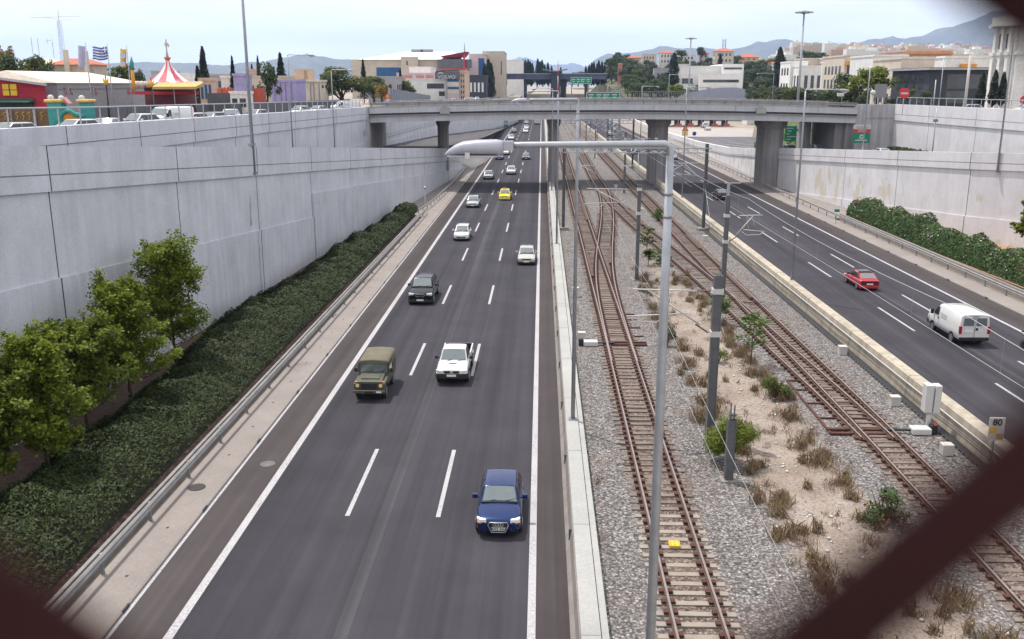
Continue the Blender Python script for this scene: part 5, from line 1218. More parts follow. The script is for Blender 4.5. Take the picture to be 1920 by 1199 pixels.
maple('maple sapling cut off by the left edge of the picture', -21.2, 33.2, 6.0, 3.0, 15, M['leafd'], per=1459)
# ---- hedges
def hedge(name, label, fx0, fx1, y0, y1, hfun, mat, n, size, seed, z0=.4, flowers=0, lump=.5, cat='hedge', red=0, parts=False):
    rg = np.random.default_rng(seed); t = thing(name, label, cat, (fx0(y0), y0, z0)); off = np.array([fx0(y0), y0, z0])
    # soft woody core so no light leaks through
    core = MB(); ys = [y0+.3+(y1-y0-.6)*i/14 for i in range(15)]
    core.sweep(lambda i: [(.35,0),(.45,hfun(ys[i])*.35),(.9,hfun(ys[i])*.5),(fx1(ys[i])-fx0(ys[i])-.8 if fx1(ys[i])-fx0(ys[i])>1.9 else 1.1,hfun(ys[i])*.5),(fx1(ys[i])-fx0(ys[i])-.3,0)], [(fx0(y),y,z0) for y in ys]) if fx1(y0) > fx0(y0) else None
    if core.v: at(core.build('core', P('hedge_twigs',(.02,.02,.012),.95,var=.3), t), t)
    # density follows how close the hedge is
    u = rg.random(n); yy = y0+(y1-y0)*u**1.5; v = rg.random(n)
    X0 = np.array([fx0(y) for y in yy]); X1 = np.array([fx1(y) for y in yy]); Hh = np.array([hfun(y) for y in yy])
    k1 = np.sin(yy*1.3+seed)*np.cos(yy*.47+1); 
    xx = X0+(X1-X0)*v
    # rounded cross-section: flat-topped dome
    q = np.abs(2*v-1); top = Hh*(1-.55*q**4)*(1+.10*lump*(k1+np.sin(xx*2.1+yy*.7)+np.sin(yy*2.9+xx)*.7))
    zz = top*(1-.5*rg.random(n)**2.2); front = rg.random(n) < .38; zz = np.where(front, top*rg.random(n), zz); xx = np.where(front, X0+.12*rg.random(n)+.35*(zz/np.maximum(Hh,.1))**3, xx)
    nn = np.stack([np.where(front,-.9,(2*v-1)*.3), np.full(n,-.35), np.where(front,.35,1.)],1)
    sz = size*(.7+.7*rg.random(n))*(1+.5*u**1.5)
    mi = None; ms = [mat]
    if flowers:
        ms = [mat, M['petal'], M['petalr']]; f = rg.random(n); mi = np.where(f<flowers*.7*(np.sin(yy*.9)>-.2),1,np.where(f>1-flowers*.3,2,0)); sz = np.where(mi>0,.2,sz); zz = zz+(mi>0)*.06
    leaves('foliage', mat, np.stack([xx,yy,zz+z0],1)-off, nn, sz, t, .42, seed, .55, mats=ms, matidx=mi)
    return t
hz = lambda y: 1.3+.2*math.sin(y*.23)+.1*math.sin(y*.9)
HX1 = lambda y: -20.2 if y < 42 else -20.2-.9*min(1,(y-42)/14) if y < 58 else -21.1+(y-58)*.055
rgH = None
def hedge_left():
    return hedge('hedge','long dark clipped hedge along the foot of the left wall', HX1, lambda y: -15.75, 10, 119, hz, M['hedge'], 230000, .135, 21, lump=1.3)
hl_ = hedge_left()
OX0 = lambda y: XR(38.5,y)
for i,(a,b,w_,h,lab) in enumerate(((108.5,117,3.0,2.3,'farthest oleander bush at the end of the flowering hedge by the right guard rail'),(101,109,2.9,2.1,'oleander bush with reddish tips between two white-flowered ones'),(94.5,101.5,2.9,2.3,'oleander bush in the middle of the flowering hedge'),(88,95,2.8,2.1,'white-flowered oleander bush level with the white patch of wall'),(81,88.5,2.9,2.2,'oleander bush next to the one at the right edge of the picture'),(73,81.5,3,2.2,'nearest oleander bush at the right edge of the picture'))):
    hedge('oleander_bush', lab, OX0, (lambda y, w_=w_: OX0(y)+w_), a, b, (lambda y, a=a, b=b, h=h: h*(1-.45*abs((2*y-a-b)/(b-a))**3)), M['oleander'], 5200, .26, 40+i, z0=.7, flowers=.10 if i in (0,3,5) else .04, lump=1.2, cat='bush')
maple('yellow green maple before the white wall, cut off by the right picture edge', 46.6, 89, 5.5, 2.3, 19, M['bright'], per=260, size=.3, z0=.7, group=None)
# ---- plants between the tracks
def bush(name, label, x, y, w_, h, mat, n, size, seed, asp=.4, z0=.45, cat='bush', group=None, up=.6, spiky=0, mats=None, fl=0):
    rg = np.random.default_rng(seed); t = thing(name, label, cat, (x,y,z0), group=group); cl = []
    for k in range(9):
        a = rg.random()*6.28; q = rg.random()**.5; f = rg.random(); cl.append(((math.cos(a)*q*w_*.34*(1.2-f*.5),math.sin(a)*q*w_*.34*(1.2-f*.5),h*(.2+.62*f)),(w_*.24,w_*.24,h*.2)))
    p, nn = crown(rg, cl, 1, up); k = max(1,n//max(1,len(cl))); P_, N_ = [], []
    for c, r in cl: a, b = blob(rg,c,r,k,up,.3); P_.append(a); N_.append(b)
    p = np.concatenate(P_); nn = np.concatenate(N_); p[:,2] = np.maximum(p[:,2],.03); mi = None
    if fl: mi = (rg.random(len(p)) < fl).astype(int)
    leaves('foliage', mat, p, nn, size*(.6+.8*rg.random(len(p))), t, asp, seed, .5, mats=mats, matidx=mi)
    b = MB(); 
    for k in range(5): a = k*1.3; b.path([(0,0,-.05),(math.cos(a)*w_*.15,math.sin(a)*w_*.15,h*.5),(math.cos(a)*w_*.28,math.sin(a)*w_*.28,h*.85)],[.03,.02,.008],4)
    b.build('stems', M['bark'], t); return t
def sapling(label, x, y, h, w_, mat, seed, n=420, size=.34, group='self-sown saplings between the tracks'):
    """tree-of-heaven: thin stems, long drooping leaf fronds"""
    rg = np.random.default_rng(seed); t = thing('sapling', label, 'sapling', (x,y,.45), group=group); P_, N_ = [], []; b = MB(); b.path([(0,0,-.05),(.03,.02,h*.5),(.05,0,h*.9)],[.035,.025,.01],5)
    for k in range(26):
        a = k*2.4; z = h*(.35+.6*rg.random()); L_ = w_*.5*(1.15-.5*z/h)*(.7+.5*rg.random()); e = np.array([math.cos(a)*L_,math.sin(a)*L_,z+L_*.25]); m = 16
        b.path([(0.03,0,z-.1),tuple(e*np.array([.5,.5,1])+np.array([0,0,.08])),tuple(e)],[.012,.009,.004],3)
        f = np.linspace(.25,1,m); pts = np.stack([e[0]*f,e[1]*f,z+L_*.3*np.sin(f*2.2)],1)+rg.normal(0,.06,(m,3)); P_.append(pts); N_.append(np.tile([0,0,1.],(m,1)))
    p = np.concatenate(P_); leaves('foliage', mat, p, np.concatenate(N_), size*(.6+.6*rg.random(len(p))), t, .38, seed, .35); b.build('stem', M['bark'], t); return t
sapling('dark sapling left of the slim catenary mast at the merging tracks', 10.2, 89, 2.6, 2.2, M['broad'], 51)
sapling('tiny dark sapling below the larger dark one near the merging tracks', 9.8, 84, 1.4, 1.3, M['broad'], 52)
sapling('light green sapling on pale thin stems beside the sandy strip', 10.1, 77, 2.9, 2.2, M['shrub'], 53)
sapling('small fresh green sapling beside the right track behind the thick catenary mast', 12.3, 62.5, 2.2, 1.9, M['shrub'], 54)
sapling('tallest fresh green sapling right of the thick catenary mast', 12.4, 53.0, 3.0, 2.4, M['shrub'], 55)
bush('shrub','round bright shrub growing between the rails of the right track', 14.2, 113, 1.9, 1.6, M['shrub'], 900, .18, 56)
bush('pine_bush','bright green feathery pine bush behind the short steel stub post', 8.35, 38.3, 2.3, 2.7, M['bright'], 5200, .26, 57, asp=.12, up=.9)
bush('shrub','rounded olive green shrub on the sandy strip right of the stub post', 12.4, 47.0, 1.8, 1.5, M['broad'], 1400, .15, 58)
bush('shrub','straggly pink-flowered oleander beside the dark fence bar', 12.9, 32.6, 1.7, 1.5, M['oleander'], 900, .19, 59, mats=[M['oleander'],M['petalr']], fl=.05)
bush('shrub','small olive shrub at the ballast edge behind the nearest lamp pole', 8.0, 57, 1.2, 1.5, M['olive'], 900, .14, 60)
bush('shrub','yellow green weed clump beside the thick catenary mast', 10.6, 53.5, 1.2, .9, M['bright'], 500, .13, 61)
# ---- dry grass tufts and dead weeds, too many to count
def tufts(name, label, spots, mat, blade, seed, per=26):
    rg = np.random.default_rng(seed); P_, N_, S_ = [], [], []
    for x,y,w_,h in spots:
        m = int(per*(w_/.5)**1.3); p = np.stack([rg.normal(x,w_*.35,m),rg.normal(y,w_*.35,m),.45+h*rg.random(m)**1.3*.75],1); P_.append(p); N_.append(np.stack([rg.normal(0,1,m),rg.normal(-.6,1,m),np.full(m,.25)],1)); S_.append(blade*(.5+rg.random(m)))
    o = leaves(name, mat, np.concatenate(P_), np.concatenate(N_), np.concatenate(S_), None, .085, seed, .3, droop=-2.2); tag(o, label, kind='stuff')
rt = random.Random(9); sp1, sp2 = [], []
for k in range(330):
    y = 22+58*rt.random()**1.4; c = 10.9-.012*(y-30); s = rt.choice((-1,-1,1,1,0)); x = c+s*(1.6+rt.gauss(0,.5)) if s else c+rt.uniform(-1.5,1.5)
    (sp1 if rt.random() < (.55 if s else .2) else sp2).append((x,y,rt.uniform(.2,.55 if s else .3),rt.uniform(.25,.7 if s else .35)))
for x,y,w_,h in ((8.15,64,.7,.7),(8.3,61,.7,.8),(8.3,67,.6,.6),(8.2,73,.5,.6),(7.9,43.5,.8,.9),(8.1,40.4,.8,1.0),(8.5,46,.6,.7),(12.2,55,.7,.6),(12.1,58,.7,.6),(12.4,49,.6,.6),(12.5,44,.6,.8),(12.2,38.2,.9,.8),(11.8,40,.6,.8),(9.4,34,.6,.6),(9.6,31,.8,.5),(9.9,28.6,.9,.5),(13.2,27,.9,.6),(13.6,24.5,1.0,.6),(12.5,24,.8,.5),(8.6,78,.5,.5),(8.3,82,.4,.4),(13.4,71,.4,.4),(14.3,36.2,.35,.5),(2.5,36,.35,.4),(2.6,66,.4,.4)): (sp1 if h>.55 else sp2).append((x,y,w_,h))
tufts('dry_grass','dry straw-coloured grass tufts between the tracks',sp1,M['drygrass'],.46,71,150)
tufts('dead_weeds','low brown dead weeds on the sandy strip',sp2,M['drygrass2'],.2,72,90)
# scattered stones on the sand
st = MB(); rs = random.Random(3)
for k in range(240):
    y = 22+50*rs.random()**1.3; x = 10.9-.012*(y-30)+rs.gauss(0,1.3); r = rs.uniform(.03,.09); st.lathe([(r*.6,0),(r,r*.4),(r*.5,r*.9)],(x,y,.45),5)
tag(st.build('loose_stones', P('pale_stone',(.5,.47,.43),.9,var=.3,scale=6)),'scattered pale stones on the sandy strip',kind='stuff')
sp3 = [(10.9-.012*(y-30)+rs.choice((-1,1))*rs.uniform(.9,2.2),y,rs.uniform(.2,.5),rs.uniform(.15,.45)) for y in [22+rs.random()**1.3*55 for k in range(60)]]
tufts('green_weeds','scattered green weeds on the sandy strip',sp3,M['olive'],.2,73,60)
wbag = MB(); wbag.lathe([(.12,0),(.17,.1),(.1,.2),(.03,.24)],(11.9,23.6,.45),8); tag(wbag.build('plastic_bag',M['white']),'small crumpled white plastic bag on the dry grass below the fence bar','litter')
# ================================================================ fairground, town, hills
BM = {}
for n_, c_ in dict(beige=(.50,.44,.36), pinkb=(.52,.36,.29), whiteb=(.72,.71,.68), greyb=(.36,.36,.37), creamb=(.60,.53,.43), peach=(.56,.40,.29), salmon=(.50,.22,.19), lilac=(.36,.32,.53), redb=(.33,.025,.05), darkb=(.055,.06,.075), brownb=(.35,.26,.19), tealb=(.05,.28,.26), orangeb=(.62,.28,.05), hallgrey=(.27,.27,.29), hallroof=(.62,.54,.45), fencegrey=(.11,.11,.125), bamboo=(.20,.135,.075), redroof2=(.55,.03,.07), bluep=(.03,.10,.24), lpink=(.55,.45,.46)).items():
    BM[n_] = P('render_'+n_, c_, .85, var=.1, scale=.5, fine=4)
M['win'] = P('window_glass', (.05,.06,.075), .12, var=.4, scale=.3, spec=.9)
def sx(px, Y): return D(px, 158, Y).x
def sz(py, Y, px=960): return D(px, py, Y).z
def building(label, x0, x1, y0, y1, z0, z1, wall, name='building', cat='building', wins=(), roof=None, group=None, parapet=True, winmat=None, side=None, extra=None):
    t = thing(name, label, cat, ((x0+x1)/2, (y0+y1)/2, z0), group=group); wm = BM[wall] if isinstance(wall,str) else wall
    wp(MB().box(x0,x1,y0,y1,z0-3,z1),'wall',wm,t)
    if roof:
        r = MB(); o = .5; zr = z1+min(x1-x0,y1-y0)*.22; xm0, xm1 = x0+(x1-x0)*.3, x1-(x1-x0)*.3; ym = (y0+y1)/2
        v = [r.add(p) for p in ((x0-o,y0-o,z1),(x1+o,y0-o,z1),(x1+o,y1+o,z1),(x0-o,y1+o,z1),(xm0,ym,zr),(xm1,ym,zr))]
        for f in ((0,1,5,4),(1,2,5),(2,3,4,5),(3,0,4),(3,2,1,0)): r.face([v[i] for i in f])
        wp(r,'roof',M['roofred'] if roof is True else roof,t)
    elif parapet: 
        p = MB(); p.box(x0-.15,x1+.15,y0-.15,y0+.12,z1+.002,z1+.45).box(x0-.15,x0+.12,y0+.12,y1,z1+.002,z1+.45).box(x1-.12,x1+.15,y0+.12,y1,z1+.002,z1+.45); wp(p,'roof_parapet',wm,t)
    for a,b,c,d in wins:      # window rectangles as fractions of the front face
        wx0, wx1 = x0+(x1-x0)*a, x0+(x1-x0)*b; wz0, wz1 = z0+(z1-z0)*c, z0+(z1-z0)*d
        wp(MB().box(wx0,wx1,y0-.06,y0+.1,wz0,wz1),'window',winmat or M['win'],t)
    dp = y1-y0
    if wins and dp > 6 and side is not False and (x0 > 40 or x1 < -30):
        n = min(5,int(dp/4)); rows = sorted({(round(c,2),round(d,2)) for a,b,c,d in wins})[:4]
        for c, d in rows:
            for i in range(n):
                ya = y0+dp*(.1+.8*(i+.25)/n); yb = y0+dp*(.1+.8*(i+.75)/n); wz0, wz1 = z0+(z1-z0)*c, z0+(z1-z0)*d
                wp(MB().box(x0-.06,x0+.1,ya,yb,wz0,wz1) if x0 > 0 else MB().box(x1-.1,x1+.06,ya,yb,wz0,wz1),'window',M['win'],t)
    return t
def grid(nx, nz, m=.1, fw=.5, fh=.45, z0=.1):
    out = []
    for i in range(nx):
        for j in range(nz):
            cx = m+(1-2*m)*(i+.5)/nx; hw = (1-2*m)/nx*fw/2; cz = z0+(.97-z0)*(j+.5)/nz; hh = (.97-z0)/nz*fh/2; out.append((cx-hw,cx+hw,cz-hh,cz+hh))
    return out
def dome_sign(): pass
# ---------------- parked cars on the left street
SG = 'vehicles on the left street behind the railing'
for px, X, src, lab in ((25,-34.5,sv2,'silver car on the left street in front of the bamboo fence'),(150,-34,wh2,'white car on the left street in front of the teal gateway'),(205,-34,sv2,'silver car with sun glint on the left street right of the teal gateway'),(268,-35,wf,'white car on the left street just left of the parked white van'),
                     (370,-35,wh2,'white car on the left street just right of the parked white van'),(408,-35,sv2,'silver car on the left street below the orange netting'),(440,-36,wf,'white car on the left street left of the tall lamp post'),(490,-36,sv2,'silver car on the left street below the lilac container'),(570,-37,wf,'white car on the left street in front of the beige building'),(604,-37,wh2,'white car on the left street in front of the big round tree')):
    Y = -X*1750/(1016-px)*1.0; dup(src, loc=(X,Y,zs_left(Y)+.03), rz=R(-22 if px not in (205,440) else 8), label=lab, group=SG)
dup(V1, loc=(-34.5,-(-34.5)*1750/(1016-325),zs_left(87)+.03), rz=R(-18), label='white panel van parked on the left street beside the fairground tent', group=SG)
dup(V1, loc=(-35,35*1750/(1016-655),zs_left(165)+.03), rz=R(-60), label='white van parked on the left street by the abutment and the warning sign', group=SG)
qn = 0
for k in range(17):
    Y = 255+k*17; X = -24.2-(Y-255)*.016 - (3.2 if k%2 else 0); dup((wf,sv2,wh2,wf)[k%4], loc=(X,Y,zs_left(Y)+.05), rz=0, label='pale car in the queue on the far left service road', group='cars queueing on the far left service road')
railing('pale railing along the queue on the far left service road', [(-21.0-(y-240)*.008,y,zs_left(y)+.1) for y in (240,300,380,460,540)], 5, 1.2)
# ---------------- fairground
t = thing('fair_pavilion','dark red fairground building with a yellow window and green awning','building',(-60,106,12.6))
x1 = sx(84,100); w_ = MB(); w_.extr([(x1,100,9),(x1,100,16.35),(-62,100,17.6),(-72,100,16.3),(-72,100,9)],(-9,14,0)); wp(w_,'wall',BM['redb'],t)
w_ = MB(); w_.extr([(x1+.5,99.4,16.3),(x1+.5,99.4,16.55),(-62,99.4,17.85),(-62,99.4,17.6)],(-9,15,0)); wp(w_,'roof',M['galv'],t)
wx = sx(17,99.9); wp(MB().box(wx-.75,wx+.75,99.85,100.05,sz(180,100),sz(158,100)),'window',M['yellow'],t)
wp(MB().box(wx-.05,wx+.05,99.8,99.86,sz(180,100),sz(158,100)).box(wx-.75,wx+.75,99.8,99.86,sz(169.5,100),sz(168.5,100)),'glazing_bar',P('dark_green_paint',(.06,.09,.05),.7),t)
a0, a1 = sx(-20,99), sx(53,99); w_ = MB(); w_.extr([(a0,99.9,sz(186,99)),(a0,98.6,sz(192,99)),(a0,98.6,sz(193,99)),(a0,99.9,sz(192,99))],(a1-a0,0,0)); wp(w_,'awning',P('awning_green',(.02,.10,.07),.8),t)
wp(MB().box(a0+.2,a1-.2,99.9,100.06,12.9,sz(192,99)),'opening',M['black'],t)
t = thing('bamboo_fence','brown bamboo screen fence with faint yellow figures at the left edge of the picture','fence',(-50,92,12.7))
f0, f1 = sx(-30,92), sx(93,92); b_ = MB(); n = 90
for k in range(n): x = f0+(f1-f0)*k/n; b_.box(x+.005,x+(f1-f0)/n*.8,92+.03*(k%2),92.05+.03*(k%2),12.4,14.15+.05*math.sin(k*1.7))
wp(b_,'bamboo_screen',BM['bamboo'],t)
for k in range(8): x = f0+1+k*(f1-f0-1.6)/8; wp(MB().path([(x,91.95,13.1),(x+.15,91.94,13.45),(x-.05,91.94,13.7),(x+.2,91.95,13.85)],.05,4),'painted_figure',P('ochre_figure',(.45,.30,.08),.8),t)
for x in (f0+2.4,f0+4.8,f1-.1): wp(MB().box(x-.05,x+.05,91.8,91.9,12.4,14.3),'post',M['galvd'],t)
t = thing('fair_gateway','teal fairground gateway with yellow caps, white globes and an orange curved panel','gateway',(sx(125,90),90,12.75))
for pa, pb in ((87,113),(147,166)):
    x0, x1 = sx(pa,90), sx(pb,90); wp(MB().box(x0,x1,89.6,90.8,12.3,sz(193,90)),'pillar',BM['tealb'],t,bevel=.06); wp(MB().box(x0-.2,x1+.15,89.4,91,sz(193,90),sz(187,90)),'pillar_cap',P('cap_yellow',(.62,.40,.12),.7),t,bevel=.12)
for px, py in ((95,183.5),(115,185),(153,184.5)):
    c = D(px,py,90); s_ = MB(); s_.lathe([(.28*math.sin(math.pi*k/8)+.002,-.28*math.cos(math.pi*k/8)) for k in range(9)],c,14); wp(s_,'globe_lamp',M['white'],t)
wp(MB().extr([(sx(104,90),90,sz(190,90)),(sx(113,90),90,sz(183,90)),(sx(124,90),90,sz(195,90)),(sx(112,90),90,sz(194,90))],(0,.8,0)),'small_roof',P('pink_roof',(.55,.22,.2),.8),t)
pts = [(108,232),(112,221),(117,212),(125,208),(133,209),(139,214),(147,216),(154,217),(160,220)]
wp(MB().path([D(a,b,89.7) for a,b in pts],.22,8),'curved_rim',BM['tealb'],t); wp(MB().extr([D(a,b+1,89.8) for a,b in pts]+[D(160,229,89.8),D(135,231,89.8),D(118,236,89.8)],(0,.15,0)),'orange_panel',BM['orangeb'],t)
# hall
t = thing('exhibition_tent','long pale-roofed event tent with grey fabric walls behind the flagpoles','tent hall',(-50,116,12.5))
ze = sz(156,120); zr = sz(135,125,100)
wp(MB().box(-70,-57.3,112,137,9,ze),'side_wall',BM['hallgrey'],t)
w_ = MB(); v = [w_.add(p) for p in ((-57,111.5,ze),(-57,137.4,ze),(-70.3,137.4,ze),(-70.3,111.5,ze),(-63.6,112.5,zr),(-63.6,133.5,zr))]
for f in ((0,1,5,4),(1,2,5),(2,3,4,5),(3,0,4)): w_.face([v[i] for i in f])
wp(w_,'roof',BM['hallroof'],t); wp(MB().box(-57.29,-57.22,112,137,ze-.75,ze-.7),'seam',M['line'],t)
for yy in (114.5,121,132):
    for k in range(3):
        q = MB(); c = Vector((-57.25,yy+(k-1)*.7,sz(171,yy)+.2*(k%2))); q.path([c+Vector((0,-.3,.35)),c+Vector((.03,.25,.3)),c+Vector((.03,-.1,-.05)),c+Vector((.03,.3,-.4)),c+Vector((0,-.25,-.35))],.07,4); wp(q,'wall_lettering',P('faded_pink',(.50,.20,.26),.8) if k != 1 else M['white'],t)
t = thing('site_fence','dark grey panel fence along the fairground','fence',(-45,99,12.6))
fz = lambda y: zs_left(y)+1.95
b_ = MB(); b_.sweep(lambda i: [(0,-.2),(0,1.95),(.08,1.95),(.08,-.2)], [(-48+.01*(y-99),y,zs_left(y)) for y in (99,130,160,200,232)]); wp(b_,'panel',BM['fencegrey'],t)
for k in range(28): y = 99.2+k*4.9; wp(MB().box(-47.99+.01*(y-99)+.09,-47.99+.01*(y-99)+.15,y-.03,y+.03,zs_left(y)-.2,fz(y)),'post',M['galvd'],t)
wp(MB().box(sx(387,136),sx(430,136),135.9,136,11.6,sz(175,136)),'tall_panel',BM['fencegrey'],t)
for px, py, lab in ((199,158,'yellow crown lamp on a black post left of the yellow flag'),(284,162,'yellow crown lamp on a post beside the striped tent')):
    c = D(px,py,97); t = thing('crown_lamp',lab,'lamp',(c.x,97,12.6)); wp(MB().tube((c.x,97,12.5),(c.x,97,c.z),.09,.07),'post',M['black'],t)
    wp(MB().lathe([(.08,-.1),(.2,.03),(.29,.38),(.25,.42),(.1,.43)],(c.x,97,c.z),10),'crown',M['yellow'],t)
    for k in range(6): a = k*1.047; wp(MB().lathe([(.02,.36),(.05,.48),(.02,.6)],(c.x+.25*math.cos(a),97+.25*math.sin(a),c.z),6),'crown_point',M['red'] if k%2 else M['yellow'],t)
    wp(MB().lathe([(.02,.42),(.07,.7),(.05,.85),(.01,.92)],(c.x,97,c.z),6),'finial',M['red'],t)
def flag(label, px, ytop, ybase, fl, mats_, stripes):
    p = D(px,ytop,98); t = thing('flagpole',label,'flagpole',(p.x,98,12.6)); wp(MB().tube((p.x,98,12.5),(p.x,98,p.z),.07,.045),'pole',M['galv'],t)
    (u0,v0,u1,v1) = fl; n = 10
    for k, m_ in enumerate(stripes):
        b_ = MB(); b_.cs = True; za0, za1 = v0+(v1-v0)*k/len(stripes), v0+(v1-v0)*(k+1)/len(stripes); r0, r1 = [], []
        for i in range(n+1):
            f = i/n; c0 = D(u1+(u0-u1)*f, za0+2*math.sin(f*5)+ (3*f if len(stripes)<4 else 2.5*f), 98); c1 = D(u1+(u0-u1)*f, za1+2*math.sin(f*5)+(3*f if len(stripes)<4 else 2.5*f), 98); dy = .25*math.sin(f*7+k*.2)
            r0.append(b_.add(c0+Vector((0,dy,0)))); r1.append(b_.add(c1+Vector((0,dy,-.002))))
        for i in range(n): b_.face((r0[i],r0[i+1],r1[i+1],r1[i]))
        wp(b_,'flag_cloth' if len(stripes)<3 else 'flag_stripe',m_,t)
    return t
FL = {'w':P('flag_white',(.7,.7,.7),.8),'b':P('flag_blue',(.05,.12,.42),.8),'l':P('flag_lilac',(.50,.49,.66),.8,var=.15),'y':P('flag_yellow',(.75,.55,.12),.8)}
flag('flagpole with a pale lilac vertical banner', 160,80,220,(145,84,160,124),None,[FL['l']])
gf = flag('flagpole with a frayed blue and white striped flag', 200.5,82,215,(172,87,200,111),None,[FL[k] for k in 'bwbwbwbwb'])
c0, c1 = D(193,88,97.6), D(201,99,97.6); wp(MB().box(c0.x,c1.x,97.55,97.6,c1.z,c0.z),'canton',FL['b'],gf); zc = (c0.z+c1.z)/2; xc = (c0.x+c1.x)/2
wp(MB().box(c0.x,c1.x,97.52,97.548,zc-.06,zc+.06).box(xc-.06,xc+.06,97.52,97.548,c1.z,zc-.061).box(xc-.06,xc+.06,97.52,97.548,zc+.061,c0.z),'canton_cross',FL['w'],gf)
yf = flag('flagpole with a yellow banner carrying pale discs', 237,85,213,(224,90,237,124),None,[FL['y']])
for py in (105,120): c = D(230,py,97.6); n = 14; wp(MB().extr([c+Vector((.28*math.cos(2*math.pi*k/n),0,.28*math.sin(2*math.pi*k/n))) for k in range(n)],(0,.03,0)),'disc',FL['l'],yf)
t = thing('furled_parasol','tall furled green and orange parasol beside the striped tent','parasol',(sx(249,97),97,12.6)); c = D(246,106,97); d_ = D(251,170,97); m_ = c.lerp(d_,.4)
wp(MB().path([(d_.x,97,12.5),d_],.05,6),'pole',M['galvd'],t); wp(MB().path([c,c.lerp(m_,.5),m_],[.03,.22,.17],8),'upper_cloth',BM['tealb'],t); wp(MB().path([m_,m_.lerp(d_,.5),d_],[.17,.2,.22],8),'lower_cloth',BM['orangeb'],t)
# striped tent
Yt = 125; cx = sx(318,Yt); zb = sz(157,Yt); za = sz(113,Yt); t = thing('carousel_tent','red and white striped pointed tent over a carousel with a statue on top','carousel',(cx,Yt,12.2)); n = 14; rad = 3.75
for nm, par, m_ in (('red_stripes',0,P('tent_red',(.56,.12,.16),.7,var=.08)),('white_stripes',1,P('tent_white',(.74,.70,.66),.7,var=.06))):
    b_ = MB(); prof = [(.22,za),(.55,za-.75),(1.2,za-1.6),(2.2,za-2.45),(3.1,za-3.0),(rad,zb),(rad,zb-.3)]
    for k in range(par,n,2):
        for (r0,z0),(r1,z1) in zip(prof,prof[1:]):
            a, e = 2*math.pi*k/n, 2*math.pi*(k+1)/n
            b_.poly([(cx+r0*math.cos(a),Yt+r0*math.sin(a),z0),(cx+r0*math.cos(e),Yt+r0*math.sin(e),z0),(cx+r1*math.cos(e),Yt+r1*math.sin(e),z1),(cx+r1*math.cos(a),Yt+r1*math.sin(a),z1)])
    wp(b_,nm,m_,t)
wp(MB().lathe([(.2,za-.1),(.42,za+.25),(.5,za+.35),(.1,za+.4)],(cx,Yt,0),10),'crown',P('crown_red',(.5,.12,.08),.6),t)
wp(MB().lathe([(.22,za+.35),(.1,za+1.2),(.08,za+1.6),(.15,za+1.75),(.22,za+2.0),(.14,za+2.3),(.08,za+2.4),(.11,za+2.55),(.02,za+2.7)],(cx,Yt,0),8).path([(cx+.1,Yt,za+2.2),(cx+.35,Yt,za+1.9),(cx+.3,Yt,za+1.6)],[.08,.1,.03],5).path([(cx-.1,Yt,za+2.2),(cx-.3,Yt,za+1.95)],[.07,.04],5),'statue',M['offwhite'],t)
wp(MB().lathe([(3.2,12.1),(3.2,zb-.5)],(cx,Yt,0),20),'carousel_drum',P('dark_red_wood',(.10,.02,.025),.7),t)
for k in range(20):
    a = 2*math.pi*k/20; c = Vector((cx+3.9*math.cos(a),Yt+3.9*math.sin(a),zb-.1)); wp(MB().lathe([(.02,-.45),(.35,-.3),(.42,0),(.3,.3),(.05,.42)],c,8),'rounding_board',M['offwhite'] if k%2 else BM['peach'],t)
wp(MB().box(cx-3.5,cx+5.3,Yt-4.6,Yt-4.3,sz(178,120),sz(172,120)),'fascia',P('fascia_red',(.40,.03,.04),.6),t)
aw = thing('yellow_awning','long yellow awning in front of the striped tent','awning',(cx,119,12.4)); x0, x1 = sx(283,118), sx(366,118)
wp(MB().extr([(x0,121,sz(155,119)),(x0,118,sz(163,118)),(x0,118,sz(168,118)),(x0,121,sz(161,119))],(x1-x0,0,0)),'canopy',P('awning_yellow',(.46,.33,.10),.7),aw)
for x in (x0+.1,(x0+x1)/2,x1-.1): wp(MB().tube((x,118.1,12.3),(x,118.1,sz(168,118)),.06),'post',M['galvd'],aw)
building('small painted fairground facade with blue arches right of the striped tent', sx(374,140), sx(397,140), 140, 142, 11.8, sz(152,140), 'peach', name='fair_facade', cat='facade', wins=[(.08,.28,.5,.9),(.4,.6,.5,.9),(.72,.92,.5,.9)], winmat=BM['bluep'])
t = thing('orange_netting','orange safety netting stretched along the fairground fence','netting',(sx(440,165),165,11.4)); wp(MB().box(sx(394,165),sx(497,165),165,165.06,11.3,sz(166,165)),'netting',P('safety_orange',(.62,.13,.07),.8,var=.2),t)
for k in range(6): x = sx(394+k*20,164.8); wp(MB().box(x-.04,x+.04,164.75,164.9,11.3,sz(165,165)),'post',M['galvd'],t)
building('white low site cabin below the orange netting', sx(430,150), sx(462,150), 150, 153, 11.6, sz(177,150), 'whiteb', name='site_cabin', cat='cabin', wins=[(.1,.4,.4,.8),(.55,.9,.4,.8)])
t = thing('play_figure','orange fairground figure behind the tall lamp post','figure',(sx(468,160),160,11.5)); c = D(467,180,160); wp(MB().lathe([(.1,11.4-c.z),(.35,-.6),(.25,-.2),(.45,0),(.35,.35),(.05,.5)],c,8),'body',M['yellow'],t); wp(MB().path([c+Vector((.2,0,.1)),c+Vector((.55,0,-.4)),c+Vector((.35,0,-.8))],.14,6),'trunk',M['orange'],t)
building('lilac tower block beside the tall lamp post', sx(438,160), sx(456,160), 160, 165, 11.4, sz(143,160), 'lilac', name='container', cat='container')
lc = building('lilac panelled container building', sx(508,188), sx(554,188), 188, 196, 11.2, sz(154,188), 'lilac', name='container', cat='container', wins=[(.42,.9,.12,.26)], winmat=P('lilac_dark',(.22,.18,.38),.8))
q = MB()
for px in (514,526,535,546): q.box(sx(px,188)-.06,sx(px,188)+.06,187.9,187.995,11.2,sz(155,188))
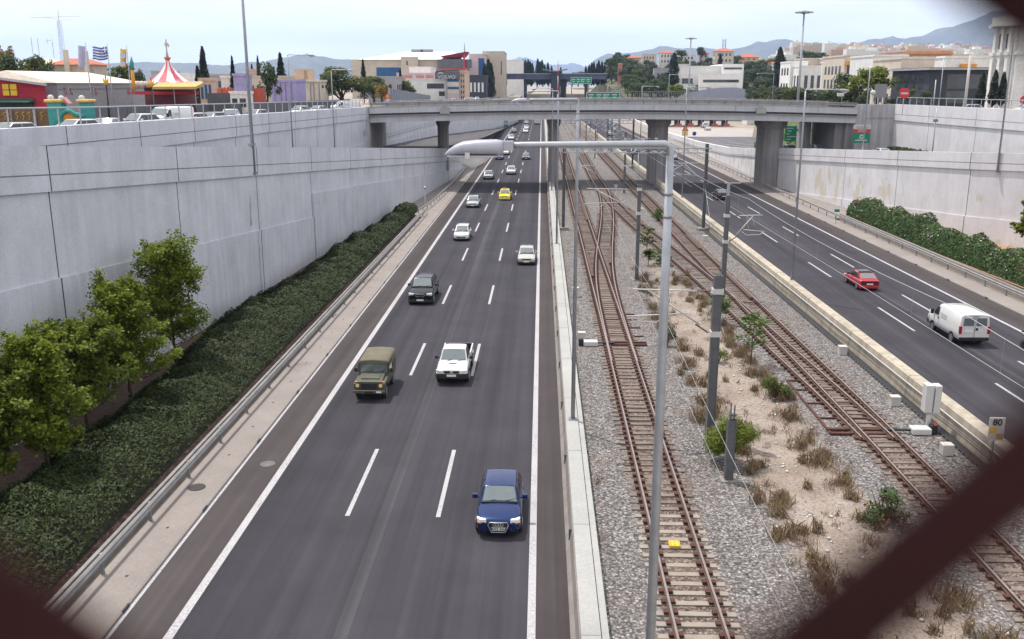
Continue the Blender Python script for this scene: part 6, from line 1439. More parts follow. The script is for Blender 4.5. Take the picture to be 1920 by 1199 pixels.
wp(q,'panel_joint',P('lilac_dark',(.22,.18,.38),.8),lc)
bb = building('tall beige block with black rain pipes behind the slim lamp post', sx(554,206), sx(600,206), 206, 214, 11.1, sz(154,206), 'creamb', wins=[(.22,.3,.78,.88)])
for px in (563,582,588,598): wp(MB().box(sx(px,206)-.07,sx(px,206)+.07,205.85,205.99,11.1,sz(157,206)),'rain_pipe',M['galvd'],bb)
wp(MB().box(sx(552,206),sx(602,206),205.6,214,sz(154,206),sz(151,206)),'cornice',BM['creamb'],bb); wp(MB().box(sx(553,208),sx(580,208),208,213,sz(151,208),sz(130,208)),'roof_hut',BM['peach'],bb); wp(MB().box(sx(571,207.9),sx(577,207.9),207.9,208,sz(149,208),sz(133,208)),'hut_door',BM['brownb'],bb)
building('long beige flat-roofed building behind the lilac container and dark tree', sx(456,222), sx(556,222), 222, 236, 11, sz(146,222), 'beige', wins=[(.05,.2,.45,.75),(.25,.3,.45,.75)])
building('peach rooftop house behind the dark tree', sx(462,238), sx(478,238), 238, 244, 11, sz(133,238), 'peach')
building('grey building with lit terrace below the cypresses', sx(392,190), sx(432,190), 190, 202, 11.6, sz(143,190), 'greyb', wins=grid(3,2))
building('white cottage left of the thin leaning cypress', sx(415,170), sx(433,170), 170, 178, 11.6, sz(147,170), 'whiteb', wins=grid(2,1))
# house behind hall
hs = building('beige house with a red tiled roof and tall chimneys behind the event tent', sx(98,150), sx(180,150), 150, 154.5, 12, sz(121,150), 'beige', name='house', cat='house', wins=[(.62,.7,.6,.8)], roof=True)
for px in (129,166): wp(MB().box(sx(px,149)-.3,sx(px,149)+.3,148.8,149.4,12,sz(93 if px<150 else 95,149)),'chimney',BM['creamb'],hs)
building('pale house with grey gable left of the red roofed house', sx(58,156), sx(112,156), 156, 160, 12, sz(120,156), 'creamb', name='house', cat='house', roof=BM['beige'])
t = thing('lattice_mast','tall lattice radio mast with a long horizontal antenna on the left','mast',(sx(124,170),170,12)); x = sx(124,170); zt = sz(25,170)
q = MB()
for dx,dy in ((-.45,-.45),(.45,-.45),(.45,.45),(-.45,.45)): q.path([(x+dx,170+dy,12),(x+dx*.5,170+dy*.5,zt-1)],.035,4)
for k in range(22):
    z0, z1 = 12+(zt-13)*k/22, 12+(zt-13)*(k+1)/22; s0 = .45*(1-.5*k/22)
    q.path([(x-s0,170-s0,z0),(x+s0,170-s0,z1)],.018,4); q.path([(x+s0,170-s0,z0),(x-s0,170-s0,z1)],.018,4); q.path([(x-s0,170-s0,z1),(x+s0,170-s0,z1)],.018,4)
wp(q,'lattice',M['galv'],t); q = MB(); q.path([(x-5,170,zt-.6),(x+4,170,zt-.3)],.05,4); q.path([(x-3,170,zt-.5),(x+2,170.5,zt-.9)],.04,4); q.path([(x,170,zt-1),(x,170,zt+.6)],.05,4); wp(q,'antenna',M['galv'],t)
for px,yt,lab in ((58,70,'thin whip antenna above the trees on the left'),(70,72,'second thin whip antenna above the trees on the left'),(98,78,'rooftop television antenna left of the lattice mast')):
    c = D(px,yt,160); t = thing('antenna',lab,'antenna',(c.x,160,13)); wp(MB().path([(c.x,160,12),c],.05,4),'rod',M['galv'],t)
    if px == 98: wp(MB().path([c+Vector((-1.2,0,.0)),c+Vector((.1,0,.25))],.04,4).path([c+Vector((-.8,0,-.4)),c+Vector((-.8,0,.4))],.03,4),'crossbar',M['galv'],t)

# ---------------- trees (shared prototypes)
def proto(name, kind, mat, seed, n=900, size=.6):
    rg = np.random.default_rng(seed); t = thing(name, 'x', 'tree'); 
    if kind == 'cypress':
        z = rg.random(n); prof = np.minimum(z*7,1)*(1-z)**.55*.115*(.45+.55*rg.random(n)**.35)+.004; a = rg.random(n)*6.283; lump = 1+.25*np.sin(a*3+z*14); p = np.stack([np.cos(a)*prof*lump,np.sin(a)*prof*lump,z*.98+.02],1); nn = np.stack([np.cos(a),np.sin(a),np.full(n,.5)],1)
        leaves('crown',mat,p,nn,size*(.6+.7*rg.random(n)),t,.3,seed,.35,droop=-1.5); MB().path([(0,0,-.02),(0,0,.9)],[.02,.004],5).build('trunk',M['bark'],t)
    elif kind == 'conifer':
        z = rg.random(n)**.8; rad = (1-z)*.24*(.55+.45*np.abs(np.sin(z*26)))+.01; a = rg.random(n)*6.283; q = rg.random(n)**.5; p = np.stack([np.cos(a)*rad*q*(1+.3*np.sin(a*2+z*9)),np.sin(a)*rad*q,.12+z*.88],1); nn = np.stack([np.cos(a)*.5,np.sin(a)*.5,np.full(n,.7)],1)
        leaves('crown',mat,p,nn,size*(.6+.7*rg.random(n)),t,.3,seed,.5); MB().path([(0,0,-.02),(0,0,.97)],[.022,.004],5).build('trunk',M['bark'],t)
    else:
        cl = []; flat = .8 if kind == 'round' else .55; base = .24 if kind == 'round' else .48
        for k in range(20):
            a = rg.random()*6.283; q = rg.random()**.55*.33; f = rg.random(); cl.append((np.array([math.cos(a)*q*(1.15-.5*f),math.sin(a)*q*(1.15-.5*f),base+.16+f*(.92-base-.2)]),np.array([.13,.13,.11*flat+.02])*(.8+.55*rg.random())))
        P_, N_ = zip(*[blob(rg,c,r,n//20,.5,.45) for c,r in cl]); p, nn = np.concatenate(P_), np.concatenate(N_)
        leaves('crown',mat,p,nn,size*(.55+.9*rg.random(len(p))),t,.6,seed,.6); b_ = MB(); b_.path([(0,0,-.03),(.01,0,base*.7),(0,.01,base+.25)],[.035,.026,.012],6)
        for c,r in cl[:6]: b_.path([(0,0,base*.75),tuple(c*np.array([.6,.6,.8])),tuple(c)],[.014,.009,.004],4)
        b_.build('trunk',M['bark'],t)
    return t
PR = {'cyp':[proto('cypress_tree','cypress',M['cypress'],s,3000,.055) for s in (81,82)],'con':[proto('conifer_tree','conifer',M['cypress'],83,2600,.07)],'round':[proto('broadleaf_tree','round',M['broad'],s,1500,.065) for s in (84,85,86)],
      'pine':[proto('pine_tree','pine',M['pine'],s,1300,.06) for s in (87,88,89)],'olive':[proto('olive_tree','round',M['olive'],s,1200,.065) for s in (90,91)],'dark':[proto('dark_tree','round',M['pine'],s,1500,.06) for s in (92,93)],'bright':[proto('bright_tree','round',M['bright'],94,1600,.06)],'big':[proto('big_broadleaf_tree','round',M['broad'],95,6500,.036)],'autumn':[proto('autumn_tree','round',M['yellowleaf'],96,2200,.055)]}
USED = set(); rtree = random.Random(21)
def tree(kind, x, y, z, h, w, label, group=None):
    src = PR[kind][rtree.randrange(len(PR[kind]))]; sc = (w,w,h) if kind not in ('cyp','con') else (h*w,h*w,h)
    if src.name not in USED:
        USED.add(src.name); o = src; o.location = (x,y,z); o.rotation_euler = (0,0,rtree.random()*6); o.scale = sc; o['label'] = label
        if group: o['group'] = group
        return o
    o = dup(src, loc=(x,y,z), rz=rtree.random()*6, scale=sc, label=label)
    if group: o['group'] = group
    elif 'group' in o: del o['group']
    return o
def ptree(kind, px, ptop, pbot, Y, label, wpx=None, group=None, w=None):
    zt = sz(ptop,Y); zb_ = sz(pbot,Y) if px > 930 else zs_left(Y)-.2; h = zt-zb_; k = (Y*.97+3)/1750
    return tree(kind, sx(px,Y), Y, zb_, h, (w if w else 1) if kind in ('cyp','con') else (wpx or 40)*k/.8, label, group)
ptree('cyp',384,88,205,155,'tall dark cypress right of the striped tent',w=.8); ptree('cyp',372,124,195,158,'short dark cypress beside the tall one right of the striped tent',w=.9); ptree('con',438,106,200,170,'thin ragged cypress leaning left near the tall lamp post',w=.5)
ptree('con',528,100,190,235,'ragged conifer behind the lilac container',w=.85); ptree('cyp',486,105,170,235,'slim cypress tip behind the dark tree',w=.5); ptree('cyp',474,121,170,240,'short slim cypress left of the dark tree',w=.6)
ptree('dark',500,112,208,178,'dark leafy tree in front of the lilac container',46); 
ptree('big',640,118,226,222,'largest round green tree left of the bridge abutment',95); ptree('big',700,138,228,290,'broad green tree between the largest tree and the noise barrier',70); ptree('autumn',715,158,222,275,'yellowing tree beside the noise barrier',40); ptree('big',608,132,226,214,'green tree right of the beige block',45)
ptree('con',682,112,200,310,'dark conifer tip above the large round tree',w=.6); ptree('con',751,132,200,325,'dark conifer behind the noise barrier',w=.8); ptree('round',758,150,200,315,'leafy tree just behind the noise barrier',45)
ptree('dark',20,96,180,150,'dark green tree at the left edge behind the event tent',60); ptree('round',65,100,185,148,'broad green tree behind the event tent, left of the red roofed house',62); ptree('dark',95,108,185,146,'smaller green tree next to the red roofed house',40); ptree('autumn',15,80,160,156,'brownish treetop at the left edge of the picture',46); ptree('round',230,117,190,150,'round green tree behind the yellow flag',60); ptree('dark',262,128,190,150,'dark green tree behind the furled parasol',36)
# ---------------- left town beyond the bridge
t = thing('noise_barrier','tall blue grey slatted noise barrier stepping down left of the bridge','noise barrier',(-27,172,12))
for k in range(26):
    Y = 171+k*5.6; X = -27.3-k*.36; z = zs_left(Y); hh = 4.4-k*.075
    wp(MB().box(X-.12,X+.12,Y-.15,Y+.15,z-.5,z+hh),'post',M['galv'],t)
    if k < 25: wp(MB().extr([(X-.03,Y+.15,z-.3),(X-.03,Y+.15,z+hh-.1),(X+.03,Y+.15,z+hh-.1),(X+.03,Y+.15,z-.3)],(-.36,5.3,-.05)),'panel',P('barrier_blue_grey',(.17,.19,.24),.6,var=.15),t)
YV = 330
vb = building('white showroom building with a dark sign block reading VOLVO', sx(762,YV), sx(836,YV), YV, YV+30, 10.2, sz(150,YV), 'whiteb', name='showroom', cat='showroom', wins=[(.52,.95,.62,.84),(.82,.97,.3,.5),(.82,.97,.02,.16)])
wp(MB().box(sx(836.3,YV),sx(864,YV),YV-2,YV+28,7,sz(134,YV)),'sign_tower',BM['greyb'],vb); wp(MB().box(sx(816,YV-2.5),sx(862,YV-2.5),YV-2.6,YV-2.03,sz(148.5,YV),sz(134.5,YV)),'sign_panel',P('dark_sign_panel',(.12,.12,.13),.6),vb)
text('sign_text','VOLVO',1.6,M['white'],vb,(sx(839,YV)-vb.location.x,-15-2.72,sz(145,YV)-10.2),(R(90),0,0),.03,.03,1.15)
wp(MB().path([D(821,139,YV-2.7),D(825,137,YV-2.7),D(831,138.5,YV-2.7)],.14,4),'sign_stroke',M['white'],vb)
for a,b,m_ in ((149.5,153.5,'bluep'),(154,163,'creamb'),(163.5,167.5,'bluep'),(168,176.5,'creamb'),(177,187,'lpink')): wp(MB().box(sx(839,YV-2),sx(860,YV-2),YV-2.2,YV-2.01,sz(b,YV),sz(a,YV)),'coloured_panel',BM[m_],vb)
building('narrow beige office block right of the showroom sign', sx(863,YV+2), sx(873,YV+2), YV, YV+20, 10, sz(135,YV), 'peach', name='office_block', cat='office', wins=grid(2,5,.1,.5,.5))
building('white block with a red tiled storey above the showroom', sx(744,380), sx(817,380), 380, 400, 10, sz(139,380), 'lpink', wins=[(.1,.4,.78,.95),(.5,.7,.78,.95),(.75,.95,.78,.95)], winmat=BM['salmon'])
building('pale stepped rooftop building behind the showroom', sx(763,392), sx(804,392), 400, 420, 10, sz(127,392), 'whiteb', wins=[(.1,.6,.72,.82)], winmat=BM['greyb'])
building('low white and grey shed row left of the showroom', sx(690,300), sx(742,300), 300, 318, 10.8, sz(146,300), 'greyb', wins=grid(4,1))
YM = 480
ml = building('large beige shopping mall with a white roof and blue panels', sx(660,YM), sx(873,YM), YM, YM+70, 9.5, sz(112,YM), 'beige', name='shopping_mall', cat='mall', wins=[(.22,.45,.45,.8),(.6,.99,.42,.72)], winmat=BM['bluep'], parapet=False)
r_ = MB(); z0, z1 = sz(112,YM), sz(97.5,YM+35); r_.extr([(sx(672,YM),YM-1,z0),(sx(868,YM),YM-1,z0),(sx(845,YM),YM+35,z1),(sx(765,YM),YM+35,z1)],(0,0,.02)); 
v = [r_.add(p) for p in ((sx(672,YM),YM-1,z0+.05),(sx(868,YM),YM-1,z0+.05),(sx(868,YM),YM+72,z0+.05),(sx(672,YM),YM+72,z0+.05),(sx(762,YM+35),YM+35,z1),(sx(850,YM+35),YM+35,z1))]; r_.f = []; r_.m = []; r_.sm = []
for f in ((0,1,5,4),(1,2,5),(2,3,4,5),(3,0,4)): r_.face([v[i] for i in f])
wp(r_,'roof',P('white_roof_sheet',(.85,.85,.85),.6,var=.03),ml); wp(MB().box(sx(755,YM),sx(786,YM),YM-4,YM-.5,9,sz(107,YM)),'tower',BM['beige'],ml); wp(MB().box(sx(765,YM),sx(768,YM),YM-4.1,YM-3.99,sz(123,YM),sz(115,YM)),'tower_window',M['win'],ml)
wp(MB().extr([D(823,106,YM-8),D(876,97,YM-14),D(869,107,YM-6),D(840,108,YM-6)],(0,16,0)),'red_canopy',P('canopy_red',(.5,.05,.09),.5),ml); wp(MB().box(sx(869,YM-9),sx(872.5,YM-9),YM-9.5,YM-8.5,9,sz(99,YM)),'red_column',P('canopy_red',(.5,.05,.09),.5),ml)
wp(MB().box(sx(821,YM-5),sx(884,YM-5),YM-5,YM-.6,sz(128,YM),sz(112,YM)),'dark_glazing',M['win'],ml); wp(MB().box(sx(805,YM-6),sx(882,YM-6),YM-6.3,YM-6,sz(131,YM),sz(129,YM)),'red_band',P('canopy_red',(.5,.05,.09),.5),ml)
wp(MB().tube(D(871,100,YM-9),D(871,82,YM-9),.25,.15),'flag_mast',M['galvd'],ml)
for px in (782,800): wp(MB().box(sx(px,YM+30)-3,sx(px,YM+30)+3,YM+33,YM+37,z1-.5,z1+1.2),'roof_plant',M['galvd'],ml)
building('pink block with a blue glass corner beside the red canopy', sx(880,500), sx(909,500), 500, 525, 9.5, sz(103,500), 'lpink', wins=[(.6,.98,.45,.92)], winmat=BM['bluep'])
building('tall beige block on the left of the far motorway', sx(905,520), sx(945,520), 520, 560, 9.5, sz(98,520), 'beige', wins=[(.05,.12,.6,.7),(.05,.12,.75,.85),(.2,.26,.75,.85),(.85,.9,.5,.8)])
building('white hangar building near the vanishing point', sx(946,640), sx(981,640), 640, 680, 9.2, sz(114,640), 'whiteb', wins=[(.03,.14,.3,.6)])
building('dark flat kiosk row below the pink block', sx(876,420), sx(912,420), 420, 440, 9.6, sz(143,420), 'darkb', wins=grid(4,1), winmat=BM['whiteb'])
# ---------------- station footbridge and gantries
YS = 560; t = thing('station_bridge','dark blue station footbridge spanning the far motorway with a winged roof tower','footbridge',(sx(1040,YS),YS,0)); 
wp(MB().box(sx(950,YS),sx(1037,YS),YS,YS+12,sz(149,YS),sz(139.5,YS)).box(sx(1046,YS),sx(1136,YS),YS,YS+12,sz(149,YS),sz(139.5,YS)),'walkway',P('station_blue_grey',(.085,.10,.16),.5,var=.3,scale=.2),t); wp(MB().box(sx(948,YS),sx(1138,YS),YS-.5,YS+12.5,sz(139.4,YS),sz(138,YS)),'walkway_roof',M['galv'],t)
wp(MB().box(sx(1033,YS),sx(1050,YS),YS-3,YS+14,0,sz(133,YS)),'tower',BM['darkb'],t)
for a,b in ((1017,1042),(1041,1064)): wp(MB().extr([D(a,129 if a<1040 else 134,YS-4),D(b,134 if a<1040 else 129,YS-4),D(b,135.5 if a<1040 else 131,YS-4),D(a,131 if a<1040 else 135.5,YS-4)],(0,18,0)),'wing_roof',M['galvd'],t)
for px in (985,1054,1059,1100): wp(MB().box(sx(px,YS)-.9,sx(px,YS)+.9,YS+3,YS+8,-.1,sz(149,YS)),'column',BM['darkb'],t)
t = thing('striped_pole','tall red and white striped pole in front of the far station','pole',(sx(1046,430),430,0)); x = sx(1046,430); zs_ = [0,4,8,12,16,20,24,27.5]
for k in range(7): wp(MB().tube((x,430,zs_[k]),(x,430,zs_[k+1]),.34-.03*k,.31-.03*k),'band',M['red'] if k%2 else M['white'],t)
def gantry(label, px0, px1, py0, py1, Y, legs, txt=True, cat='gantry sign'):
    t = thing('gantry_sign',label,cat,(sx((px0+px1)/2,Y),Y,0)); x0, x1 = sx(px0,Y), sx(px1,Y); z0, z1 = sz(py1,Y), sz(py0,Y)
    wp(MB().box(x0,x1,Y-.2,Y,z0,z1),'panel',M['green_sign'],t); f = MB(); w_ = .012*(x1-x0)+.05
    f.box(x0,x1,Y-.24,Y-.205,z1-w_,z1).box(x0,x1,Y-.24,Y-.205,z0,z0+w_).box(x0,x0+w_,Y-.24,Y-.205,z0+w_,z1-w_).box(x1-w_,x1,Y-.24,Y-.205,z0+w_,z1-w_); wp(f,'border',M['white'],t)
    rr = random.Random(int(px0)); H_ = z1-z0
    for k in range(4):
        a = x0+(x1-x0)*(.06+.235*k); wp(MB().box(a,a+(x1-x0)*.15,Y-.23,Y-.205,z0+H_*.6,z0+H_*.74).box(a+(x1-x0)*.02,a+(x1-x0)*.12,Y-.23,Y-.205,z0+H_*.28,z0+H_*.42),'lettering',M['white'],t)
    wp(MB().path([(x0+(x1-x0)*.52,Y-.22,z0+H_*.2),(x0+(x1-x0)*.52,Y-.22,z0+H_*.8),(x0+(x1-x0)*.56,Y-.22,z0+H_*.55)],.1+.01*H_,4),'arrow',M['white'],t)
    for px in legs: x = sx(px,Y); wp(MB().box(x-.2,x+.2,Y+.02,Y+.4,-.2,z1),'leg',M['galvd'],t)
    return t
gantry('green motorway sign in front of the far station', 1070,1109,145.5,157.5,430,(1072,1104)); gantry('wide green motorway gantry just above the bridge railing', 1100,1163,173,188,245,(1101,1164)); gantry('small green sign behind the wide green gantry', 1147,1165,170,177,265,(1149,1163))
# ---------------- right hillside
def hill(x, y):
    f = max(0,min(1,(x-35)/16)); q = max(0,min(1,(x/max(y,1)-.2)/.05)) if y > 700 else 1
    back = 1 if y <= 700 else max(q, 1-(y-700)/150)
    return 9+f*(max(0,min(y,700)-450)*.085*(1 if x < 260 else max(.55,1-(x-260)/500))*max(0,back)+max(0,y-700)*.05*q)+.8*math.sin(x*.05+y*.03)*f
hb = MB(); nxs = [42+i*14 for i in range(18)]+[330,420,560,760,1000,1300]; nys = [452+i*16 for i in range(18)]+[760,840,960,1150,1400,1800]
ids = [[hb.add((x if j>9 or i>0 else max(42,x),y,hill(x,y))) for i,x in enumerate(nxs)] for j,y in enumerate(nys)]
for j in range(len(nys)-1):
    for i in range(len(nxs)-1): hb.face((ids[j][i],ids[j][i+1],ids[j+1][i+1],ids[j+1][i]))
sk = [hb.add((x,452,-1)) for x in nxs]
for i in range(len(nxs)-1): hb.face((sk[i],sk[i+1],ids[0][i+1],ids[0][i]))
s2 = [hb.add((42,y,-1)) for y in nys]
for j in range(len(nys)-1): hb.face((s2[j],ids[j][0],ids[j+1][0],s2[j+1]))
struct('hillside', hb, P('scrub_ground',(.09,.085,.045),.95,var=.35,scale=.08,fine=.8))
HG = 'houses on the hillside beyond the bridge'
def hhouse(px0, px1, ptop, Y, wall, label, roof=None, nx=3, nz=2):
    x0, x1 = sx(px0,Y), sx(px1,Y); zt = sz(ptop,Y); zb_ = min(max(hill((x0+x1)/2,Y)-.5,zt-8), zt-4)
    building(label, x0, x1, Y, Y+(x1-x0)*.7, zb_, zt, wall, name='house', cat='house', wins=grid(nx,nz), roof=roof, group=HG)
for a in ((1158,1166,121,560,'salmon','small salmon house with a red roof at the left foot of the hill',True,2,1),(1175,1200,109,640,'pinkb','long pink house with a red roof on the hilltop left',True,3,2),(1202,1228,103,650,'creamb','cream stepped house on the hilltop',None,4,2),(1234,1262,100,660,'whiteb','white house with a low red roof on the hilltop',True,4,2),(1264,1302,104,660,'whiteb','long white flat-roofed house on the hilltop',None,5,2),(1308,1326,100,650,'lpink','pale house with a red gable roof right of the hilltop mast light',True,2,2),
          (1338,1373,97,600,'creamb','cream hill villa with the red roof and lattice tower behind it',True,4,2),(1262,1290,122,560,'whiteb','white house halfway down the hill behind the floodlight mast',None,3,1),(1372,1402,114,640,'peach','peach house at the right shoulder of the hill',None,3,2),(1382,1420,108,700,'peach','second peach house higher at the right shoulder of the hill',True,3,2),(1425,1450,110,680,'whiteb','white house left of the tall cypress',None,3,2),(1437,1458,120,600,'whiteb','small white house with a red wall left of the tall cypress',True,2,1),
          (1226,1256,130,520,'greyb','grey building with a slanting roof among the trees',None,3,1)): hhouse(*a)
# modern white complex
YW = 455; mw = building('long white modern building with ribbon windows on the hillside', sx(1270,YW), sx(1352,YW), YW, YW+30, 9, sz(126,YW), 'whiteb', name='office_building', cat='office', wins=[(.5,.97,.66,.76),(.1,.35,.5,.66),(.42,.97,.36,.46),(.05,.3,.25,.35)])
wp(MB().box(sx(1356,YW-4.1),sx(1390,YW-4.1),YW-4.2,YW-3.98,sz(131,YW),sz(127.5,YW)),'ribbon_window',M['win'],mw)
wp(MB().box(sx(1352.5,YW-3),sx(1392,YW-3),YW-4,YW+30,8,sz(121,YW)),'right_wing',BM['whiteb'],mw); wp(MB().box(sx(1310,YW-5),sx(1390,YW-5),YW-8,YW-4.2,8,sz(140,YW)),'front_wing',BM['whiteb'],mw); wp(MB().box(sx(1318,YW-8),sx(1385,YW-8),YW-8.1,YW-7.9,sz(155,YW),sz(150,YW)),'ribbon_window',M['win'],mw)
t = thing('lattice_tower','small lattice telecom tower on the hilltop','tower',(sx(1354,640),640,30)); q = MB(); x = sx(1354,640)
for dx in (-1,1): q.path([(x+dx,640,28),(x+dx*.9,640,sz(74,640))],.22,4)
for k in range(6): q.path([(x-1,640,sz(96-3.5*k,640)),(x+1,640,sz(93-3.5*k,640))],.15,4)
wp(q,'lattice',M['galvd'],t)
TG = 'trees on the hillside beyond the bridge'; rh = random.Random(33)
kinds = [('pine','dark pine among the hillside trees'),('dark','dense dark green tree among the hillside trees'),('round','mid green broadleaf tree among the hillside trees'),('olive','grey green tree among the hillside trees')]
for k in range(60):
    Y = rh.uniform(454,735); x = rh.uniform(43,58); kd, lb = kinds[rh.choices(range(4),(4,4,3,1))[0]]; h = rh.uniform(6,10); tree(kd, x, Y, hill(x,Y)-.4, h, h*rh.uniform(.85,1.25), lb, TG)
for k in range(16):
    x = 70+k*2.9; Y = 449.5+rh.uniform(0,2); kd, lb = kinds[rh.choices(range(4),(2,4,4,2))[0]]; h = rh.uniform(5,8); tree(kd, x, Y, 8.6, h, h*rh.uniform(.9,1.3), lb, TG)
for k in range(235):
    px = rh.uniform(1125,1480); Y = 453+200*rh.random()**1.5+ (60 if px < 1175 else 0)
    x = sx(px,Y)
    if x < 46: continue
    kd, lb = kinds[rh.choices(range(4),(4,4,3,2))[0]]; h = rh.uniform(6,10.5); tree(kd, x, Y, hill(x,Y)-.4, h, h*rh.uniform(.85,1.3), lb, TG)
for k in range(62):
    px = rh.uniform(1400,1690); Y = max(178,70*1750/(px-1016))+90*rh.random()**1.5; x = sx(px,Y); kd, lb = kinds[rh.choices(range(4),(2,4,4,3))[0]]; h = rh.uniform(5,7.5); tree(kd, x, Y, 8.8, h, h*rh.uniform(.9,1.3), lb.replace('hillside','right bank'), 'trees on the bank right of the toll plaza')
CG = 'cypresses near the vanishing point'
for px,pt,Y in ((985,113,700),(990,112,700),(994,116,700),(998,119,700),(1008,111,720),(1012,116,720),(1016,113,720),(1021,122,720),(1027,118,720),(1034,124,720),(1051,126,720),(1104,122,620),(1109,118,620),(1113,117,640),(1119,120,640),(1122,114,640),(1128,116,650),(1133,121,650),(1098,124,640),(909,120,430),(916,112,440),(921,119,450),(981,112,660)): ptree('cyp',px,pt,160,Y,'dark cypress spire near the vanishing point',group=CG,w=1.1)
for px in range(930,1100,11): ptree('round' if px%2 else 'dark',px,136+rh.uniform(-4,3),162,760,'tree in the far row beyond the station',30,'trees beyond the far station')
ptree('cyp',1262,100,162,455,'large black cypress right of the slanting grey roof',w=1.7); ptree('cyp',1459,90,165,400,'tall black cypress left of the very tall floodlight mast',w=1.5); ptree('cyp',1348,101,135,520,'cypress in front of the cream hill villa',w=1.4); ptree('pine',1145,106,150,560,'large umbrella pine at the left end of the hilltop',26); ptree('pine',1312,86,130,640,'round pine on the hilltop beside the floodlight mast',22); ptree('pine',1276,92,125,650,'broad pine behind the long white house',30); ptree('bright',1272,157,190,300,'bright yellow green bush behind the mesh fence',42); ptree('pine',1510,93,140,650,'clump of dark pines behind the white villa terraces',40); ptree('pine',1533,97,140,650,'second dark pine behind the white villa terraces',36)
t = thing('mesh_fence','grey mesh fence along the far side of the bridge','fence',(50,262,5)); fm = MB()
for px in range(1180,1300,4): x = sx(px,262); wp(MB().box(x-.06,x+.06,261.95,262.05,8.2,sz(171,262)),'post',M['galvd'],t)
wp(MB().box(sx(1180,262),sx(1300,262),262.05,262.08,8.3,8.5).box(sx(1180,262),sx(1300,262),262.05,262.08,sz(172,262),sz(171,262)),'fence_rail',M['galvd'],t)
t = thing('noise_barrier','wavy blue grey noise barrier beyond the toll plaza','noise barrier',(90,448,4)); n = 54
for k in range(n):
    px = 1294+k*2.75; f = k/(n-1); top = 172-9*math.sin(min(1,f*1.25)*math.pi*.8)+ (14*max(0,f-.62)); x = sx(px,446); wp(MB().box(x-.3,x+.3,446,446.3,5,sz(top+1.5,446)),'panel',P('barrier_pale_blue',(.27,.29,.36),.6,var=.15),t)
# ---------------- right town at street level
RG = 'buildings of the right town'
def rb(label, px0, px1, ptop, Y, d, wall, wins=(), roof=None, pbot=None, winmat=None, **k): return building(label, sx(px0,Y), sx(px1,Y), Y, Y+d, 11.8, sz(ptop,Y), wall, wins=wins, roof=roof, winmat=winmat, name='town_house', cat='building', **k)
pk = rb('beige apartment house with salmon bands and a red awning', 1686,1748,112,190,16,'creamb',[(.0,.3,.45,.6),(.42,.98,.48,.62),(.38,.75,.12,.3)],winmat=BM['salmon'])
wp(MB().extr([(sx(1700,190),189.2,sz(146,190)),(sx(1742,190),189.2,sz(146,190)),(sx(1742,190),187.8,sz(149,190)),(sx(1700,190),187.8,sz(149,190))],(0,0,.15)),'awning',M['red'],pk); wp(MB().box(sx(1722,190),sx(1727,190),189.85,190.05,sz(144,190),sz(137,190)),'window',M['win'],pk)
wp(MB().extr([(sx(1686,190),190,sz(112,190)),(sx(1748,190),190,sz(112,190)),(sx(1735,190),190,sz(107,190)),(sx(1712,190),190,sz(107,190))],(0,14,0)),'gable',BM['creamb'],pk)
wt_ = rb('white apartment house with grey windows behind the bright tree', 1636,1698,107,230,18,'whiteb',[(.45,.7,.5,.62),(.72,.82,.5,.62)]); 
ob = rb('cream apartment house with orange balcony fronts', 1580,1634,107,260,20,'creamb',[(.1,.9,.62,.8),(.1,.9,.3,.5)]); 
for z_ in (.55,.86): wp(MB().box(sx(1582,260),sx(1634,260),258.6,260,11.8+(sz(107,260)-11.8)*z_-.5,11.8+(sz(107,260)-11.8)*z_+.35),'balcony',BM['orangeb'] if z_ > .8 else BM['peach'],ob)
ob2 = rb('long cream apartment house with orange eaves behind the pink house', 1694,1780,98,250,20,'pinkb',[(.05,.12,.6,.72),(.2,.27,.6,.72),(.5,.57,.6,.72),(.7,.9,.6,.72)]); wp(MB().box(sx(1693,249),sx(1782,249),248.6,250,sz(102.5,250),sz(100.5,250)),'eaves',BM['orangeb'],ob2)
dk = rb('dark grey glass office with a flat white roof edge', 1742,1852,132,170,18,'darkb',[(.3,.62,.55,.9),(.3,.62,.2,.5),(.66,.98,.55,.9)],winmat=M['win']); wp(MB().box(sx(1738,169),sx(1856,169),168.6,188,sz(131.9,170),sz(128,170)),'roof_edge',BM['greyb'],dk)
ws = rb('white house with an orange blind above the dark glass office', 1768,1858,110,205,16,'whiteb',[(.2,.26,.62,.75),(.85,.97,.6,.8)]); wp(MB().box(sx(1799,204),sx(1828,204),204.2,205,sz(131,205),sz(121,205)),'blind',BM['orangeb'],ws)
wc = thing('columned_building','tall white building with white columns and cornices at the right edge of the picture','building',(78,150,12)); x0 = sx(1893,150.3); x1 = x0+12; zc1, zt1 = sz(104,150), sz(50,150)
wp(MB().box(x0,x1,150.3,157.5,9,zt1),'wall',BM['whiteb'],wc)
for yy in (150.9,153.3,155.7): wp(MB().box(x0-.55,x0-.004,yy,yy+.9,9,zc1).box(x0-.7,x0-.004,yy-.15,yy+1.05,zc1,zc1+.5).box(x0-.4,x0-.004,yy+.1,yy+.8,zc1+.5,zt1),'column',BM['whiteb'],wc)
for yy in (152.1,154.5): wp(MB().box(x0-.05,x0+.05,yy,yy+.95,zc1+1,zt1-1),'upper_window',M['win'],wc); wp(MB().box(x0-.05,x0+.05,yy,yy+.95,13.5,zc1-.6),'window',M['win'],wc)
for xx in (x0+.3,x0+4.6,x0+9): wp(MB().box(xx,xx+1.5,149.7,150.296,9,zc1).box(xx-.2,xx+1.7,149.5,150.296,zc1,zc1+.5).box(xx+.15,xx+1.35,149.8,150.296,zc1+.5,zt1),'column',BM['whiteb'],wc)
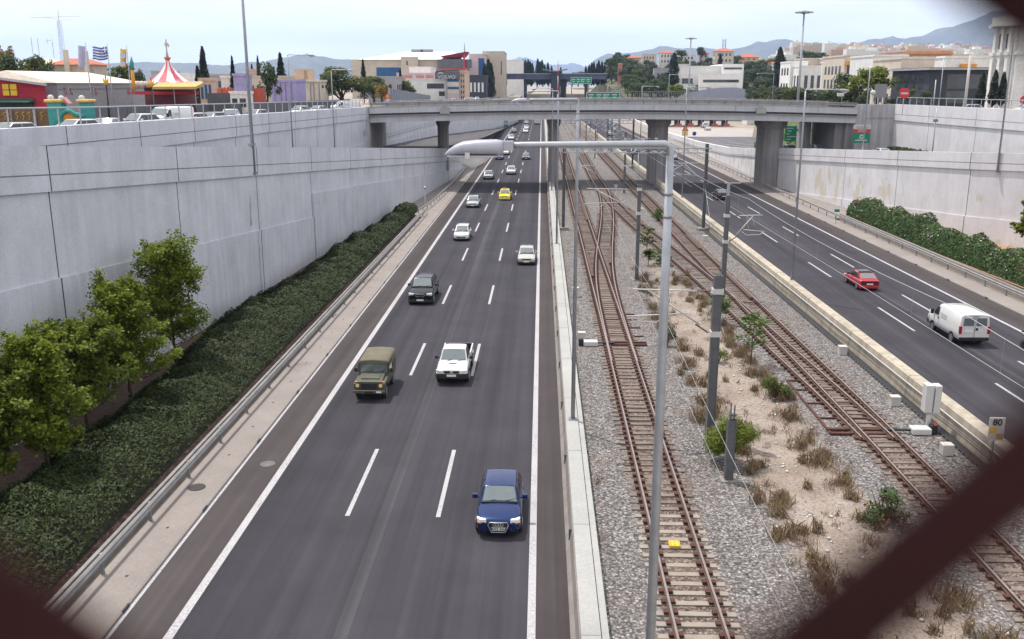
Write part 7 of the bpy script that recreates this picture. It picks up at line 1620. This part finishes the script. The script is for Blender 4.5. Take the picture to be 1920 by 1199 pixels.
for xx in (x0+2.4,x0+6.8): wp(MB().box(xx,xx+1.6,150.22,150.35,13.5,zc1-.6),'window',M['win'],wc); wp(MB().box(xx,xx+1.6,150.22,150.35,zc1+1,zt1-1),'upper_window',M['win'],wc)
wp(MB().box(x0-.8,x1,149.4,157.9,zt1,zt1+.5).box(x0-.5,x1,149.7,157.6,zt1+.5,zt1+1.6),'cornice',BM['whiteb'],wc)
for a in ((1480,1512,118,330,'whiteb','white stepped terrace house left part, below the dark pines',grid(2,2)),(1505,1548,112,350,'offw','cream villa with a dark cornice below the dark pines',grid(3,2)),(1500,1545,126,320,'whiteb','long low white terrace below the villa',grid(3,1)),(1548,1585,112,340,'lpink','pale apartment block right of the villa',grid(3,3)),(1562,1582,118,300,'whiteb','white tower house at the end of the terraces',grid(2,3))):
    rb(a[5],a[0],a[1],a[2],a[3],14,'creamb' if a[4]=='offw' else a[4],a[6])
FG = 'far houses at the foot of the mountain'
for k in range(210):
    px = rh.choice((rh.uniform(1395,1900),rh.uniform(1560,1900))); Y = rh.uniform(800,1780); x0 = sx(px,Y); w_ = rh.uniform(9,22); g_ = hill(x0,Y); hh = rh.uniform(6,13)
    o = MB(); o.box(x0,x0+w_,Y,Y+10,g_-4,g_+hh).box(x0+w_*.2,x0+w_*.5,Y+2,Y+6,g_+hh,g_+hh+2.2); q = o.build('distant_house', BM[rh.choice(('whiteb','creamb','lpink','whiteb','beige','pinkb'))]); tag(q,'small pale flat-roofed house far off at the foot of the mountain','house',FG)
for px,pt,pb,Y,kd,lab,wpx in ((1645,122,196,182,'bright','large yellow green tree on the right bank behind the street railing',78),(1605,140,196,190,'bright','second yellow green tree left of the largest one on the right bank',62),(1580,135,196,230,'dark','dark tree left of the yellow green trees on the right bank',50),(1705,165,196,168,'round','round shrub tree beside the red traffic sign',34),(1735,170,196,165,'dark','dark shrub in front of the dark glass office',30)): ptree(kd,px,pt,pb,Y,lab,wpx)
for px,pt,lab in ((1842,137,'slim clipped cypress in front of the dark glass office'),(1865,132,'slim clipped cypress left of the white columns'),(1881,136,'slim clipped cypress against the white columns')): ptree('cyp',px,pt,200,148,lab,w=1.25)
def pole(label, px, pt, X, r=.12, m=None, name='utility_pole', z0=12.2):
    Y = X*1750/(px-1016); c = D(px,pt,Y); t = thing(name,label,'pole',(c.x,Y,z0)); wp(MB().tube((c.x,Y,z0-.3),c,r,r*.8),'shaft',m or M['offwhite'],t); return t
pole('thick concrete utility pole in front of the dark glass office', 1820,104,60,.22); pole('thin grey pole left of the concrete utility pole', 1755,150,60,.1,M['galv']); pole('thin tall pole with a crossarm above the pink house', 1770,110,64,.08,M['galv'])
def sign_disc(label, px, py, Y, r, zg, m1, m2=None, tri=False, name='traffic_sign'):
    c = D(px,py,Y); t = thing(name,label,'traffic sign',(c.x,Y,zg)); wp(MB().tube((c.x,Y+.1,zg-.1),(c.x,Y+.1,c.z),.04),'post',M['galv'],t); n = 3 if tri else 18
    wp(MB().extr([c+Vector((r*math.sin(2*math.pi*k/n),0,r*math.cos(2*math.pi*k/n))) for k in range(n)],(0,.05,0)),'plate',m1,t)
    if m2: wp(MB().box(c.x-r*.65,c.x+r*.65,Y-.03,Y-.005,c.z-r*.2,c.z+r*.12) if not tri else MB().extr([c+Vector((r*.55*math.sin(2*math.pi*k/3),-.03,r*.55*math.cos(2*math.pi*k/3))) for k in range(3)],(0,.025,0)),'symbol',m2,t)
    return t
sign_disc('round red sign with a white bar behind the right railing', 1696,175,140,.75,12.2,M['red'],M['white']); sign_disc('round red sign at the right edge behind the railing', 1920,188,118,.5,12.2,M['red'],M['white'])
sign_disc('round grey sign seen from behind at the left abutment', 687.5,250,141,.55,6,M['galv']); tw = sign_disc('red and yellow triangular warning sign above a small round sign by the noise barrier', 727,181,162,.75,12.1,M['red'],M['yellow'],True); c = D(727.5,188,162); wp(MB().extr([c+Vector((.3*math.sin(k*.45),0,.3*math.cos(k*.45))) for k in range(14)],(0,.05,0)),'lower_plate',M['white'],tw)
tp = sign_disc('red triangular warning sign with a yellow plate at the toll plaza', 1285,242,236,.95,zpz(236),M['red'],M['yellow'],True); c = D(1284.5,249.5,236); wp(MB().box(c.x-.75,c.x+.75,235.98,236.05,c.z-.7,c.z+.5),'lower_plate',P('pale_yellow',(.7,.6,.2),.6),tp)
sign_disc('small round blue sign at the edge of the toll plaza', 1302,251,232,.5,zpz(232),M['sign_blue'])
t = thing('globe_lamp','white globe lamp at the end of the right street railing','lamp',(sx(1637,147),147,12.2)); c = D(1637,174,147); wp(MB().tube((c.x,147,12),(c.x,147,c.z-.3),.05),'post',M['galv'],t); wp(MB().lathe([(.38*math.sin(math.pi*k/8)+.002,-.38*math.cos(math.pi*k/8)) for k in range(9)],c,14),'globe',M['white'],t)
t = thing('billboard','weathered grey billboard seen from behind, left of the round red sign','billboard',(sx(1655,160),160,12.2)); wp(MB().box(sx(1642,160),sx(1664,160),160,160.2,sz(183,160),sz(158,160)),'board',M['galvd'],t)
for px in (1645,1661): wp(MB().box(sx(px,160)-.08,sx(px,160)+.08,160.2,160.35,12,sz(160,160)),'leg',M['galvd'],t)
t = thing('surveillance_camera','white camera box on a bracket above the right end of the bridge','camera',(sx(1579,151),151,13.5)); c = D(1576,178,151); wp(MB().tube((c.x+.3,151,13.3),(c.x+.2,151,c.z),.05),'bracket',M['galv'],t); wp(MB().box(c.x-.5,c.x+.5,150.8,151.2,c.z-.25,c.z+.25,0),'housing',M['white'],t,bevel=.03)
dup(sv2, loc=(62,139,12.26), rz=R(80), label='dark-windowed car on the right street behind the railing'); dup(wh2, loc=(69.5,138,12.26), rz=R(80), label='car on the right street below the white columned building')
# ---------------- right signs and slip road
t = thing('advance_sign','tall green direction sign left of the end column under the bridge','road sign',(sx(1492,172),172,4.5)); x0,x1 = sx(1478,172),sx(1507,172); z0,z1 = sz(264,172),sz(236,172)
wp(MB().box(x0,x1,171.9,172,z0,z1),'panel',M['green_sign'],t)
for k in range(5): zz = z0+(z1-z0)*(.1+.18*k); wp(MB().box(x0+.25+.2*(k%2),x0+.25+.2*(k%2)+(.9,1.5,.6,.7,1.2)[k],171.87,171.895,zz,zz+.14),'lettering',M['white'],t); wp(MB().box(x1-.75,x1-.3,171.87,171.895,zz,zz+.13),'distance',M['white'],t)
wp(MB().box(x0+.1,x1-.1,171.87,171.895,z0+(z1-z0)*.27,z0+(z1-z0)*.275+.03),'divider',M['white'],t)
for x in (x0+.5,x1-.5): wp(MB().box(x-.07,x+.07,172.02,172.15,3.5,z1),'leg',M['galv'],t)
t = thing('toll_sign','large sign with white top, red STOP band and green lower part','road sign',(sx(1623,147),147,5.4)); x0,x1 = sx(1607.5,147),sx(1640,147); za,zb_,zc,zd = sz(233.5,147),sz(241.5,147),sz(248,147),sz(267,147)
wp(MB().box(x0,x1,146.9,147,zb_,za),'white_panel',M['white'],t); wp(MB().box(x0,x1,146.9,147,zc,zb_),'red_band',M['red'],t); wp(MB().box(x0,x1,146.9,147,zd,zc),'green_panel',M['green_sign'],t)
xm = (x0+x1)/2-t.location.x
text('stop_text','STOP',.5,M['white'],t,(xm,-.11,(zb_+zc)/2-5.4),(R(90),0,0),.01,.01)
n = 16; c = Vector(((x0+x1)/2,146.88,zc+(zd-zc)*.38)); wp(MB().extr([c+Vector((.33*math.cos(2*math.pi*k/n),0,.33*math.sin(2*math.pi*k/n))) for k in range(n)],(0,.02,0)),'emblem',M['white'],t); wp(MB().box(c.x-.14,c.x+.14,146.85,146.878,c.z-.12,c.z+.12),'emblem_centre',M['green_sign'],t)
wp(MB().box(x0+.35,x1-.35,146.87,146.895,zd+.28,zd+.42).box(x0+.6,x1-.6,146.87,146.895,zd+.52,zd+.6),'lettering',M['white'],t); wp(MB().box(x0+.3,x1-.3,146.87,146.895,za-.35,za-.27).box(x0+.5,x1-.5,146.87,146.895,za-.55,za-.48),'small_print',M['galvd'],t)
for x in (x0+.5,x1-.5): wp(MB().box(x-.07,x+.07,147.02,147.15,4.5,za-.2),'leg',M['galv'],t)
def lowhedge(label, x0, x1, y0, y1, z, h, seed): return hedge('hedge', label, K(x0), K(x1), y0, y1, lambda y: h, M['hedge'], 5000, .3, seed, z0=z)
lowhedge('clipped dark hedge in front of the upper right wall', 51.5, 54.4, 118, 144, 5.9, 1.5, 301)
gb = MB(); gb.extr([(44.95,168,3.2),(44.95,168,4.6),(53,168,10.2),(53,168,3.2)],(0,34,0)); struct('green_bank', gb, P('grass_bank',(.08,.10,.03),.95,var=.4,scale=.8,fine=3))
for k in range(9): y = 170+k*3.4; bush('bank_shrub','green shrub on the bank under the right end of the bridge', 46.4+.6*(k%3)+.35*k*.4, y, 2.6, 1.9, M['broad'], 420, .35, 310+k, z0=5.3+.25*k*.5, cat='shrub', group='shrubs on the bank under the bridge')
building('small cream house visible under the right end of the bridge', 52, 60, 204, 214, 4, 11.4, 'creamb', name='house', cat='house', wins=[(.2,.8,.4,.6)])
dup(wf, loc=(45.6,158,5.2), rz=RZ, label='white car passing behind the broad bridge pier, only its roof showing'); dup(dg, loc=(49.9,140.5,6.0), rz=RZ, label='dark estate car with a pale roof on the right slip road behind the white wall', mats={'dark_grey_paint':PT['lgrey']})
dup(wf, loc=(42.2,163,4.9), rz=RZ, label='white car roof on the right slip road left of the broad pier')
# ---------------- toll plaza
for k in range(6):
    px = 1252+k*22.5; Y = 386; x = sx(px,Y); zg = zpz(Y); t = thing('toll_booth','toll booth on a red and white striped island, number %d from the left under the bridge'%(k+1) if 0 else ['leftmost toll booth beside the bridge pier','second toll booth from the bridge pier','third toll booth from the bridge pier','toll booth just left of the white cars','toll booth just right of the white cars','rightmost toll booth seen under the bridge'][k],'toll booth',(x,Y,zg),group='toll booths')
    wp(MB().box(x-1.3,x+1.3,Y-3,Y+8,zg,zg+.35),'island',M['white'],t); wp(MB().box(x-1.31,x+1.31,Y-3.02,Y-2.9,zg+.12,zg+.25),'red_stripe',M['red'],t); wp(MB().box(x-1.2,x+1.2,Y-2.4,Y-1.6,zg+.35,zg+1.3),'crash_block',P('block_red',(.5,.12,.1),.7),t); wp(MB().box(x-1,x+1,Y+1,Y+4,zg+.35,zg+3),'booth',BM['darkb'],t); wp(MB().box(x-.12,x+.12,Y-.4,Y,zg+.3,zg+5.5),'post',M['white'],t)
t = thing('toll_canopy','long flat roof over the toll booths, mostly hidden behind the bridge','canopy',(90,390,5)); wp(MB().box(sx(1240,386),sx(1372,386),382,396,zpz(386)+5.5,zpz(386)+6.4),'roof',M['galv'],t)
dup(V1, loc=(sx(1325,372),372,zpz(372)), rz=RZ, label='white van waiting at the toll booths', group=None); dup(wf, loc=(sx(1331,350),350,zpz(350)), rz=RZ, label='white car queueing behind the van at the toll booths')
building('white toll office wall at the far end of the plaza', sx(1405,400), sx(1440,400), 400, 410, zpz(400), 9, 'whiteb', name='toll_office', cat='office', wins=[(.0,.3,.3,.7)])
tw_ = thing('slip_lamp','short grey pole with a small box in front of the upper right wall','pole',(sx(1762,130),130,6)); x = sx(1762,130); wp(MB().tube((x,130,5.5),(x,130,sz(203,130)),.08),'shaft',M['galv'],tw_); wp(MB().box(x-.3,x+.25,129.85,130.15,sz(228,130),sz(223,130)),'box',M['galvd'],tw_)
t = thing('distance_post','small green plate on a post at the right guard rail','sign',(sx(1569,113),113,.3)); c = D(1569,397,113); wp(MB().tube((c.x,113,.1),(c.x,113,c.z),.03),'post',M['galv'],t); wp(MB().box(c.x-.3,c.x+.3,112.9,112.95,c.z-.05,c.z+.28),'plate',M['green_sign'],t)
t = thing('emergency_post','white post with a small grey disc where the guard rails overlap','marker post',(-16.3,131,.12)); wp(MB().box(-16.38,-16.22,130.95,131.05,.1,2.3),'post',M['white'],t); wp(MB().lathe([(.02,-.25),(.25,-.02),(.25,.02),(.02,.25)],(-16.3,131,2.4),10),'disc',M['galv'],t)
# ================================================================ mountains, fence, haze
def ridge(pts, Yd, depth, seed, name='mountain', zb=5, px_off=0):
    rg = np.random.default_rng(seed); nx, ny = 90, 14; xs_ = np.linspace(pts[0][0],pts[-1][0],nx); ys_ = np.interp(xs_,[p[0] for p in pts],[p[1] for p in pts]); b = MB(); b.cs = True; ids = []
    ph = rg.random(8)*6
    for j in range(ny):
        f = j/(ny-1); yo = Yd-depth+2*depth*f; prof = (1-abs(2*f-1)); prof = prof**.8; row = []
        for i in range(nx):
            c = D(xs_[i], ys_[i], Yd); g_ = .16*math.sin(xs_[i]*.06+ph[0]+f*3)+.12*math.sin(xs_[i]*.13+ph[1]-f*5)+.08*math.sin(xs_[i]*.31+ph[2]+f*9); h = zb+(c.z-zb)*max(0,min(1,prof*(1+g_*(1-prof)*2))); row.append(b.add((c.x*(yo/Yd)**.5,yo+rg.normal(0,depth*.02),h+rg.normal(0,(c.z-zb)*.012)*(prof<.99))))
        ids.append(row)
    for j in range(ny-1):
        for i in range(nx-1): b.face((ids[j][i],ids[j][i+1],ids[j+1][i+1],ids[j+1][i]))
    return struct(name, b, M['rock'])
ridge([(-200,124),(60,120),(150,117),(250,117),(300,114.5),(340,115.5),(385,119),(420,121),(460,116),(500,114),(530,107),(552,102),(590,101),(615,105),(650,109),(690,114),(740,124),(790,140)],7000,1500,1)
ridge([(900,140),(935,120),(955,109),(975,104),(990,106),(1008,113),(1030,121),(1048,119),(1062,117),(1078,116),(1092,122),(1120,138)],13000,1500,2)
ridge([(1070,140),(1098,126),(1112,112),(1130,102),(1137,99),(1150,100),(1180,96),(1205,90),(1235,86.5),(1255,86),(1275,89),(1292,86),(1310,86),(1340,90),(1370,91),(1392,82),(1415,76),(1435,73),(1470,72),(1500,74),(1530,75.5),(1560,79),(1590,80),(1615,72),(1640,67.5),(1680,69),(1720,62),(1750,54),(1790,42),(1820,32),(1845,22),(1880,14),(1920,12),(2100,30),(2300,60)],8000,2000,3)
# lower town haze of pale roofs at the mountain foot on the left: a few blocks
for px,pt,Y,w_,lab in ((300,135,330,30,'grey roofed shed seen left of the striped tent'),(345,140,300,26,'pale low building behind the striped tent'),(405,150,260,16,'low white house between the cypresses')):
    building(lab, sx(px-w_/2,Y), sx(px+w_/2,Y), Y, Y+12, 9, sz(pt,Y), 'greyb' if px<320 else 'whiteb', name='house', cat='house', wins=grid(3,1))
# ---- the footbridge fence right in front of the viewer: diamond mesh of painted steel strands
fd = .085
def fp(px, py, d=fd):
    a, b = (px-CX)/FPX*d, -(py-CY)/FPX*d; return Vector([FW[i]*d+RT[i]*a+UP[i]*b for i in range(3)])+Vector((0,0,CAMZ))
fe = thing('mesh_fence','dark maroon diamond mesh fence of the footbridge, blurred right in front of the viewer','fence',(0,.09,14.9))
m1, m2 = -.863, .73
for k in range(-4,5):
    b0 = 2535+k*3300; b = MB(); b.path([fp(x, b0+m1*x) for x in (-9000,-3000,960,5000,11000)],.0042,10); wp(b,'strand',M['maroon'],fe)
    b0 = -1412+k*2545; b = MB(); b.path([fp(x, b0+m2*x, fd+.004) for x in (-9000,-3000,960,5000,11000)],.0042,10); wp(b,'strand',M['maroon'],fe)
fb = thing('footbridge','grey concrete footbridge deck under the viewer','footbridge',(0,-1.2,14.3)); wp(MB().box(-32,60,-3.2,-.02,14.2,14.75),'deck',M['bridge'],fb)
# ---- air
hz_ = MB(); hz_.box(-19000,19000,-400,16000,-2.5,740)
me = bpy.data.meshes.new('haze'); me.from_pydata(hz_.v, [], hz_.f); hm = bpy.data.materials.new('air'); hm.use_nodes = True; tt = hm.node_tree; tt.nodes.remove(tt.nodes['Principled BSDF'])
pv = tt.nodes.new('ShaderNodeVolumePrincipled'); pv.inputs['Color'].default_value = (.44,.64,1.0,1); pv.inputs['Density'].default_value = .000072; pv.inputs['Anisotropy'].default_value = .1
tt.links.new(pv.outputs[0], tt.nodes['Material Output'].inputs['Volume']); me.materials.append(hm); ho = link('haze', me); tag(ho, kind='stuff')
SC.cycles.volume_step_rate = 20
